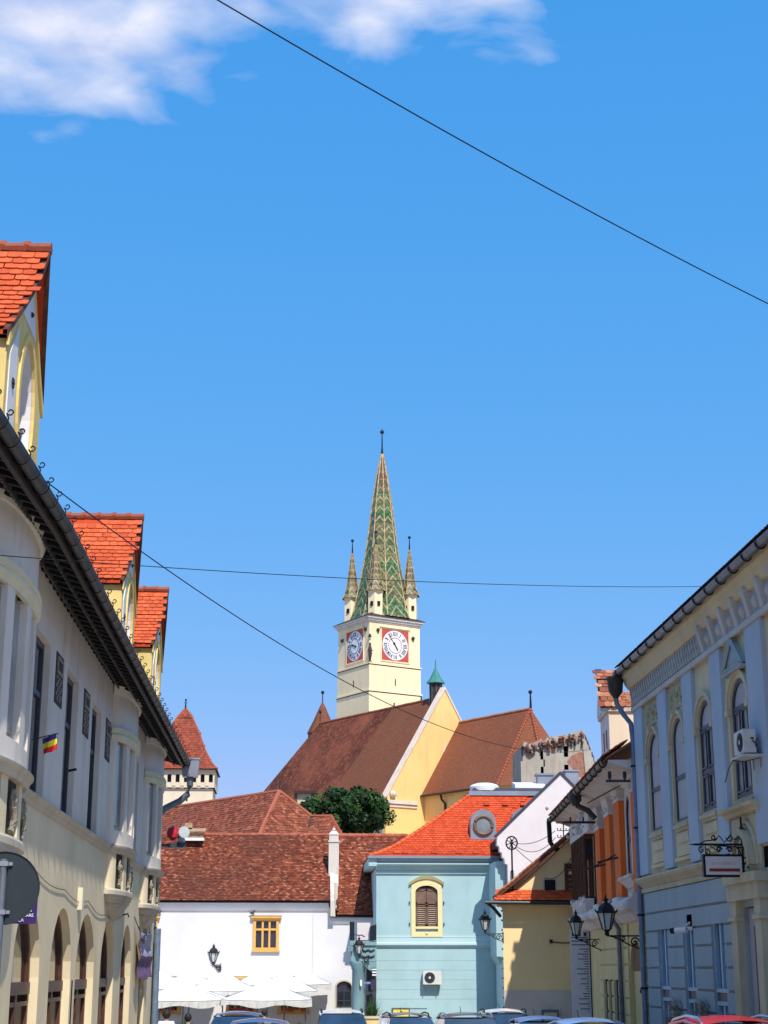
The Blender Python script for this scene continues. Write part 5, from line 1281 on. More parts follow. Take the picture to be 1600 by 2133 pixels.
# palm-like plant in a trough
def spiky(x, y, z, h, n, label, seed):
    random.seed(seed)
    t_ = thing('potted_plant', (x, y, z), label, 'plant')
    q = MB(); q.hexa([(x - .2, y - .2, z), (x + .2, y - .2, z), (x + .2, y + .2, z), (x - .2, y + .2, z), (x - .26, y - .26, z + .45), (x + .26, y - .26, z + .45), (x + .26, y + .26, z + .45), (x - .26, y + .26, z + .45)]); q.build('pot', 'pot_brown', t_)
    q = MB()
    for k in range(n):
        a_, l_, b_ = random.uniform(0, 6.28), h * random.uniform(.5, 1), random.uniform(.15, .7)
        pts = []
        for i in range(5):
            s_ = i / 4; r_ = b_ * l_ * s_ * .6; pts.append(Vector((x + math.cos(a_) * r_, y + math.sin(a_) * r_, z + .45 + l_ * s_ * (1 - b_ * s_ * .55))))
        side = Vector((-math.sin(a_), math.cos(a_), 0))
        for i in range(4):
            w0, w1 = .035 * (1 - i / 4) + .004, .035 * (1 - (i + 1) / 4) + .002
            q.face([tuple(pts[i] - side * w0), tuple(pts[i] + side * w0), tuple(pts[i + 1] + side * w1), tuple(pts[i + 1] - side * w1)])
    q.build('foliage', 'leaf_dark', t_)
spiky(3.55, 74.1, -1.0, 1.75, 150, 'tall spiky green plant in a trough at the foot of the teal gateway', 5)
tr_ = thing('planter_wall', (3.4, 73.8, -1.4), 'low ochre planter wall under the spiky plant', 'planter')
MB().box(3.0, 3.85, 73.5, 73.8, -1.5, -.02).build('trough', 'ochre_plaster', tr_); MB().box(2.96, 3.85, 73.44, 73.84, -.02, .08).build('rim', 'stone_trim', tr_)

# ============================================================ long white house across the square
F85 = front(85)
WH = thing('long_house', (-2, 88, -1.6), 'long white house with ochre framed windows under an old mottled tile roof', 'house')
uw = [(-2.08, -.74), (-8.4, -7.0), (-15, -13.6)]; gw = [(-3.36, -1.84), (-.72, .86), (-7.3, -5.7)]
q = wall(MB(F85), -20, 1.84, 2.3, 5.42, [(a, b, 2.98, 4.70, 0) for a, b in uw], reveal=.2)
wall(q, -20, 1.84, -1.8, 2.3, [(a, b, -.10, 1.62, 0) for a, b in gw], reveal=.2)
wall(q, 1.84, 4.4, -1.8, 4.72, [(2.24, 3.06, .16, 1.50, .32)], reveal=.2)
q.box(-20, 4.4, -9, -.3, -1.8, 4.7); q.build('wall', 'pure_white', WH)
q = MB(F85); q.sweep([(-20, 0), (1.84, 0)], [(0, 4.95), (.10, 5.02), (.22, 5.2), (.26, 5.34), (.30, 5.42), (0, 5.42)]); q.build('cornice', 'pure_white', WH)
q = MB(F85); q.sweep([(1.9, 0), (4.4, 0)], [(0, 4.3), (.06, 4.34), (.16, 4.5), (.18, 4.66), (0, 4.68)]); q.build('cornice', 'pure_white', WH)
for a, b, c, e in [(a, b, 2.96, 4.62) for a, b in uw] + [(a, b, -.12, 1.60) for a, b in gw]:
    q = MB(F85); ring(q, (a, b, c + .04, e, 0), .15, -.02, .09); q.box(a - .12, b + .12, 0, .22, e, e + .10); q.box(a - .05, b + .05, 0, .18, e - .06, e); q.box(a - .06, b + .06, 0, .16, c - .02, c + .05)
    n_ = 3 if b - a < 1.45 else 4
    us = [a + .14 + (b - a - .28) * k / n_ for k in range(n_ + 1)]; zs = [c + .18, c + (e - c) * .66, e - .14]
    for u_ in us[1:-1]: q.box(u_ - .05, u_ + .05, -.04, .06, c + .17, e - .13)
    q.box(a + .14, b - .14, -.05, .055, zs[1] - .05, zs[1] + .05)
    f = q.build('window', 'ochre_frame', WH)
    for k in range(n_):
        for z0_, z1_ in zip(zs, zs[1:]): MB(F85).box(us[k] + .03, us[k + 1] - .03, -.08, -.06, z0_, z1_).build('pane', 'dark_glass', f)
    MB(F85).box(a - .13, b + .13, .0, .235, e + .10, e + .13).build('ledge', 'sill_brown', f)
    if c < 1:
        q = MB(F85)
        for k in range(24): q.sphere((a + .2 + random.random() * (b - a - .4), .14, c + .16 + random.random() * .14), .05, 5)
        q.build('flowers', 'red_panel', f)
window(F85, (2.26, 3.04, .18, 1.48, .30), -.17, WH, 'dark_frame', 'dark_glass', vs=1, hs_=(.52, 1.0), fw=.07)
q = MB(F85); ring(q, (2.18, 3.12, .10, 1.56, .34), .08, 0, .03); q.build('window_surround', 'sill_stone', WH)
MB(F85).box(1.0, 1.03, 0, .05, .4, 4.9).build('conduit', 'gable_white', WH)
MB(F85).box(-20, 1.86, .28, .38, 5.38, 5.47).build('gutter', 'black_iron', WH); MB(F85).box(1.88, 4.4, .2, .30, 4.66, 4.75).build('gutter', 'black_iron', WH)
q = MB(F85); q.tube([(1.84, .34, 5.4), (1.9, .2, 5.1), (1.9, .12, 4.7)], .05, 6); q.build('downpipe', 'black_iron', WH)
# roof
zr = 9.18
q = MB(F85); q.prism([(0, 0), (1, 0), (1, 1)], 0, 0) if False else None
q = MB(); q.hexa([(-20, 84.6, 5.44), (1.9, 84.6, 5.44), (1.9, 94, 5.44), (-20, 94, 5.44), (-20, 89.2, zr), (1.9, 89.2, zr), (1.9, 89.4, zr), (-20, 89.4, zr)]); q.build('roof', 'tile_dark', WH)
q = MB(); q.hexa([(2.3, 84.7, 4.74), (9, 84.7, 4.74), (9, 94, 4.74), (2.3, 94, 4.74), (2.3, 89.3, zr - .02), (9, 89.3, zr - .02), (9, 89.5, zr - .02), (2.3, 89.5, zr - .02)]); q.build('roof', 'tile_dark', WH)
roof_tiles([(-9.6, 84.56, 5.46), (1.86, 84.56, 5.46), (1.86, 89.2, zr + .02), (-9.6, 89.2, zr + .02)], .165, .135, 'tile_old', WH, single=False, th=.018, jitter=.012)
roof_tiles([(2.32, 84.66, 4.76), (6.2, 84.66, 4.76), (6.2, 89.3, zr), (2.32, 89.3, zr)], .165, .135, 'tile_old', WH, single=False, th=.018, jitter=.012)
x_ = -9.6; q = MB(); q.tube([(0, 0, 0), (.38, 0, 0)], .14, 8, [.15, .12]); rme = q.mesh('ridge_tile', 'ridge_tile')
while x_ < 6.0:
    shared('ridge_tile', rme, WH, Matrix.Translation((x_, 89.28, zr + .0))); x_ += .36
# party wall up the slope with a chimney at its head
q = MB(); q.hexa([(1.9, 84.5, 4.7), (2.16, 84.5, 4.7), (2.16, 86.2, 4.7), (1.9, 86.2, 4.7), (1.9, 84.5, 5.5), (2.1, 84.5, 5.5), (2.1, 86.2, 7.0), (1.9, 86.2, 7.0)])
q.hexa([(1.95, 85.6, 5.0), (2.3, 85.6, 5.0), (2.3, 89.2, 5.0), (1.95, 89.2, 5.0), (2.02, 85.6, 6.45), (2.3, 85.6, 6.45), (2.3, 89.2, 9.3), (2.02, 89.2, 9.3)]); q.build('party_wall', 'old_white', WH)
q = MB(); q.box(1.82, 2.36, 86.2, 86.75, 5.5, 8.6); q.box(1.78, 2.40, 86.15, 86.8, 8.6, 8.68); q.box(1.84, 2.34, 86.22, 86.73, 8.68, 9.0); q.hexa([(1.8, 86.18, 9.0), (2.38, 86.18, 9.0), (2.38, 86.77, 9.0), (1.8, 86.77, 9.0), (1.95, 86.35, 9.2), (2.23, 86.35, 9.2), (2.23, 86.6, 9.2), (1.95, 86.6, 9.2)]); q.sphere((2.09, 86.47, 9.27), .1, 8); q.build('chimney', 'old_white', WH)
# open roof hatch at the left
q = MB(); q.box(-5.95, -4.95, 88.0, 88.6, 8.9, 9.2); q.build('roof_hatch', 'wood_light', WH)
q = MB(); q.box(-6.05, -4.9, 87.9, 87.98, 8.78, 8.92); q.build('hatch_sill', 'white_frame', WH)
q = MB(); q.hexa([(-6.1, 87.8, 9.25), (-4.85, 87.8, 9.25), (-4.85, 88.7, 9.45), (-6.1, 88.7, 9.45), (-6.1, 87.8, 9.3), (-4.85, 87.8, 9.3), (-4.85, 88.7, 9.5), (-6.1, 88.7, 9.5)]); q.build('hatch_lid', 'wood_light', WH)
q = MB(); q.box(-6.0, -5.6, 88.3, 88.7, 9.5, 9.75); q.build('chimney', 'wood_light', WH)
# house shrunk about the camera, nearer the gateway, to avoid the teal house's shadow
WH.scale = (.92, .92, .92); WH.location = (-1.84, 80.96, -1.304)
def pigeon(x, y, z, rot, label):
    t_ = thing('pigeon', (x, y, z), label, 'bird')
    q = MB(); q.tube([(x - .13, y, z + .13), (x - .05, y, z + .11), (x + .04, y, z + .12), (x + .09, y, z + .18)], .05, 8, [.012, .05, .055, .03]); q.sphere((x + .10, y, z + .20), .035, 6); q.tube([(x, y, z), (x, y, z + .08)], .008, 4); q.build('body', 'pigeon_grey', t_)
    q = MB(); q.tube([(x + .13, y, z + .2), (x + .16, y, z + .195)], .008, 4, [.01, .003]); q.build('beak', 'black_iron', t_)
pigeon(-2.14 * .92, 78.07, 4.54, 0, 'dark pigeon perched on the ledge of the ochre window in mid wall')
pigeon(-6.96 * .92, 78.07, 4.54, 0, 'dark pigeon on the ledge of the ochre window cut off by the left house')

# ============================================================ hipped house behind
HB = thing('hipped_house', (-4, 102, -1), 'house behind with a hipped old orange tile roof and pointed ridge end', 'house')
Pk = Vector((-1.0, 100, 12.7)); Rl = Vector((-9.4, 112.3, 12.7)); n1 = Vector((-.83, -.55, 0)); rd_ = Vector((.55, -.83, 0))
cA = Pk + n1 * 6 + rd_ * 5 + Vector((0, 0, -6)); cB = Pk - n1 * 6 + rd_ * 5 + Vector((0, 0, -6)); cC = Rl + n1 * 6 + Vector((0, 0, -6)); cD = Rl - n1 * 6 + Vector((0, 0, -6))
q = MB(); q.face([cA, cC, Rl, Pk]); q.face([cB, cA, Pk]); q.face([cD, cB, Pk, Rl]); q.face([cA, cB, cD, cC]); q.build('roof', 'tile_dark', HB)
roof_tiles([cA, cC, Rl, Pk], .24, .22, 'tile_old_b', HB, single=False, th=.025, jitter=.02)
roof_tiles([cB, cA, Pk], .24, .22, 'tile_old_b', HB, single=False, th=.025, jitter=.02)
dn = Vector((0, 0, -9)); q = MB(); q.hexa([cA + dn - n1 * .5, cB + dn + n1 * .5, cD + dn + n1 * .5, cC + dn - n1 * .5, cA - n1 * .5, cB + n1 * .5, cD + n1 * .5, cC - n1 * .5]); q.build('wall', 'old_white', HB)
for nm, a, b in (('hip', Pk, cA), ('hip', Pk, cB), ('ridge', Pk, Rl)):
    q = MB(); q.tube([tuple(a + Vector((0, 0, .05))), tuple(b + Vector((0, 0, .05)))], .13, 6); q.build(nm, 'ridge_tile', HB, smooth=True)
q = MB(); q.tube([tuple(Pk), tuple(Pk + Vector((0, 0, .9)))], .03, 5); q.build('finial', 'copper_dark', HB)
HC = thing('low_house', (2, 97, -1), 'small red tiled roof end beside the hipped house, in front of the tree', 'house')
a0, a1_, b0, b1_ = Vector((.2, 94.5, 7.2)), Vector((3.9, 94.5, 7.6)), Vector((.9, 97, 10.95)), Vector((2.15, 97, 10.95))
q = MB(); q.face([a0, a1_, b1_, b0]); q.face([a1_, (4.6, 101, 7.6), b1_]); q.face([b0, b1_, (4.6, 101, 7.6), (.9, 101, 7.2)]); q.face([a0, b0, (.9, 101, 7.2)]); q.build('roof', 'tile_dark', HC)
roof_tiles([a0, a1_, b1_, b0], .24, .22, 'tile_old_b', HC, single=False, th=.025, jitter=.02)
MB().box(.6, 4.0, 95.2, 100.5, -1.7, 7.3).build('wall', 'old_white', HC)
q = MB(); q.tube([tuple(b1_), tuple(a1_)], .12, 6); q.tube([tuple(b0), tuple(b1_)], .1, 6); q.build('ridge', 'ridge_tile', HC, smooth=True)
# ============================================================ left gate tower
T2 = thing('gate_tower', (-9, 140, -1), 'pale square tower with arrow slots and a steep red pyramid roof', 'tower')
tx0, tx1, ty0, ty1 = -12.75, -7.2, 140, 145
FT = front(140)
MB().box(tx0, tx1, ty0, ty1, -2, 17.2).build('wall', 'tower2_cream', T2)
q = wall(MB(front(139.75)), tx0 - .15, tx1 + .15, 17.25, 18.85, [(tx0 + .15 + k * .72, tx0 + .50 + k * .72, 17.7, 18.42, .12) for k in range(8)], reveal=.3)
q.box(tx1 + .14, tx1 + .15, -5.5, 0, 17.25, 18.85); q.box(tx0 - .15, tx0 - .14, -5.5, 0, 17.25, 18.85); q.box(tx0 - .15, tx1 + .15, -5.5, -5.4, 17.25, 18.85); q.build('parapet', 'tower2_cream', T2)
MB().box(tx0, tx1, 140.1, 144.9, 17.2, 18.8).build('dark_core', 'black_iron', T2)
for k in range(8):
    u_ = tx0 - .14 + k * .72
    q = MB(); q.hexa([(u_, 139.88, 17.15), (u_ + .3, 139.88, 17.15), (u_ + .3, 140.02, 17.15), (u_, 140.02, 17.15), (u_, 139.68, 17.4), (u_ + .3, 139.68, 17.4), (u_ + .3, 140.02, 17.4), (u_, 140.02, 17.4)]); q.box(u_, u_ + .3, 139.68, 140.02, 17.4, 17.75); q.build('corbel', 'tower2_cream', T2)
MB(FT).box(-9.5, -9.36, .0, .02, 16.1, 16.7).build('arrow_slot', 'black_iron', T2)
cx, cy = (tx0 + tx1) / 2, 142.5
pf = [(3.15, 18.8), (2.95, 18.95), (2.5, 19.5), (1.95, 20.6), (1.35, 22.2), (.68, 23.6), (.05, 24.5)]
q = MB(); q.lathe((cx, cy), [(r * 1.414, z) for r, z in pf], 4, rot=45); ro = q.build('roof', 'tile_dark', T2)
for (ra, za_), (rb, zb_) in zip(pf, pf[1:]):
    roof_tiles([(cx - ra, cy - ra, za_), (cx + ra, cy - ra, za_), (cx + rb, cy - rb, zb_), (cx - rb, cy - rb, zb_)], .26, .24, 'tile_tower', ro, single=False, th=.025, jitter=.015)
q = MB(); q.tube([(cx + r, cy - r, z + .05) for r, z in pf], .09, 6); q.tube([(cx - r, cy - r, z + .05) for r, z in pf], .09, 6); q.build('hip', 'ridge_tile', T2)
q = MB(); q.tube([(cx, cy, 24.3), (cx, cy, 25.4)], .06, 6, [.12, .03]); q.sphere((cx, cy, 25.35), .1, 8); q.tube([(cx - .16, cy, 25.1), (cx + .16, cy, 25.1)], .03, 5); q.build('finial', 'copper_dark', T2)

# ============================================================ church
CH = thing('church', (10, 165, -1), 'large church with a steep brown tiled nave, yellow gable and lower choir roof', 'church')
U = Vector((.54, -.84, 0)).normalized(); V = Vector((-.84, -.54, 0)).normalized(); Zv = Vector((0, 0, 1))
G = Vector((14.8, 158, 0))                          # foot of the gable on the axis
def cp(t_, v, z): return G + U * t_ + V * v + Zv * z
rz_, ez = 28.45, 17.6
NL = 23.2
# nave: three roof fields, older and newer tiling
f0, f1 = -.5, -10.2
def sl(t_, k): return cp(t_, 7.35 * (1 - k), ez + (rz_ - ez) * k)
q = MB(); q.face([sl(f0, 0), sl(f1 - 1.3, 0), sl(f1 + 1.5, 1), sl(f0, 1)]); q.build('roof', 'nave_new', CH)
q = MB(); q.face([sl(f1 - 1.3, 0), sl(-NL - 4.2, 0), sl(-NL + .6, 1), sl(f1 + 1.5, 1)]); q.build('roof', 'nave_old', CH)
def slr(t_, k): return cp(t_, -7.35 * (1 - k), ez + (rz_ - ez) * k)
q = MB(); q.face([slr(f0, 0), slr(-NL - .8, 0), slr(-NL + .6, 1), slr(f0, 1)]); q.face([sl(-NL - 4.2, 0), slr(-NL - .8, 0), sl(-NL + .6, 1)]); q.build('roof', 'nave_old', CH)
q = MB(); q.hexa([cp(0, 6.9, -2), cp(0, -6.9, -2), cp(-NL, -6.9, -2), cp(-NL, 6.9, -2), cp(0, 6.9, ez + .3), cp(0, -6.9, ez + .3), cp(-NL, -6.9, ez + .3), cp(-NL, 6.9, ez + .3)]); q.build('wall', 'church_edge', CH)
q = MB(); random.seed(2)
for k in range(60):
    t_ = f0 - k * (NL - 1) / 60; q.tube([tuple(sl(t_, 1) + Zv * .02), tuple(sl(t_ - .34, 1) + Zv * (.02 + random.uniform(-.03, .05)))], .14, 6, [.15, .11])
tag(q.build('ridge_tiles', 'tile_weathered', CH), kind='stuff')
for t_ in (-3.8, -8.5): q = MB(); q.tube([tuple(cp(t_, 0, rz_)), tuple(cp(t_, 0, rz_ + .5))], .08, 5); q.build('ridge_hook', 'copper_dark', CH)
# gable
gz, gw_ = 29.2, 7.35
q = MB(); th_ = .55
def gp(v, z, t_): return cp(t_, v, z)
pl = [(7.35, -2), (7.35, 17.9), (0, gz), (-7.35, 17.9), (-7.35, -2)]
a_ = [q.pt(gp(v, z, .1)) for v, z in pl]; b_ = [q.pt(gp(v, z, -.45)) for v, z in pl]
q.f.append(a_); q.f.append(b_[::-1]); q.att += [0, 0]
for k in range(5): q.f.append([a_[k], a_[(k + 1) % 5], b_[(k + 1) % 5], b_[k]]); q.att.append(0)
q.build('gable_wall', 'church_yellow', CH)
def beam(mb, p0, p1, wv, t0, t1):                 # strip along a gable edge
    d_ = Zv * wv
    mb.hexa([p0 + U * t0, p1 + U * t0, p1 + U * t1, p0 + U * t1, p0 + U * t0 + d_, p1 + U * t0 + d_, p1 + U * t1 + d_, p0 + U * t1 + d_])
q = MB(); beam(q, cp(0, 7.45, 17.75), cp(0, 0, gz - .05), .30, -.6, .2); beam(q, cp(0, -7.45, 17.75), cp(0, 0, gz - .05), .30, -.6, .2); q.build('coping', 'church_edge', CH)
q = MB(); q.sphere(tuple(cp(.3, 6.6, 18.3)), .35, 8); q.build('ornament', 'church_edge', CH)
q = MB(); beam(q, cp(0, 7.45, 17.4), cp(0, 3.6, 17.4), .35, .1, .35); beam(q, cp(0, 7.45, 17.1), cp(0, 3.6, 17.1), .25, .1, .22); q.build('cornice', 'church_edge', CH)
q = MB(); q.hexa([cp(.11, 7.5, -2), cp(.11, 4.0, -2), cp(1.5, 4.3, -2), cp(1.5, 7.2, -2), cp(.11, 7.5, 14.2), cp(.11, 4.0, 14.2), cp(1.5, 4.3, 14.0), cp(1.5, 7.2, 14.0)]); q.build('buttress', 'church_yellow', CH)
q = MB(); q.hexa([cp(.11, .2, 22.6), cp(.11, .05, 22.6), cp(.16, .05, 22.6), cp(.16, .2, 22.6), cp(.11, .2, 24), cp(.11, .05, 24), cp(.16, .05, 24), cp(.16, .2, 24)]); q.build('slot', 'church_edge', CH)
# choir with polygonal end
off = -1.8; cz, cez = 25.95, 18.35; hwid = 4.9
def ch(t_, v, z): return cp(t_, off + v, z)
pkc = ch(11.1, 0, cz)
cor = [ch(11.7, hwid, cez), ch(15.6, 2.2, cez), ch(15.6, -2.2, cez), ch(11.7, -hwid, cez)]
q = MB(); q.face([ch(.12, hwid, cez), cor[0], pkc, ch(.12, 0, cz)]); q.build('roof', 'choir_tile', CH)
q = MB(); q.face([cor[0], cor[1], pkc]); q.face([cor[1], cor[2], pkc]); q.face([cor[2], cor[3], pkc]); q.face([cor[3], ch(.12, -hwid, cez), ch(.12, 0, cz), pkc]); q.build('roof', 'choir_tile', CH)
q = MB()
for a, b in ((pkc, cor[0]), (pkc, cor[1])):
    for k in range(26):
        p0 = a.lerp(b, k / 26); p1 = a.lerp(b, (k + .9) / 26); q.tube([tuple(p0 + Zv * .06), tuple(p1 + Zv * .04)], .15, 6, [.12, .17])
tag(q.build('hip_tiles', 'ridge_tile', CH), kind='stuff')
q = MB(); random.seed(4)
for k in range(32):
    t_ = .2 + k * 10.8 / 32; q.tube([tuple(ch(t_, 0, cz + .03 + random.uniform(-.02, .05))), tuple(ch(t_ + .3, 0, cz + .04))], .14, 6, [.12, .15])
tag(q.build('ridge_tiles', 'tile_weathered', CH), kind='stuff')
q = MB(); w_ = hwid - .45
bs_ = [ch(.1, w_, 0), ch(11, w_, 0), ch(14.6, 2.0, 0), ch(14.6, -2.0, 0), ch(11, -w_, 0), ch(.1, -w_, 0)]
for a, b in zip(bs_, bs_[1:]): q.face([a - Zv * 2, b - Zv * 2, b + Zv * (cez + .1), a + Zv * (cez + .1)])
q.build('choir_wall', 'church_yellow', CH)
q = MB(); beam(q, ch(.2, hwid - .1, cez - .15), ch(11.1, hwid - .1, cez - .15), .16, 0, 0) if False else q.tube([tuple(ch(.2, hwid + .05, cez - .03)), tuple(ch(11.2, hwid + .05, cez - .03))], .12, 6); q.build('gutter', 'dark_wood', CH)
q = MB(); q.tube([tuple(ch(3.2, hwid, cez)), tuple(ch(3.3, hwid - .1, cez - .6)), tuple(ch(3.5, w_ + .1, cez - 1.0)), tuple(ch(3.5, w_ + .1, 4))], .12, 6); q.build('downpipe', 'dark_wood', CH)
q = MB(); q.tube([tuple(pkc), tuple(pkc + Zv * 1.5)], .07, 6, [.14, .07]); q.sphere(tuple(pkc + Zv * 1.62), .2, 8); q.build('finial', 'copper_dark', CH)
# small bell turret at the gable end of the ridge
bt = cp(-1.35, .0, 0)
q = MB(); q.lathe((bt.x, bt.y), [(.62, rz_ - 1.2), (.62, rz_ + 1.55)], 8); tb = q.build('ridge_turret', 'dark_wood', CH)
for k in range(8):
    a_ = R(k * 45); q = MB(); q.box(bt.x + .6 * math.cos(a_) - .05, bt.x + .6 * math.cos(a_) + .05, bt.y + .6 * math.sin(a_) - .05, bt.y + .6 * math.sin(a_) + .05, rz_ - .6, rz_ + 1.6); q.build('post', 'rafter_grey', tb)
q = MB(); q.lathe((bt.x, bt.y), [(.95, rz_ + 1.52), (.92, rz_ + 1.62), (.55, rz_ + 2.1), (.25, rz_ + 2.75), (.07, rz_ + 3.2), (.04, rz_ + 4.0)], 8); q.build('turret_roof', 'verdigris', tb)
# stair turret and finials at the far end
st = cp(-NL + 1.0, 0.2, 0)
q = MB(); q.lathe((st.x + .3, st.y + 3), [(1.6, 24), (1.6, 27.6), (1.75, 27.7), (1.0, 29.2), (.35, 30.7), (.06, 31.3)], 8); q.build('stair_turret', 'nave_new', CH)
q = MB(); q.tube([(st.x + .3, st.y + 3, 31), (st.x + .3, st.y + 3, 32.3)], .06, 5); q.sphere((st.x + .3, st.y + 3, 32.4), .2, 8); q.build('finial', 'copper_dark', CH)
f_ = sl(-NL + .7, 1); q = MB(); q.tube([tuple(f_), tuple(f_ + Zv * 1.2)], .05, 5); q.sphere(tuple(f_ + Zv * 1.3), .17, 8); q.build('finial', 'copper_dark', CH)
# small white annex at the tree
ax = thing('annex', (.5, 125, -1), 'narrow pale wall end with a dark eave beside the tree, below the nave roof', 'building')
MB().box(.15, 1.25, 128, 132, -2, 15.6).build('wall', 'stone_trim', ax)
q = MB(); q.hexa([(-.1, 127.6, 15.55), (1.7, 127.6, 15.55), (1.7, 132, 15.55), (-.1, 132, 15.55), (-.1, 127.6, 15.75), (1.7, 127.6, 15.75), (1.7, 132, 16.0), (-.1, 132, 16.0)]); q.build('roof', 'tile_dark', ax)

# ============================================================ clock tower
TW = thing('clock_tower', (10, 189.8, -1), 'tall cream clock tower with corner turrets and a green patterned tile spire', 'tower')
PH = R(29.3); WT = 7.2; ox, oy = 8.5, 185.0
TF = Fr((ox, oy), (math.cos(PH), math.sin(PH)), (math.sin(PH), -math.cos(PH)))     # right face
TL = Fr((ox, oy), (-math.sin(PH), math.cos(PH)), (-math.cos(PH), -math.sin(PH)))   # left face
def tb_(mb, e, z0, z1): mb.box(-e, WT + e, -WT - e, e, z0, z1)
z1s, z2s, zc = 36.85, 33.6, 42.1
q = MB(TF); tb_(q, .0, z1s, zc); q.build('clock_stage', 'tower_cream', TW)
q = MB(TF); tb_(q, .06, z2s, z1s - .02); q.build('middle_stage', 'tower_cream', TW)
q = MB(TF); tb_(q, .12, -2, z2s - .02); q.build('lower_stage', 'tower_cream', TW)
for z_, e in ((z1s, .16), (z2s, .22)):
    q = MB(TF); tb_(q, e, z_ - .02, z_ + .16); q.build('string_course', 'tower_cream', TW); q = MB(TF); tb_(q, e - .08, z_ - .12, z_ - .021); q.build('string_course', 'dark_wood', TW)
q = MB(TF); tb_(q, .10, zc - .18, zc); tb_(q, .24, zc + .003, zc + .26); tb_(q, .42, zc + .263, zc + .50); q.build('cornice', 'tower_trim', TW)
# eaves skirt
q = MB(TF); q.hexa([(-.55, -WT - .55, zc + .505), (WT + .55, -WT - .55, zc + .505), (WT + .55, .55, zc + .505), (-.55, .55, zc + .505), (.7, -WT + .7, zc + 1.15), (WT - .7, -WT + .7, zc + 1.15), (WT - .7, -.7, zc + 1.15), (.7, -.7, zc + 1.15)]); q.build('eaves_skirt', 'tile_dark', TW)
ctr = TF.p(WT / 2 + .30, -WT / 2 + .25, 0); cxs, cys = ctr.x, ctr.y
def spire(mb_name, mat, cx_, cy_, prof, rot, parent, rib_r, seg=8):
    q = MB()
    for k in range(seg):
        a0_, a1_2 = R(rot + 360 * k / seg), R(rot + 360 * (k + 1) / seg)
        vh = 0
        for (r0, z0_), (r1, z1_) in zip(prof, prof[1:]):
            p = [(cx_ + r0 * math.cos(a0_), cy_ + r0 * math.sin(a0_), z0_), (cx_ + r0 * math.cos(a1_2), cy_ + r0 * math.sin(a1_2), z0_), (cx_ + r1 * math.cos(a1_2), cy_ + r1 * math.sin(a1_2), z1_), (cx_ + r1 * math.cos(a0_), cy_ + r1 * math.sin(a0_), z1_)]
            h0 = r0 * math.sin(math.pi / seg); h1 = r1 * math.sin(math.pi / seg)
            q.face(p, [(-h0, z0_), (h0, z0_), (h1, z1_), (-h1, z1_)])
    q.face([(cx_ + prof[0][0] * math.cos(R(rot + 360 * k / seg)), cy_ + prof[0][0] * math.sin(R(rot + 360 * k / seg)), prof[0][1]) for k in range(seg)])
    o = q.build(mb_name, mat, parent)
    for k in range(seg):
        a_ = R(rot + 360 * k / seg); q = MB(); q.tube([(cx_ + (r + .02) * math.cos(a_), cy_ + (r + .02) * math.sin(a_), z) for r, z in prof], rib_r, 5); q.build('ridge_rib', 'ridge_glaze', o)
    return o
ROT = math.degrees(PH) + 22.5
sp = [(4.0, zc + .8), (3.5, zc + 2.0), (3.08, zc + 4.1), (2.55, zc + 6.6), (2.05, zc + 9.3), (1.65, zc + 12.3), (1.25, zc + 15.8), (.72, zc + 19.2), (.13, zc + 22.4)]
spire('spire', 'spire_tile', cxs, cys, sp, ROT, TW, .09)
q = MB(); q.tube([(cxs, cys, zc + 22.3), (cxs, cys, zc + 23.2), (cxs, cys, zc + 25.2)], .1, 8, [.18, .10, .06]); q.sphere((cxs, cys, zc + 25.35), .27, 10); q.tube([(cxs, cys, zc + 25.6), (cxs, cys, zc + 25.8)], .05, 5); q.build('finial', 'copper_dark', TW, smooth=True)
for (u_, d_) in ((1.55, -1.05), (WT - .75, -1.05), (1.3, -WT + 1.05), (WT - .85, -WT + 1.05)):
    c_ = TF.p(u_, d_, 0)
    q = MB(); q.lathe((c_.x, c_.y), [(.98, zc + .5), (.98, zc + 3.7), (1.06, zc + 3.78), (1.06, zc + 3.95)], 6, rot=math.degrees(PH) - 10); t_ = q.build('turret', 'tower_cream', TW)
    pf_ = [(1.30, zc + 3.85), (1.02, zc + 4.3), (.74, zc + 5.3), (.48, zc + 7.2), (.10, zc + 9.75)]
    q = MB()
    rot_ = math.degrees(PH) - 10
    for k in range(8):
        a0_, a1_2 = R(rot_ + 45 * k), R(rot_ + 45 * (k + 1))
        for (r0, z0_), (r1, z1_) in zip(pf_, pf_[1:]):
            h0, h1 = r0 * .383, r1 * .383
            q.face([(c_.x + r0 * math.cos(a0_), c_.y + r0 * math.sin(a0_), z0_), (c_.x + r0 * math.cos(a1_2), c_.y + r0 * math.sin(a1_2), z0_), (c_.x + r1 * math.cos(a1_2), c_.y + r1 * math.sin(a1_2), z1_), (c_.x + r1 * math.cos(a0_), c_.y + r1 * math.sin(a0_), z1_)], [(-h0, z0_), (h0, z0_), (h1, z1_), (-h1, z1_)])
    q.build('turret_spire', 'turret_tile', t_)
    q = MB()
    for k in range(8):
        a_ = R(rot_ + 45 * k); q.tube([(c_.x + (r + .01) * math.cos(a_), c_.y + (r + .01) * math.sin(a_), z) for r, z in pf_], .04, 4)
    q.build('ridge_rib', 'ridge_glaze', t_)
    q = MB(); q.tube([(c_.x, c_.y, zc + 9.65), (c_.x, c_.y, zc + 11.2)], .06, 6, [.12, .045]); q.sphere((c_.x, c_.y, zc + 11.35), .2, 8); q.build('finial', 'copper_dark', t_, smooth=True)
    for aa in (-70, -125):      # small square windows
        a_ = R(aa); p_ = Vector((c_.x + .92 * math.cos(a_), c_.y + .92 * math.sin(a_), zc + 2.05)); fw_ = Fr((p_.x, p_.y), (-math.sin(a_), math.cos(a_)), (math.cos(a_), math.sin(a_)))
        MB(fw_).box(-.17, .17, -.08, .06, zc + 1.95, zc + 2.5).build('window', 'black_iron', t_)
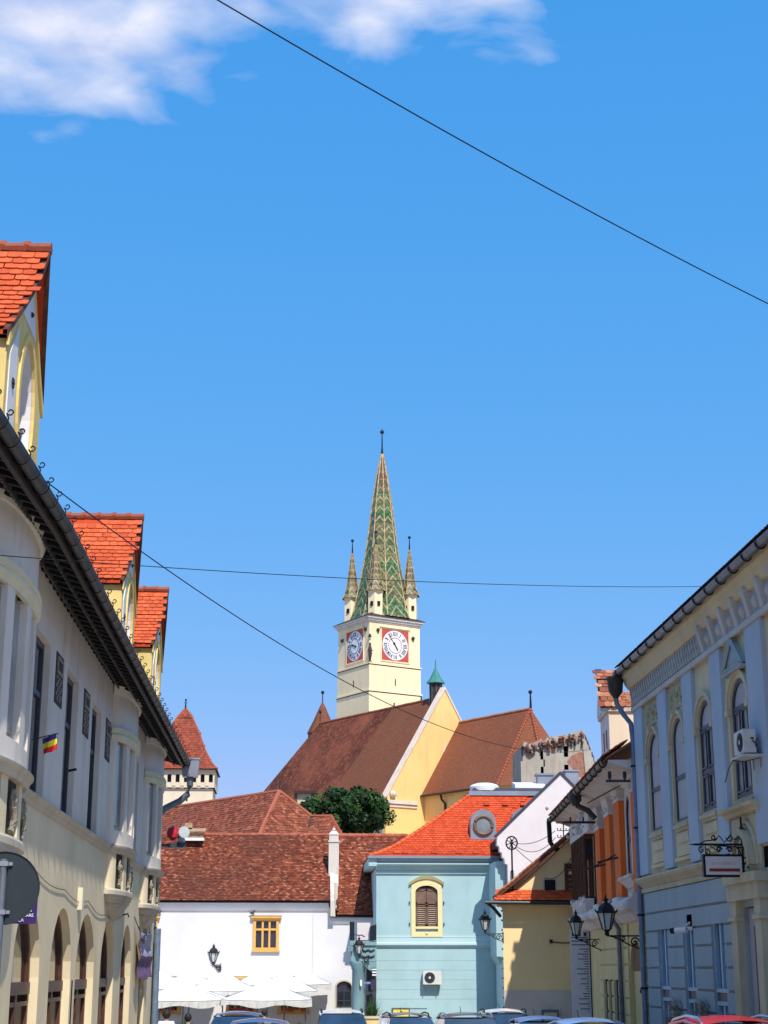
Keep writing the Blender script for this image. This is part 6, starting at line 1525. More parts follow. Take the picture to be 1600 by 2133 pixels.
# clocks
ROM = ['XII', 'I', 'II', 'III', 'IIII', 'V', 'VI', 'VII', 'VIII', 'IX', 'X', 'XI']
def clock(fr, uc, zc_, rx, hh, mm, ringmat):
    q = MB(fr); q.box(uc - rx * 1.06, uc + rx * 1.06, 0, .05, zc_ - rx * 1.06, zc_ + rx * 1.06); o = q.build('clock', 'red_panel', TW)
    q = MB(fr); ring(q, (uc - rx * 1.14, uc + rx * 1.14, zc_ - rx * 1.14, zc_ + rx * 1.14, 0), rx * .08, 0, .09); q.box(uc - rx * 1.2, uc + rx * 1.2, 0, .2, zc_ + rx * 1.14, zc_ + rx * 1.20); q.build('clock_border', 'tower_cream', o)
    q = MB(fr); q.prism([(uc + rx * math.cos(2 * math.pi * k / 48), zc_ + rx * math.sin(2 * math.pi * k / 48)) for k in range(48)], .05, .08); q.build('dial', 'dial_white', o)
    q = MB(fr); q.tube([(uc + rx * .52 * math.cos(2 * math.pi * k / 40), .085, zc_ + rx * .52 * math.sin(2 * math.pi * k / 40)) for k in range(41)], .035, 5); q.build('ring', ringmat, o)
    q = MB(fr)
    def stroke(x0, y0, x1, y1, wd, ang):
        ca, sa = math.cos(ang), math.sin(ang)
        def tr(x, y): return (uc + x * ca + y * sa, zc_ - x * sa + y * ca)
        dx_, dy_ = x1 - x0, y1 - y0; l_ = math.hypot(dx_, dy_); nx_, ny_ = -dy_ / l_ * wd / 2, dx_ / l_ * wd / 2
        c4 = [tr(x0 + nx_, y0 + ny_), tr(x1 + nx_, y1 + ny_), tr(x1 - nx_, y1 - ny_), tr(x0 - nx_, y0 - ny_)]
        q.prism(c4, .081, .10)
    for h_, s_ in enumerate(ROM):
        ang = h_ * math.pi / 6; y0_, y1_ = rx * .64, rx * .92
        wds = {'I': .10, 'V': .2, 'X': .2}; tw = sum(wds[c] for c in s_) * rx; x_ = -tw / 2
        for c in s_:
            wch = wds[c] * rx; xc = x_ + wch / 2
            if c == 'I': stroke(xc, y0_, xc, y1_, rx * .045, ang)
            elif c == 'V': stroke(xc - wch * .35, y1_, xc, y0_, rx * .05, ang); stroke(xc + wch * .35, y1_, xc, y0_, rx * .03, ang)
            else: stroke(xc - wch * .35, y1_, xc + wch * .35, y0_, rx * .05, ang); stroke(xc + wch * .35, y1_, xc - wch * .35, y0_, rx * .03, ang)
            x_ += wch
    q.build('numerals', 'black_iron', o)
    for ang, l0, l1, wd in ((math.pi / 6 * (hh + mm / 60), -.18, .38, .085), (math.pi / 30 * mm, -.25, .80, .05)):
        q = MB(fr); stroke(0, l0 * rx, 0, l1 * rx, wd * rx, ang)
        if l1 < .5: stroke(0, l0 * rx * 1.2, 0, l0 * rx * .6, wd * rx * 2.0, ang)
        q.v = [(v[0] + fr.n.x * .03, v[1] + fr.n.y * .03, v[2]) for v in q.v]; q.build('hand', 'black_iron' if l1 < .5 else ringmat if ringmat == 'print_red' else 'black_iron', o)
clock(TF, 3.60, 39.35, 1.80, 4, 54, 'print_red')
lc_ = TL.p(WT, 0, 0)
clock(Fr((lc_.x, lc_.y), (math.sin(PH), -math.cos(PH)), (-math.cos(PH), -math.sin(PH))), WT - 3.25, 39.45, 1.80, 9, 47, 'black_iron')
def blobm(fr, u_, z_, r_): 
    q = MB(fr); q.sphere((u_, .12, z_), r_, 8); q.tube([(u_ - .05, .12, z_), (u_ + .1, .15, z_ - r_ * 1.6)], .06, 5, [.1, .03]); q.build('iron_ornament', 'dark_relief', TW)
for u_, z_ in ((1.15, 41.0), (6.15, 40.5)): blobm(TF, u_, z_, .22)
for u_, z_ in ((.7, 41.1), (6.1, 40.6)): blobm(TL, u_, z_, .22)
q = MB(TF); q.prism([(-.25, 40.0), (.15, 40.0), (-.05, 40.4)], .02, .3); q.tube([(-.05, .2, 37.2), (-.05, .25, 37.8), (-.05, .22, 38.5), (-.05, .2, 39.0)], .15, 8, [.12, .2, .24, .12]); q.sphere((-.05, .22, 39.15), .15, 8); q.tube([(-.4, .2, 38.3), (.35, .25, 38.35)], .05, 5); q.tube([(-.2, .2, 37.0), (-.05, .22, 37.5), (.15, .2, 37.0)], .06, 5); q.build('corner_figure', 'dark_relief', TW)
for fr, u_ in ((TF, 3.55), (TL, 3.4)): MB(fr).box(u_, u_ + .14, .03, .09, 34.5, 35.3).build('slit', 'dark_wood', TW)

# ============================================================ ruined tower on the right
F110 = Fr((.45, 110), (1, 0), (0, -1)); F110.o = F110.o + Vector((0, 0, .35))
RT = thing('ruined_tower', (17, 112, -1), 'weathered grey ruined tower with a ragged row of broken roof tiles along its top', 'tower')
q = wall(MB(F110), 15.3, 19.75, -2, 16.7, [(16.55, 16.85, 15.25, 15.75, 0), (18.2, 18.5, 15.4, 15.95, 0), (16.25, 16.75, 12.9, 14.1, 0), (18.1, 18.5, 13.2, 14.3, 0)], reveal=.5)
q.box(15.3, 15.31, -5, 0, -2, 16.7); q.box(19.74, 19.75, -5, 0, -2, 16.3); q.box(15.3, 19.75, -5.2, -5, -2, 16); q.build('wall', 'ruin_plaster', RT)
MB(F110).box(15.4, 19.7, -4.9, -.6, -2, 15.9).build('dark_core', 'black_iron', RT)
q = MB(F110); q.box(15.15, 15.55, -.3, .12, -2, 15.6); q.build('quoin', 'ruin_plaster', RT)
q = MB(F110); random.seed(8)
pts = [(15.3, 16.65)]; u_ = 15.3
while u_ < 19.6:
    u_ += random.uniform(.12, .3); pts.append((u_, 16.75 + .22 * (u_ - 15.3) + random.uniform(-.1, .22)))
pts += [(19.75, 16.6), (19.75, 16.0), (15.3, 16.0)]
q.prism(pts, -.5, -.02); q.build('broken_parapet', 'ruin_plaster', RT)
tm_ = tile_mesh('broken_tile', .17, .30, .03, 'ruin_tile', True)
for k in range(85):
    u_ = random.uniform(15.2, 19.7); z_ = 16.42 + .24 * (u_ - 15.3) + random.uniform(-.28, .12) - (.35 if random.random() < .3 else 0)
    mw = Matrix.Translation(F110.p(u_, .18 + random.uniform(-.1, .1), z_)) @ Matrix.Rotation(R(random.uniform(20, 60)), 4, 'X') @ Matrix.Rotation(R(random.uniform(-40, 40)), 4, 'Y') @ Matrix.Rotation(R(random.uniform(-30, 30)), 4, 'Z')
    shared('broken_tile', tm_, RT, mw)
for k in range(9):
    u_ = 15.6 + k * .48; q = MB(F110); q.box(u_, u_ + .11, -.02, .30, 16.2 + .16 * k * .48, 16.42 + .16 * k * .48 + random.uniform(0, .1)); q.build('beam_stub', 'dark_wood', RT)
q = MB(F110); q.hexa([(19.7, -5, 14), (20.9, -5, 14), (20.9, .1, 14), (19.7, .1, 14), (19.5, -5, 17.6), (19.7, -5, 17.6), (19.75, .1, 17.4), (19.5, .1, 17.4)]); q.build('sloping_wall', 'ruin_plaster', RT)
for k in range(26):
    t_ = k / 26; mw = Matrix.Translation(F110.p(19.72 + 1.1 * t_, .12 + random.uniform(-.05, .1), 17.35 - 3.3 * t_)) @ Matrix.Rotation(R(70 + random.uniform(-20, 20)), 4, 'Y') @ Matrix.Rotation(R(random.uniform(-30, 30)), 4, 'X')
    shared('broken_tile', tm_, RT, mw)
q = MB(F110); q.prism([(18.9, 15.0), (19.2, 14.6), (19.7, 14.4), (19.74, 16.2), (19.3, 16.3), (18.7, 16.0), (18.4, 15.6)], .0, .015); q.build('exposed_brick', 'ruin_brick', RT)

# ============================================================ tree before the church
def tree(x, y, z0, z1, rx, ry, label, seed, nleaf):
    random.seed(seed); t_ = thing('tree', (x, y, -1.7), label, 'tree')
    q = MB(); q.tube([(x, y, -1.8), (x + .1, y, 3), (x - .1, y, 7), (x, y, z0 + 1.2)], .5, 8, [.5, .4, .32, .2])
    for k in range(7):
        a_ = k * 2.4; q.tube([(x, y, z0 - 2 + k * .5), (x + math.cos(a_) * rx * .5, y + math.sin(a_) * ry * .5, z0 + .6 + k * .3), (x + math.cos(a_) * rx * .85, y + math.sin(a_) * ry * .8, z0 + 1.6 + .2 * k)], .1, 6, [.16, .1, .03])
    q.build('trunk', 'bark', t_)
    cl = []
    for k in range(120):
        a_, b_, r_ = random.uniform(0, 6.28), random.uniform(-1, 1), random.uniform(.35, 1.12) ** .6
        cl.append(Vector((x + rx * r_ * math.cos(a_) * math.sqrt(1 - b_ * b_ * .8), y + ry * r_ * math.sin(a_) * math.sqrt(1 - b_ * b_ * .8), (z0 + z1) / 2 + (z1 - z0) / 2 * b_ * .88)))
    q = MB()
    for c in cl:
        cr = random.uniform(.28, .72); q.cur = random.uniform(.05, .95)
        for i in range(nleaf // len(cl)):
            d = Vector((random.gauss(0, 1), random.gauss(0, 1), random.gauss(0, 1))).normalized(); p = c + d * cr * random.uniform(.6, 1.05)
            s_ = random.uniform(.06, .17); t1 = d.cross(Vector((random.gauss(0, 1), random.gauss(0, 1), random.gauss(0, 1)))).normalized(); t2 = (d * random.uniform(.2, .9) + d.cross(t1)).normalized()
            q.face([tuple(p - t1 * s_), tuple(p - t2 * s_ * .7), tuple(p + t1 * s_), tuple(p + t2 * s_ * .7)])
    tag(q.build('crown', 'foliage_mixed', t_), kind='stuff'); return t_
tree(3.55, 120, 11.5, 15.0, 3.25, 2.6, 'dense dark green broadleaf tree in front of the church nave', 21, 24000)

# ============================================================ market umbrellas on the square
def umbrella(x, y, w_, ze, zp, label):
    g_ = ground_z(y); t_ = thing('market_umbrella', (x, y, g_), label, 'umbrella', 'white café umbrellas on the square')
    q = MB(); n_ = 6; h = w_ / 2
    co = [(-h, -h), (h, -h), (h, h), (-h, h)]
    for a, b in zip(co, co[1:] + co[:1]):
        for i in range(n_):
            for j in range(n_):
                def P_(i, j):
                    s_ = i / n_; t2 = j / n_; ex, ey = a[0] + (b[0] - a[0]) * s_, a[1] + (b[1] - a[1]) * s_
                    r_ = 1 - t2; sag = -.05 * math.sin(s_ * math.pi) * r_ - .04 * math.sin(t2 * math.pi)
                    return (x + ex * r_, y + ey * r_, ze + (zp - ze) * t2 + sag)
                q.face([P_(i, j), P_(i + 1, j), P_(i + 1, j + 1), P_(i, j + 1)])
    q.build('canopy', 'canvas_white', t_, smooth=True, merge=True)
    q = MB()
    for a, b in zip(co, co[1:] + co[:1]):
        for i in range(10):
            f_ = [(i + k) / 10 for k in (0, 1)]; ps_ = [(x + a[0] + (b[0] - a[0]) * s_, y + a[1] + (b[1] - a[1]) * s_) for s_ in f_]
            zs_ = [ze - .05 * math.sin(s_ * math.pi) for s_ in f_]; dr = [.24 + .07 * math.sin(s_ * 12 + x * 3) for s_ in f_]
            q.face([(*ps_[0], zs_[0]), (*ps_[1], zs_[1]), (ps_[1][0] + .02 * math.sin(i), ps_[1][1], zs_[1] - dr[1]), (ps_[0][0] + .02 * math.sin(i), ps_[0][1], zs_[0] - dr[0])])
    q.build('valance', 'canvas_edge', t_)
    q = MB()
    for a, b in zip(co, co[1:] + co[:1]): q.tube([(x + a[0] + (b[0] - a[0]) * k / 8, y + a[1] + (b[1] - a[1]) * k / 8, ze + .005 - .05 * math.sin(k / 8 * math.pi)) for k in range(9)], .018, 4)
    q.build('hem', 'canvas_edge', t_)
    q = MB(); q.tube([(x, y, g_), (x, y, zp - .03)], .032, 8); q.build('pole', 'pipe_grey', t_)
    q = MB()
    for a in co: q.tube([(x, y, zp - .08), (x + a[0], y + a[1], ze)], .012, 4)
    q.build('rib', 'pipe_grey', t_)
    q = MB(); q.box(x - .35, x + .35, y - .35, y + .35, g_, g_ + .08); q.build('base', 'stone_trim', t_)
umbrella(-4.55, 69.6, 3.7, .88, 1.62, 'front row umbrella nearest the left house, its white canopy half hidden by the downpipe')
umbrella(-1.05, 69.4, 3.7, .90, 1.66, 'front row umbrella with a sagging white valance behind the dark blue cars')
umbrella(-3.05, 73.1, 3.0, 1.22, 2.02, 'white umbrella just below the wall lantern, with the highest peak of the middle row')
umbrella(-.35, 73.2, 2.9, 1.18, 1.98, 'white umbrella at the right end of the middle row below the ochre window')
umbrella(-5.9, 74.2, 2.8, 1.30, 2.02, 'white umbrella peak next to the tall downpipe of the left house')
umbrella(-4.75, 76.7, 2.5, 1.45, 2.05, 'small white umbrella peak left of the wall lantern, in the back row')
umbrella(-1.6, 76.7, 2.5, 1.42, 1.98, 'back row umbrella below the sill of the middle ochre window')
umbrella(.62, 76.6, 2.3, 1.45, 2.05, 'rightmost white umbrella, in the back row near the arched dark window')

# ============================================================ lanterns
def lantern(h, label, loc, right, arm, flip=False, group='black wall lanterns on scrolled brackets'):
    """origin at the wall end of the bracket; the arm runs to -x (or +x) when right is False"""
    s_ = -1 if right else 1; t_ = thing('wall_lantern', (0, 0, 0), label, 'lantern', group)
    X = s_ * arm; k = h
    z0 = .06
    def prof4(pf, nm, mat):
        q = MB(); q.lathe((X, 0), [(r * k, z0 + z * k) for r, z in pf], 6); q.build(nm, mat, t_)
    prof4([(.045, -.06), (.07, .0), (.05, .03), (.11, .10)], 'socket', 'black_iron')
    prof4([(.10, .10), (.215, .52)], 'glass', 'lamp_glass')
    q = MB()
    for i in range(6):
        a_ = math.pi * i / 3; q.tube([(X + .115 * k * math.cos(a_), .115 * k * math.sin(a_), z0 + .10 * k), (X + .235 * k * math.cos(a_), .235 * k * math.sin(a_), z0 + .53 * k)], .016 * k, 4)
    q.build('frame', 'black_iron', t_)
    prof4([(.27, .52), (.28, .56), (.22, .60), (.20, .68), (.13, .76), (.05, .80), (.05, .84), (.08, .87), (.03, .92), (.012, 1.0)], 'cap', 'black_iron')
    q = MB()
    for i in range(6):
        a_ = math.pi * i / 3; q.tube([(X + .27 * k * math.cos(a_), .27 * k * math.sin(a_), z0 + .54 * k), (X + .30 * k * math.cos(a_), .30 * k * math.sin(a_), z0 + .62 * k)], .02 * k, 4)
    q.build('crest', 'black_iron', t_)
    q = MB(); q.tube([(0, 0, 0), (X, 0, 0)], .022 * k, 6); q.box(min(0, -s_ * .03), max(0, -s_ * .03), -.05, .05, -.42 * k, .08 * k)
    q.tube([(0, 0, -.36 * k), (X * .4, 0, -.22 * k), (X * .72, 0, -.05 * k), (X * .9, 0, -.01)], .02 * k, 6)
    q.tube([(X * .22 + u, 0, -.16 * k + z) for u, z in spiral((0, 0), .13 * k, 1.4, 0, n=22, r1=.02)], .022 * k, 5)
    q.tube([(X * .52 + u, 0, -.08 * k + z) for u, z in spiral((0, 0), .06 * k, 1.2, 1, n=14, r1=.01)], .015 * k, 5)
    q.tube([(X * .75 + u, 0, -.05 * k + z) for u, z in spiral((0, 0), .04 * k, 1.2, 2, n=12, r1=.01)], .012 * k, 5)
    q.build('bracket', 'black_iron', t_)
    t_.location = loc; return t_
lantern(.98, 'largest black wall lantern, in front of the orange pilasters', tuple(OF.p(.55, .04, 2.92)), True, .92)
lantern(.86, 'black wall lantern at the near corner of the yellow house, above the printed notice panel', tuple(OF.p(10.2, .04, 3.0)), True, .74)
lantern(.78, 'black wall lantern on the left corner of the yellow house, seen against the teal wall', (7.43, 57.96, 3.30), True, .62)
lantern(.92, 'black wall lantern with short bracket high on the long white house', (-3.42, 78.14, 2.27), True, .33)
lantern(.85, 'black wall lantern fixed to the lintel of the teal gateway', (3.4, 74.3, 2.62), True, .42)
# printed information panel
ip = thing('information_panel', (10, 55, 2), 'tall white printed panel with dark rules beside the low yellow house', 'sign')
FI = Fr(tuple(OF.p(13.2, .15, 0))[:2], (-math.cos(R(20)) , math.sin(R(20)) * 0), (0, -1))
pX = OF.p(13.6, 0, 0).x; FI = Fr((pX, 54.9), (-1, 0), (0, -1))
MB(FI).box(.06, .70, 0, .03, .55, 3.35).build('panel', 'board_blue', ip)
q = MB(FI)
for k, z_ in enumerate((3.1, 2.98, 2.86)): q.box(.10, .66, .03, .034, z_, z_ + .03)
random.seed(5)
for k in range(26):
    z_ = 2.72 - k * .08; a_ = .08; 
    if k % 2 == 0: q.box(.10, .10 + random.uniform(.15, .42), .03, .034, z_, z_ + .028)
    else: q.box(.10, .10 + random.uniform(.05, .2), .03, .034, z_, z_ + .02)
for k in range(3): q.box(.14 + k * .2, .24 + k * .2, .03, .034, 3.16, 3.28)
q.build('printed_lines', 'print_dark', ip)
MB(FI).box(-.22, .05, -.05, .05, .45, 3.45).build('side_frame', 'copper_dark', ip)
pq = thing('wall_plaque', tuple(OF.p(1.6, .02, 1.5)), 'small dark lettered plaque in the brown arched recess', 'sign')
q = MB(OF); q.box(1.25, 2.1, -.095, -.08, 1.12, 1.45); q.build('plate', 'ochre_plaster', pq)
q = MB(OF)
for k, z_ in enumerate((1.17, 1.26, 1.36)): q.box(1.35, 2.0 - k * .15, -.08, -.076, z_, z_ + .04)
for u_ in (1.4, 1.95): q.sphere((u_, -.08, 1.52), .06, 6)
q.build('lettering', 'print_dark', pq)

# ============================================================ wires and roof poles
def wire(name, pts, r_, sag, label):
    a, b = Vector(pts[0]), Vector(pts[1]); n_ = 40
    q = MB(); q.tube([tuple(a.lerp(b, k / n_) - Vector((0, 0, sag * 4 * (k / n_) * (1 - k / n_)))) for k in range(n_ + 1)], r_, 6)
    return tag(q.build(name, 'black_iron'), label, 'cable')
wire('overhead_cable', ((-5.44, 12.6, 13.57), (12.12, 27.8, 12.87)), .0095, .40, 'thick dark cable crossing the open sky from top to right')
wire('overhead_cable', ((-3.12, 18.78, 7.85), (9.07, 49.0, 8.65)), .008, 1.1, 'sagging cable running from the left gutter down across the church to the orange pilastered house')
wire('overhead_cable', ((-3.7, 19.24, 7.02), (8.6, 32.42, 9.92)), .006, .13, 'thin almost level cable passing in front of the spire')
ap_ = thing('antenna_pole', (8.05, 61, 4.8), 'thin roof pole topped by a small spoked wheel in front of the white gable', 'antenna')
q = MB(front(60)); q.tube([(8.1, 0, 4.9), (8.1, 0, 6.75)], .035, 6); q.tube([(8.1, 0, 5.55), (8.1, 0, 5.62)], .055, 6); q.build('pole', 'black_iron', ap_)
q = MB(front(60)); q.tube([(8.1 + .21 * math.cos(2 * math.pi * k / 20), 0, 6.62 + .24 * math.sin(2 * math.pi * k / 20)) for k in range(21)], .03, 6)
for k in range(4): a_ = k * math.pi / 4 + .3; q.tube([(8.1 - .2 * math.cos(a_), 0, 6.62 - .22 * math.sin(a_)), (8.1 + .2 * math.cos(a_), 0, 6.62 + .22 * math.sin(a_))], .016, 4)
q.sphere((8.1, -.0, 6.62), .07, 6); q.build('wheel', 'black_iron', ap_)
ip_ = thing('insulator_pole', (10, 59, 7), 'black pole with three cross arms of insulators beside the verge of the yellow house', 'pole')
q = MB(front(59)); q.tube([(9.9, 0, 6.0), (9.9, 0, 7.55)], .022, 6); q.build('pole', 'black_iron', ip_)
for z_ in (7.3, 7.0, 6.75):
    q = MB(front(59)); q.tube([(9.68, 0, z_), (10.12, 0, z_)], .014, 5)
    for u_ in (9.68, 9.8, 10.0, 10.12): q.tube([(u_, 0, z_), (u_, 0, z_ + .09)], .02, 6, [.012, .022])
    q.build('cross_arm', 'black_iron', ip_)
for k, (a, b, s_) in enumerate((((8.25, 59.9, 6.6), (9.6, 59, 7.0), .18), ((8.25, 59.9, 6.5), (9.6, 59, 6.75), .35), ((8.2, 59.9, 6.45), (9.3, 58.2, 5.4), .10), ((9.0, 58.0, 5.25), (10.1, 57.6, 6.3), .4))):
    wire('service_wire', (a, b), .012, s_, ('uppermost thin wire from the spoked wheel pole to the insulator pole', 'second, deeper sagging wire between the spoked wheel pole and the insulator pole', 'wire dropping from the spoked wheel to the yellow gable', 'slack wire loop hanging in front of the yellow gable')[k])

# ============================================================ cars
def car(x, y, rot, L_, W_, H_, mat, label, rails=None, wagon=False, extra=None):
    t_ = thing('parked_car', (0, 0, 0), label, 'car', 'cars parked in the street')
    hw = W_ / 2; hl = L_ / 2; belt = .95 * H_ / 1.5
    st_ = [(-hl, .45, .75, .80), (-hl + .12, .30, belt - .05, .93), (-hl * .55, .25, belt, 1.0), (hl * .2, .25, belt, 1.0), (hl * .48, .25, belt - .06, .98), (hl - .25, .28, belt - .22, .92), (hl, .42, belt - .36, .78)]
    q = MB(); rings = []
    for y_, zb_, zt_, f in st_:
        w_ = hw * f
        rings.append([q.pt(p) for p in ((-w_ * .9, y_, zb_), (-w_, y_, zb_ + .15), (-w_, y_, (zb_ + zt_) / 2 + .1), (-w_ * .93, y_, zt_), (0, y_, zt_ + .03), (w_ * .93, y_, zt_), (w_, y_, (zb_ + zt_) / 2 + .1), (w_, y_, zb_ + .15), (w_ * .9, y_, zb_))])
    for a, b in zip(rings, rings[1:]):
        for k in range(9): q.f.append([a[k], a[(k + 1) % 9], b[(k + 1) % 9], b[k]]); q.att.append(0)
    q.f.append(rings[0][::-1]); q.f.append(rings[-1]); q.att += [0, 0]
    q.build('body', mat, t_, smooth=True)
    rb, rf_ = (-hl + .55, hl * .12) if not wagon else (-hl + .32, hl * .12)
    b0, b1 = -hl + .22, hl * .46
    rw = hw * .70
    # glasshouse with domed roof
    q = MB(); n_ = 10
    def roofz(u, v): return H_ - .075 * (u ** 2) - .06 * (v ** 2) - .02 * max(0, v)
    for i in range(n_):
        for j in range(n_):
            def pp(i, j):
                u, v = -1 + 2 * i / n_, -1 + 2 * j / n_; return (u * rw, (rb + rf_) / 2 + v * (rf_ - rb) / 2, roofz(u, v))
            q.face([pp(i, j), pp(i + 1, j), pp(i + 1, j + 1), pp(i, j + 1)])
    q.build('roof', mat, t_, smooth=True, merge=True)
    def cor(s_, v): return (s_ * rw, (rb if v < 0 else rf_), roofz(1, v) - .005)
    bw = hw * .90
    q = MB()
    for s_ in (-1, 1):
        for (p0, p1, p2, p3) in (((s_ * bw, b0, belt), (s_ * bw, b0 + .14, belt), (s_ * rw, rb + .12, roofz(1, -1)), (s_ * rw, rb, roofz(1, -1))), ((s_ * bw, b1 - .1, belt), (s_ * bw, b1, belt), (s_ * rw, rf_, roofz(1, 1)), (s_ * rw, rf_ - .08, roofz(1, 1))), ((s_ * bw, -.25, belt), (s_ * bw, -.13, belt), (s_ * rw, -.25, roofz(1, 0)), (s_ * rw, -.35, roofz(1, 0)))):
            q.face([p0, p1, p2, p3])
        q.tube([(s_ * rw, rb, roofz(1, -1) - .01), (s_ * rw, (rb + rf_) / 2, roofz(1, 0) - .01), (s_ * rw, rf_, roofz(1, 1) - .01)], .028, 6)
    q.build('pillars', mat, t_)
    q = MB(); q.face([(-bw * .97, b1, belt), (bw * .97, b1, belt), (rw * .97, rf_ + .02, roofz(.97, 1) - .01), (-rw * .97, rf_ + .02, roofz(.97, 1) - .01)]); q.build('windscreen', 'car_glass', t_)
    q = MB(); q.face([(-bw * .95, b0 - .0, belt), (bw * .95, b0, belt), (rw * .95, rb - .02, roofz(.95, -1) - .01), (-rw * .95, rb - .02, roofz(.95, -1) - .01)]); q.build('rear_window', 'car_glass', t_)
    for s_ in (-1, 1):
        q = MB(); q.face([(s_ * (bw - .02), b0 + .1, belt), (s_ * (bw - .02), b1 - .06, belt), (s_ * (rw - .015), rf_ - .03, roofz(1, 1) - .03), (s_ * (rw - .015), rb + .06, roofz(1, -1) - .03)]); q.build('side_window', 'car_glass', t_)
        q = MB(); q.sphere((s_ * (hw + .1), b1 - .25, belt + .08), .11, 8, .7); q.build('mirror', mat, t_, smooth=True)
        for yy in (-hl * .62, hl * .62):
            w_ = MB(Fr((s_ * (hw - .12), yy), (0, 1), (1, 0))); w_.prism([(.31 * math.cos(2 * math.pi * k / 20), .31 + .31 * math.sin(2 * math.pi * k / 20)) for k in range(20)], -.1, .1); wo_ = w_.build('wheel', 'rubber', t_)
            w_ = MB(Fr((s_ * (hw - .12), yy), (0, 1), (1, 0))); w_.prism([(.2 * math.cos(2 * math.pi * k / 16), .31 + .2 * math.sin(2 * math.pi * k / 16)) for k in range(16)], -.105, .105); w_.build('rim', 'alloy', wo_)
        q = MB(); q.box(s_ * hw * .75 - .14, s_ * hw * .75 + .14, -hl - .005, -hl + .1, .62, .76); q.build('tail_light', 'lamp_red', t_)
        q = MB(); q.box(s_ * hw * .7 - .16, s_ * hw * .7 + .16, hl - .12, hl + .005, .5, .6); q.build('headlight', 'lamp_glass', t_)
        if rails:
            q = MB(); q.tube([(s_ * rw * .94, rb + .02, roofz(.9, -1)), (s_ * rw * .95, rb + .18, roofz(.9, -1) + .05), (s_ * rw * .95, (rb + rf_) / 2, H_ - .005), (s_ * rw * .95, rf_ - .3, roofz(.9, .6) + .05), (s_ * rw * .94, rf_ - .12, roofz(.9, 1) + .01)], .024, 8); q.build('roof_rail', rails, t_, smooth=True)
    q = MB(); q.tube([(0, rb + .1, roofz(0, -.9)), (0, rb - .12, roofz(0, -.9) + .2)], .012, 5, [.014, .006]); q.build('aerial', 'black_iron', t_)
    t_.location = (x, y, ground_z(y) - .12); t_.rotation_euler = (math.atan(.0245) * -math.cos(rot), 0, rot); return t_
car(-1.67, 50, R(176), 4.4, 1.82, 1.74, 'car_navy', 'dark blue car parked at the foot of the umbrellas, farther of the two')
car(-.78, 38.5, R(178), 4.5, 1.80, 1.58, 'car_navy', 'dark blue car roof just in front of another blue car, near the bottom edge')
car(1.50, 50, R(180), 4.3, 1.84, 1.80, 'car_white', 'white car with dark roof rails parked before the teal gateway', 'black_iron', True)
car(3.60, 51, R(184), 4.5, 1.80, 1.70, 'car_maroon', 'dark maroon car with roof rails below the yellow notice board', 'black_iron', True)
car(4.60, 43.2, R(180), 4.7, 1.84, 1.70, 'car_black', 'black estate car with roof rails in front of the teal wall', 'chrome', True)
car(6.05, 47.0, R(178), 4.2, 1.78, 1.80, 'car_white', 'white car with black roof rails in front of the yellow house', 'black_iron', True)
car(6.10, 40.0, R(180), 4.3, 1.80, 1.62, 'car_blue', 'mid blue car roof beyond the pale blue one by the right kerb')
car(6.15, 33.8, R(180), 4.4, 1.84, 1.60, 'car_pale_blue', 'pale blue car with a broad roof by the kerb before the orange pilastered house')
rc = car(6.95, 25.6, R(180), 4.4, 1.84, 1.66, 'car_red', 'bright red car with a silver roof rail at the lower right corner', 'chrome', True)

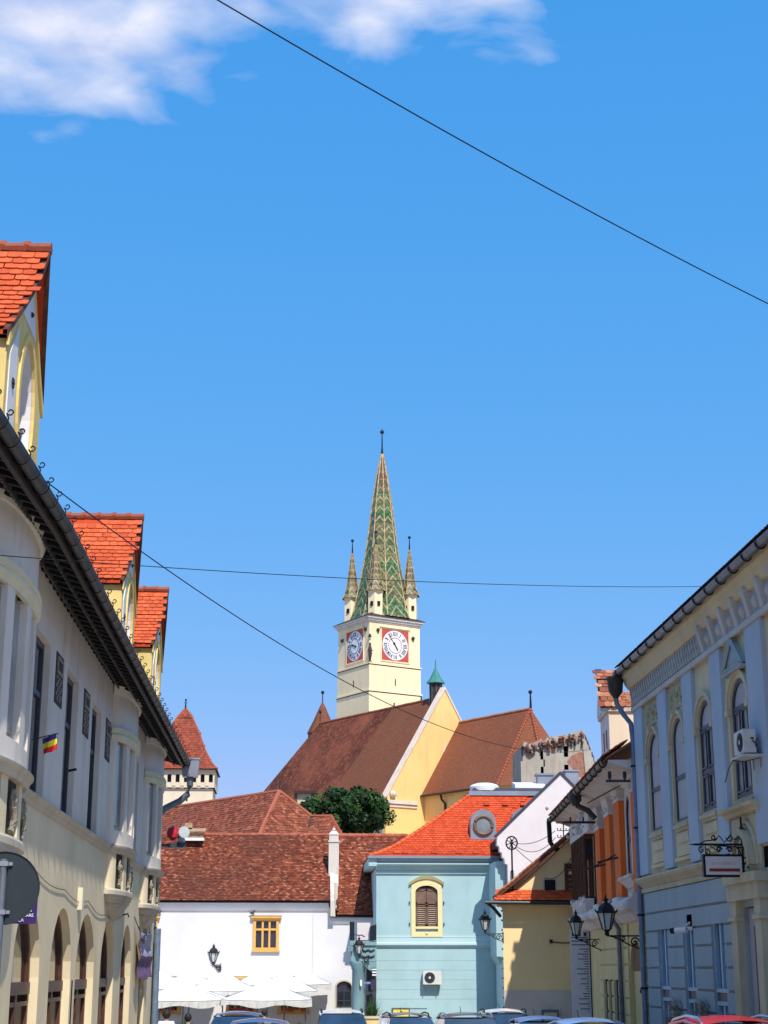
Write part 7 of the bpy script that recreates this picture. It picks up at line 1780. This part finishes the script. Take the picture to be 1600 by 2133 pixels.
# ============================================================ people and plants by the umbrellas
def person(x, y, hgt, label, top, hair, seed=0, seated=False, look=0.0):
    g_ = ground_z(y); t_ = thing('person', (x, y, g_), label, 'person')
    s_ = hgt / 1.75; zb_ = -.42 if seated else 0
    J = {'pel': (0, 0, .95 + zb_), 'ch': (0, .02, 1.28 + zb_), 'nk': (0, .02, 1.47 + zb_), 'hd0': (0, .01, 1.56 + zb_), 'hd': (0, -.01, 1.68 + zb_),
         'sl': (-.19, .02, 1.40 + zb_), 'el': (-.25, .04, 1.12 + zb_), 'wl': (-.22, -.12, .93 + zb_), 'hl': (-.21, -.19, .90 + zb_), 'sr': (.19, .02, 1.40 + zb_), 'er': (.25, .04, 1.12 + zb_), 'wr': (.20, -.14, .96 + zb_), 'hr': (.18, -.21, .94 + zb_)}
    if seated: J.update({'kl': (-.12, -.42, .52), 'al': (-.12, -.42, .09), 'fl': (-.12, -.58, .05), 'kr': (.12, -.42, .52), 'ar': (.12, -.42, .09), 'fr': (.12, -.58, .05)})
    else: J.update({'kl': (-.10, -.02, .50), 'al': (-.11, .02, .09), 'fl': (-.12, -.14, .04), 'kr': (.10, .0, .50), 'ar': (.11, .04, .09), 'fr': (.12, -.12, .04)})
    rad = {'pel': .15, 'ch': .16, 'nk': .06, 'hd0': .065, 'hd': .095, 'sl': .07, 'el': .045, 'wl': .032, 'hl': .04, 'sr': .07, 'er': .045, 'wr': .032, 'hr': .04, 'kl': .065, 'al': .045, 'fl': .04, 'kr': .065, 'ar': .045, 'fr': .04}
    E_ = [('pel', 'ch'), ('ch', 'nk'), ('nk', 'hd0'), ('hd0', 'hd'), ('ch', 'sl'), ('sl', 'el'), ('el', 'wl'), ('wl', 'hl'), ('ch', 'sr'), ('sr', 'er'), ('er', 'wr'), ('wr', 'hr'), ('pel', 'kl'), ('kl', 'al'), ('al', 'fl'), ('pel', 'kr'), ('kr', 'ar'), ('ar', 'fr')]
    def grow(keys, grow_by, nm, mat, edges):
        ks = [k for k in J if k in keys]; me = bpy.data.meshes.new(nm); me.from_pydata([tuple(Vector(J[k]) * s_) for k in ks], [(ks.index(a), ks.index(b)) for a, b in edges], [])
        o = bpy.data.objects.new(nm, me); COL.objects.link(o)
        md = o.modifiers.new('skin', 'SKIN'); 
        for v, k in zip(me.skin_vertices[0].data, ks): v.radius = (rad[k] * s_ * 1.0 + grow_by,) * 2
        me.skin_vertices[0].data[ks.index('pel') if 'pel' in ks else 0].use_root = True
        sd = o.modifiers.new('sub', 'SUBSURF'); sd.levels = 2; sd.render_levels = 2
        dg = bpy.context.evaluated_depsgraph_get(); m2 = bpy.data.meshes.new_from_object(o.evaluated_get(dg)); bpy.data.objects.remove(o)
        m2.materials.clear(); m2.materials.append(MATS[mat]); 
        for p in m2.polygons: p.use_smooth = True
        o2 = bpy.data.objects.new(nm, m2); COL.objects.link(o2); o2.parent = t_; return o2
    grow(list(J), 0, 'body', 'skin', E_)
    grow(['pel', 'ch', 'nk', 'sl', 'el', 'sr', 'er'], .034, 'shirt', top, [('pel', 'ch'), ('ch', 'nk'), ('ch', 'sl'), ('sl', 'el'), ('ch', 'sr'), ('sr', 'er')])
    grow(['pel', 'kl', 'al', 'kr', 'ar'], .018, 'trousers', 'jeans', [('pel', 'kl'), ('kl', 'al'), ('pel', 'kr'), ('kr', 'ar')])
    hz = J['hd'][2] * s_
    q = MB(); q.sphere((0, .028, hz + .005), .128 * s_, 14, 1.12); h_ = q.build('hair', hair, None, smooth=True); h_.parent = t_
    q = MB(); q.sphere((0, -.10 * s_, hz - .01), .018, 6); [q.sphere((e_ * .035, -.088 * s_, hz + .01), .012, 6) for e_ in (-1, 1)]; q.box(-.025, .025, -.10 * s_, -.08 * s_, hz - .055, hz - .045); f_ = q.build('face_features', 'skin', None); f_.parent = t_
    q = MB(); [q.sphere((e_ * .098 * s_, .01, hz), .022, 6, 1.4) for e_ in (-1, 1)]; f_ = q.build('ears', 'skin', None); f_.parent = t_
    t_.rotation_euler = (0, 0, look); return t_
person(-3.45, 46.0, 1.60, 'dark haired person in a white shirt walking away near the left downpipe', 'shirt_white', 'hair_black', look=R(180))
person(-3.0, 48.5, 1.50, 'person in a black top walking beside the white shirted one', 'shirt_dark', 'hair_black', look=R(150))
person(-1.08, 64.5, 1.62, 'person in a grey shirt standing under the umbrellas behind the blue car', 'shirt_grey', 'hair_black', look=R(170))
spiky(-4.3, 66.5, ground_z(66.5), 1.15, 90, 'small bushy potted plant beside the person at the left downpipe', 8)
spiky(.35, 68.5, ground_z(68.5), .95, 80, 'small spiky potted plant under the right end of the umbrellas', 9)
def table(x, y, label):
    g_ = ground_z(y); t_ = thing('cafe_table', (x, y, g_), label, 'table'); MB().box(x - .4, x + .4, y - .35, y + .35, g_ + .72, g_ + .75).build('top', 'dark_wood', t_)
    q = MB(); q.tube([(x, y, g_), (x, y, g_ + .72)], .03, 6); q.box(x - .25, x + .25, y - .25, y + .25, g_, g_ + .03); q.build('pedestal', 'black_iron', t_)
def chair(x, y, rot, label):
    g_ = ground_z(y); t_ = thing('cafe_chair', (0, 0, 0), label, 'chair', 'café chairs under the umbrellas')
    MB().box(-.22, .22, -.22, .22, .43, .47).build('seat', 'wood_brown', t_); MB().box(-.22, .22, .20, .23, .62, .92).build('backrest', 'wood_brown', t_)
    for a in (-.2, .2):
        for b in (-.2, .215): q = MB(); q.tube([(a, b, 0), (a, b, .92 if b > 0 else .43)], .014, 5); q.build('leg', 'black_iron', t_)
    t_.location = (x, y, g_); t_.rotation_euler = (0, 0, rot)
table(-2.6, 70.5, 'dark café table left of the farther blue car'); table(.6, 70.8, 'dark café table between the blue and the white car')
for (x, y, r_, l_) in ((-3.3, 70.6, 1.6, 'brown chair on the left side of the left café table'), (-1.9, 70.5, -1.6, 'brown chair on the right side of the left café table'), (-.1, 70.9, 1.5, 'brown chair on the left side of the right café table'), (1.3, 70.8, -1.5, 'brown chair on the right side of the right café table')): chair(x, y, r_, l_)
# flower boxes at the blue house's ground floor windows
for k, (u_, lb) in enumerate(((38.0, 'dried reddish plant in a box beside the leftmost ground floor window of the blue house'), (35.4, 'pale yellow plant in a box between the two right ground floor windows, blue house'))):
    t_ = thing('flower_box', tuple(RF.p(u_, .2, .95)), lb, 'plant'); MB(RF).box(u_ - .4, u_ + .4, .05, .3, .80, 1.02).build('box', 'dark_wood', t_)
    q = MB(RF); random.seed(30 + k)
    for i in range(220):
        a_ = random.uniform(-.42, .42); h_ = random.random() ** .7 * .5 * (1 - abs(a_)); d_ = .18 + random.uniform(-.12, .12); s2 = random.uniform(.02, .04)
        q.face([(u_ + a_ - s2, d_, 1.0 + h_), (u_ + a_, d_ + s2, 1.0 + h_ + s2), (u_ + a_ + s2, d_, 1.0 + h_), (u_ + a_, d_ - s2, 1.0 + h_ - s2)])
    q.build('foliage', ('wood_light', 'sill_brown')[k], t_)
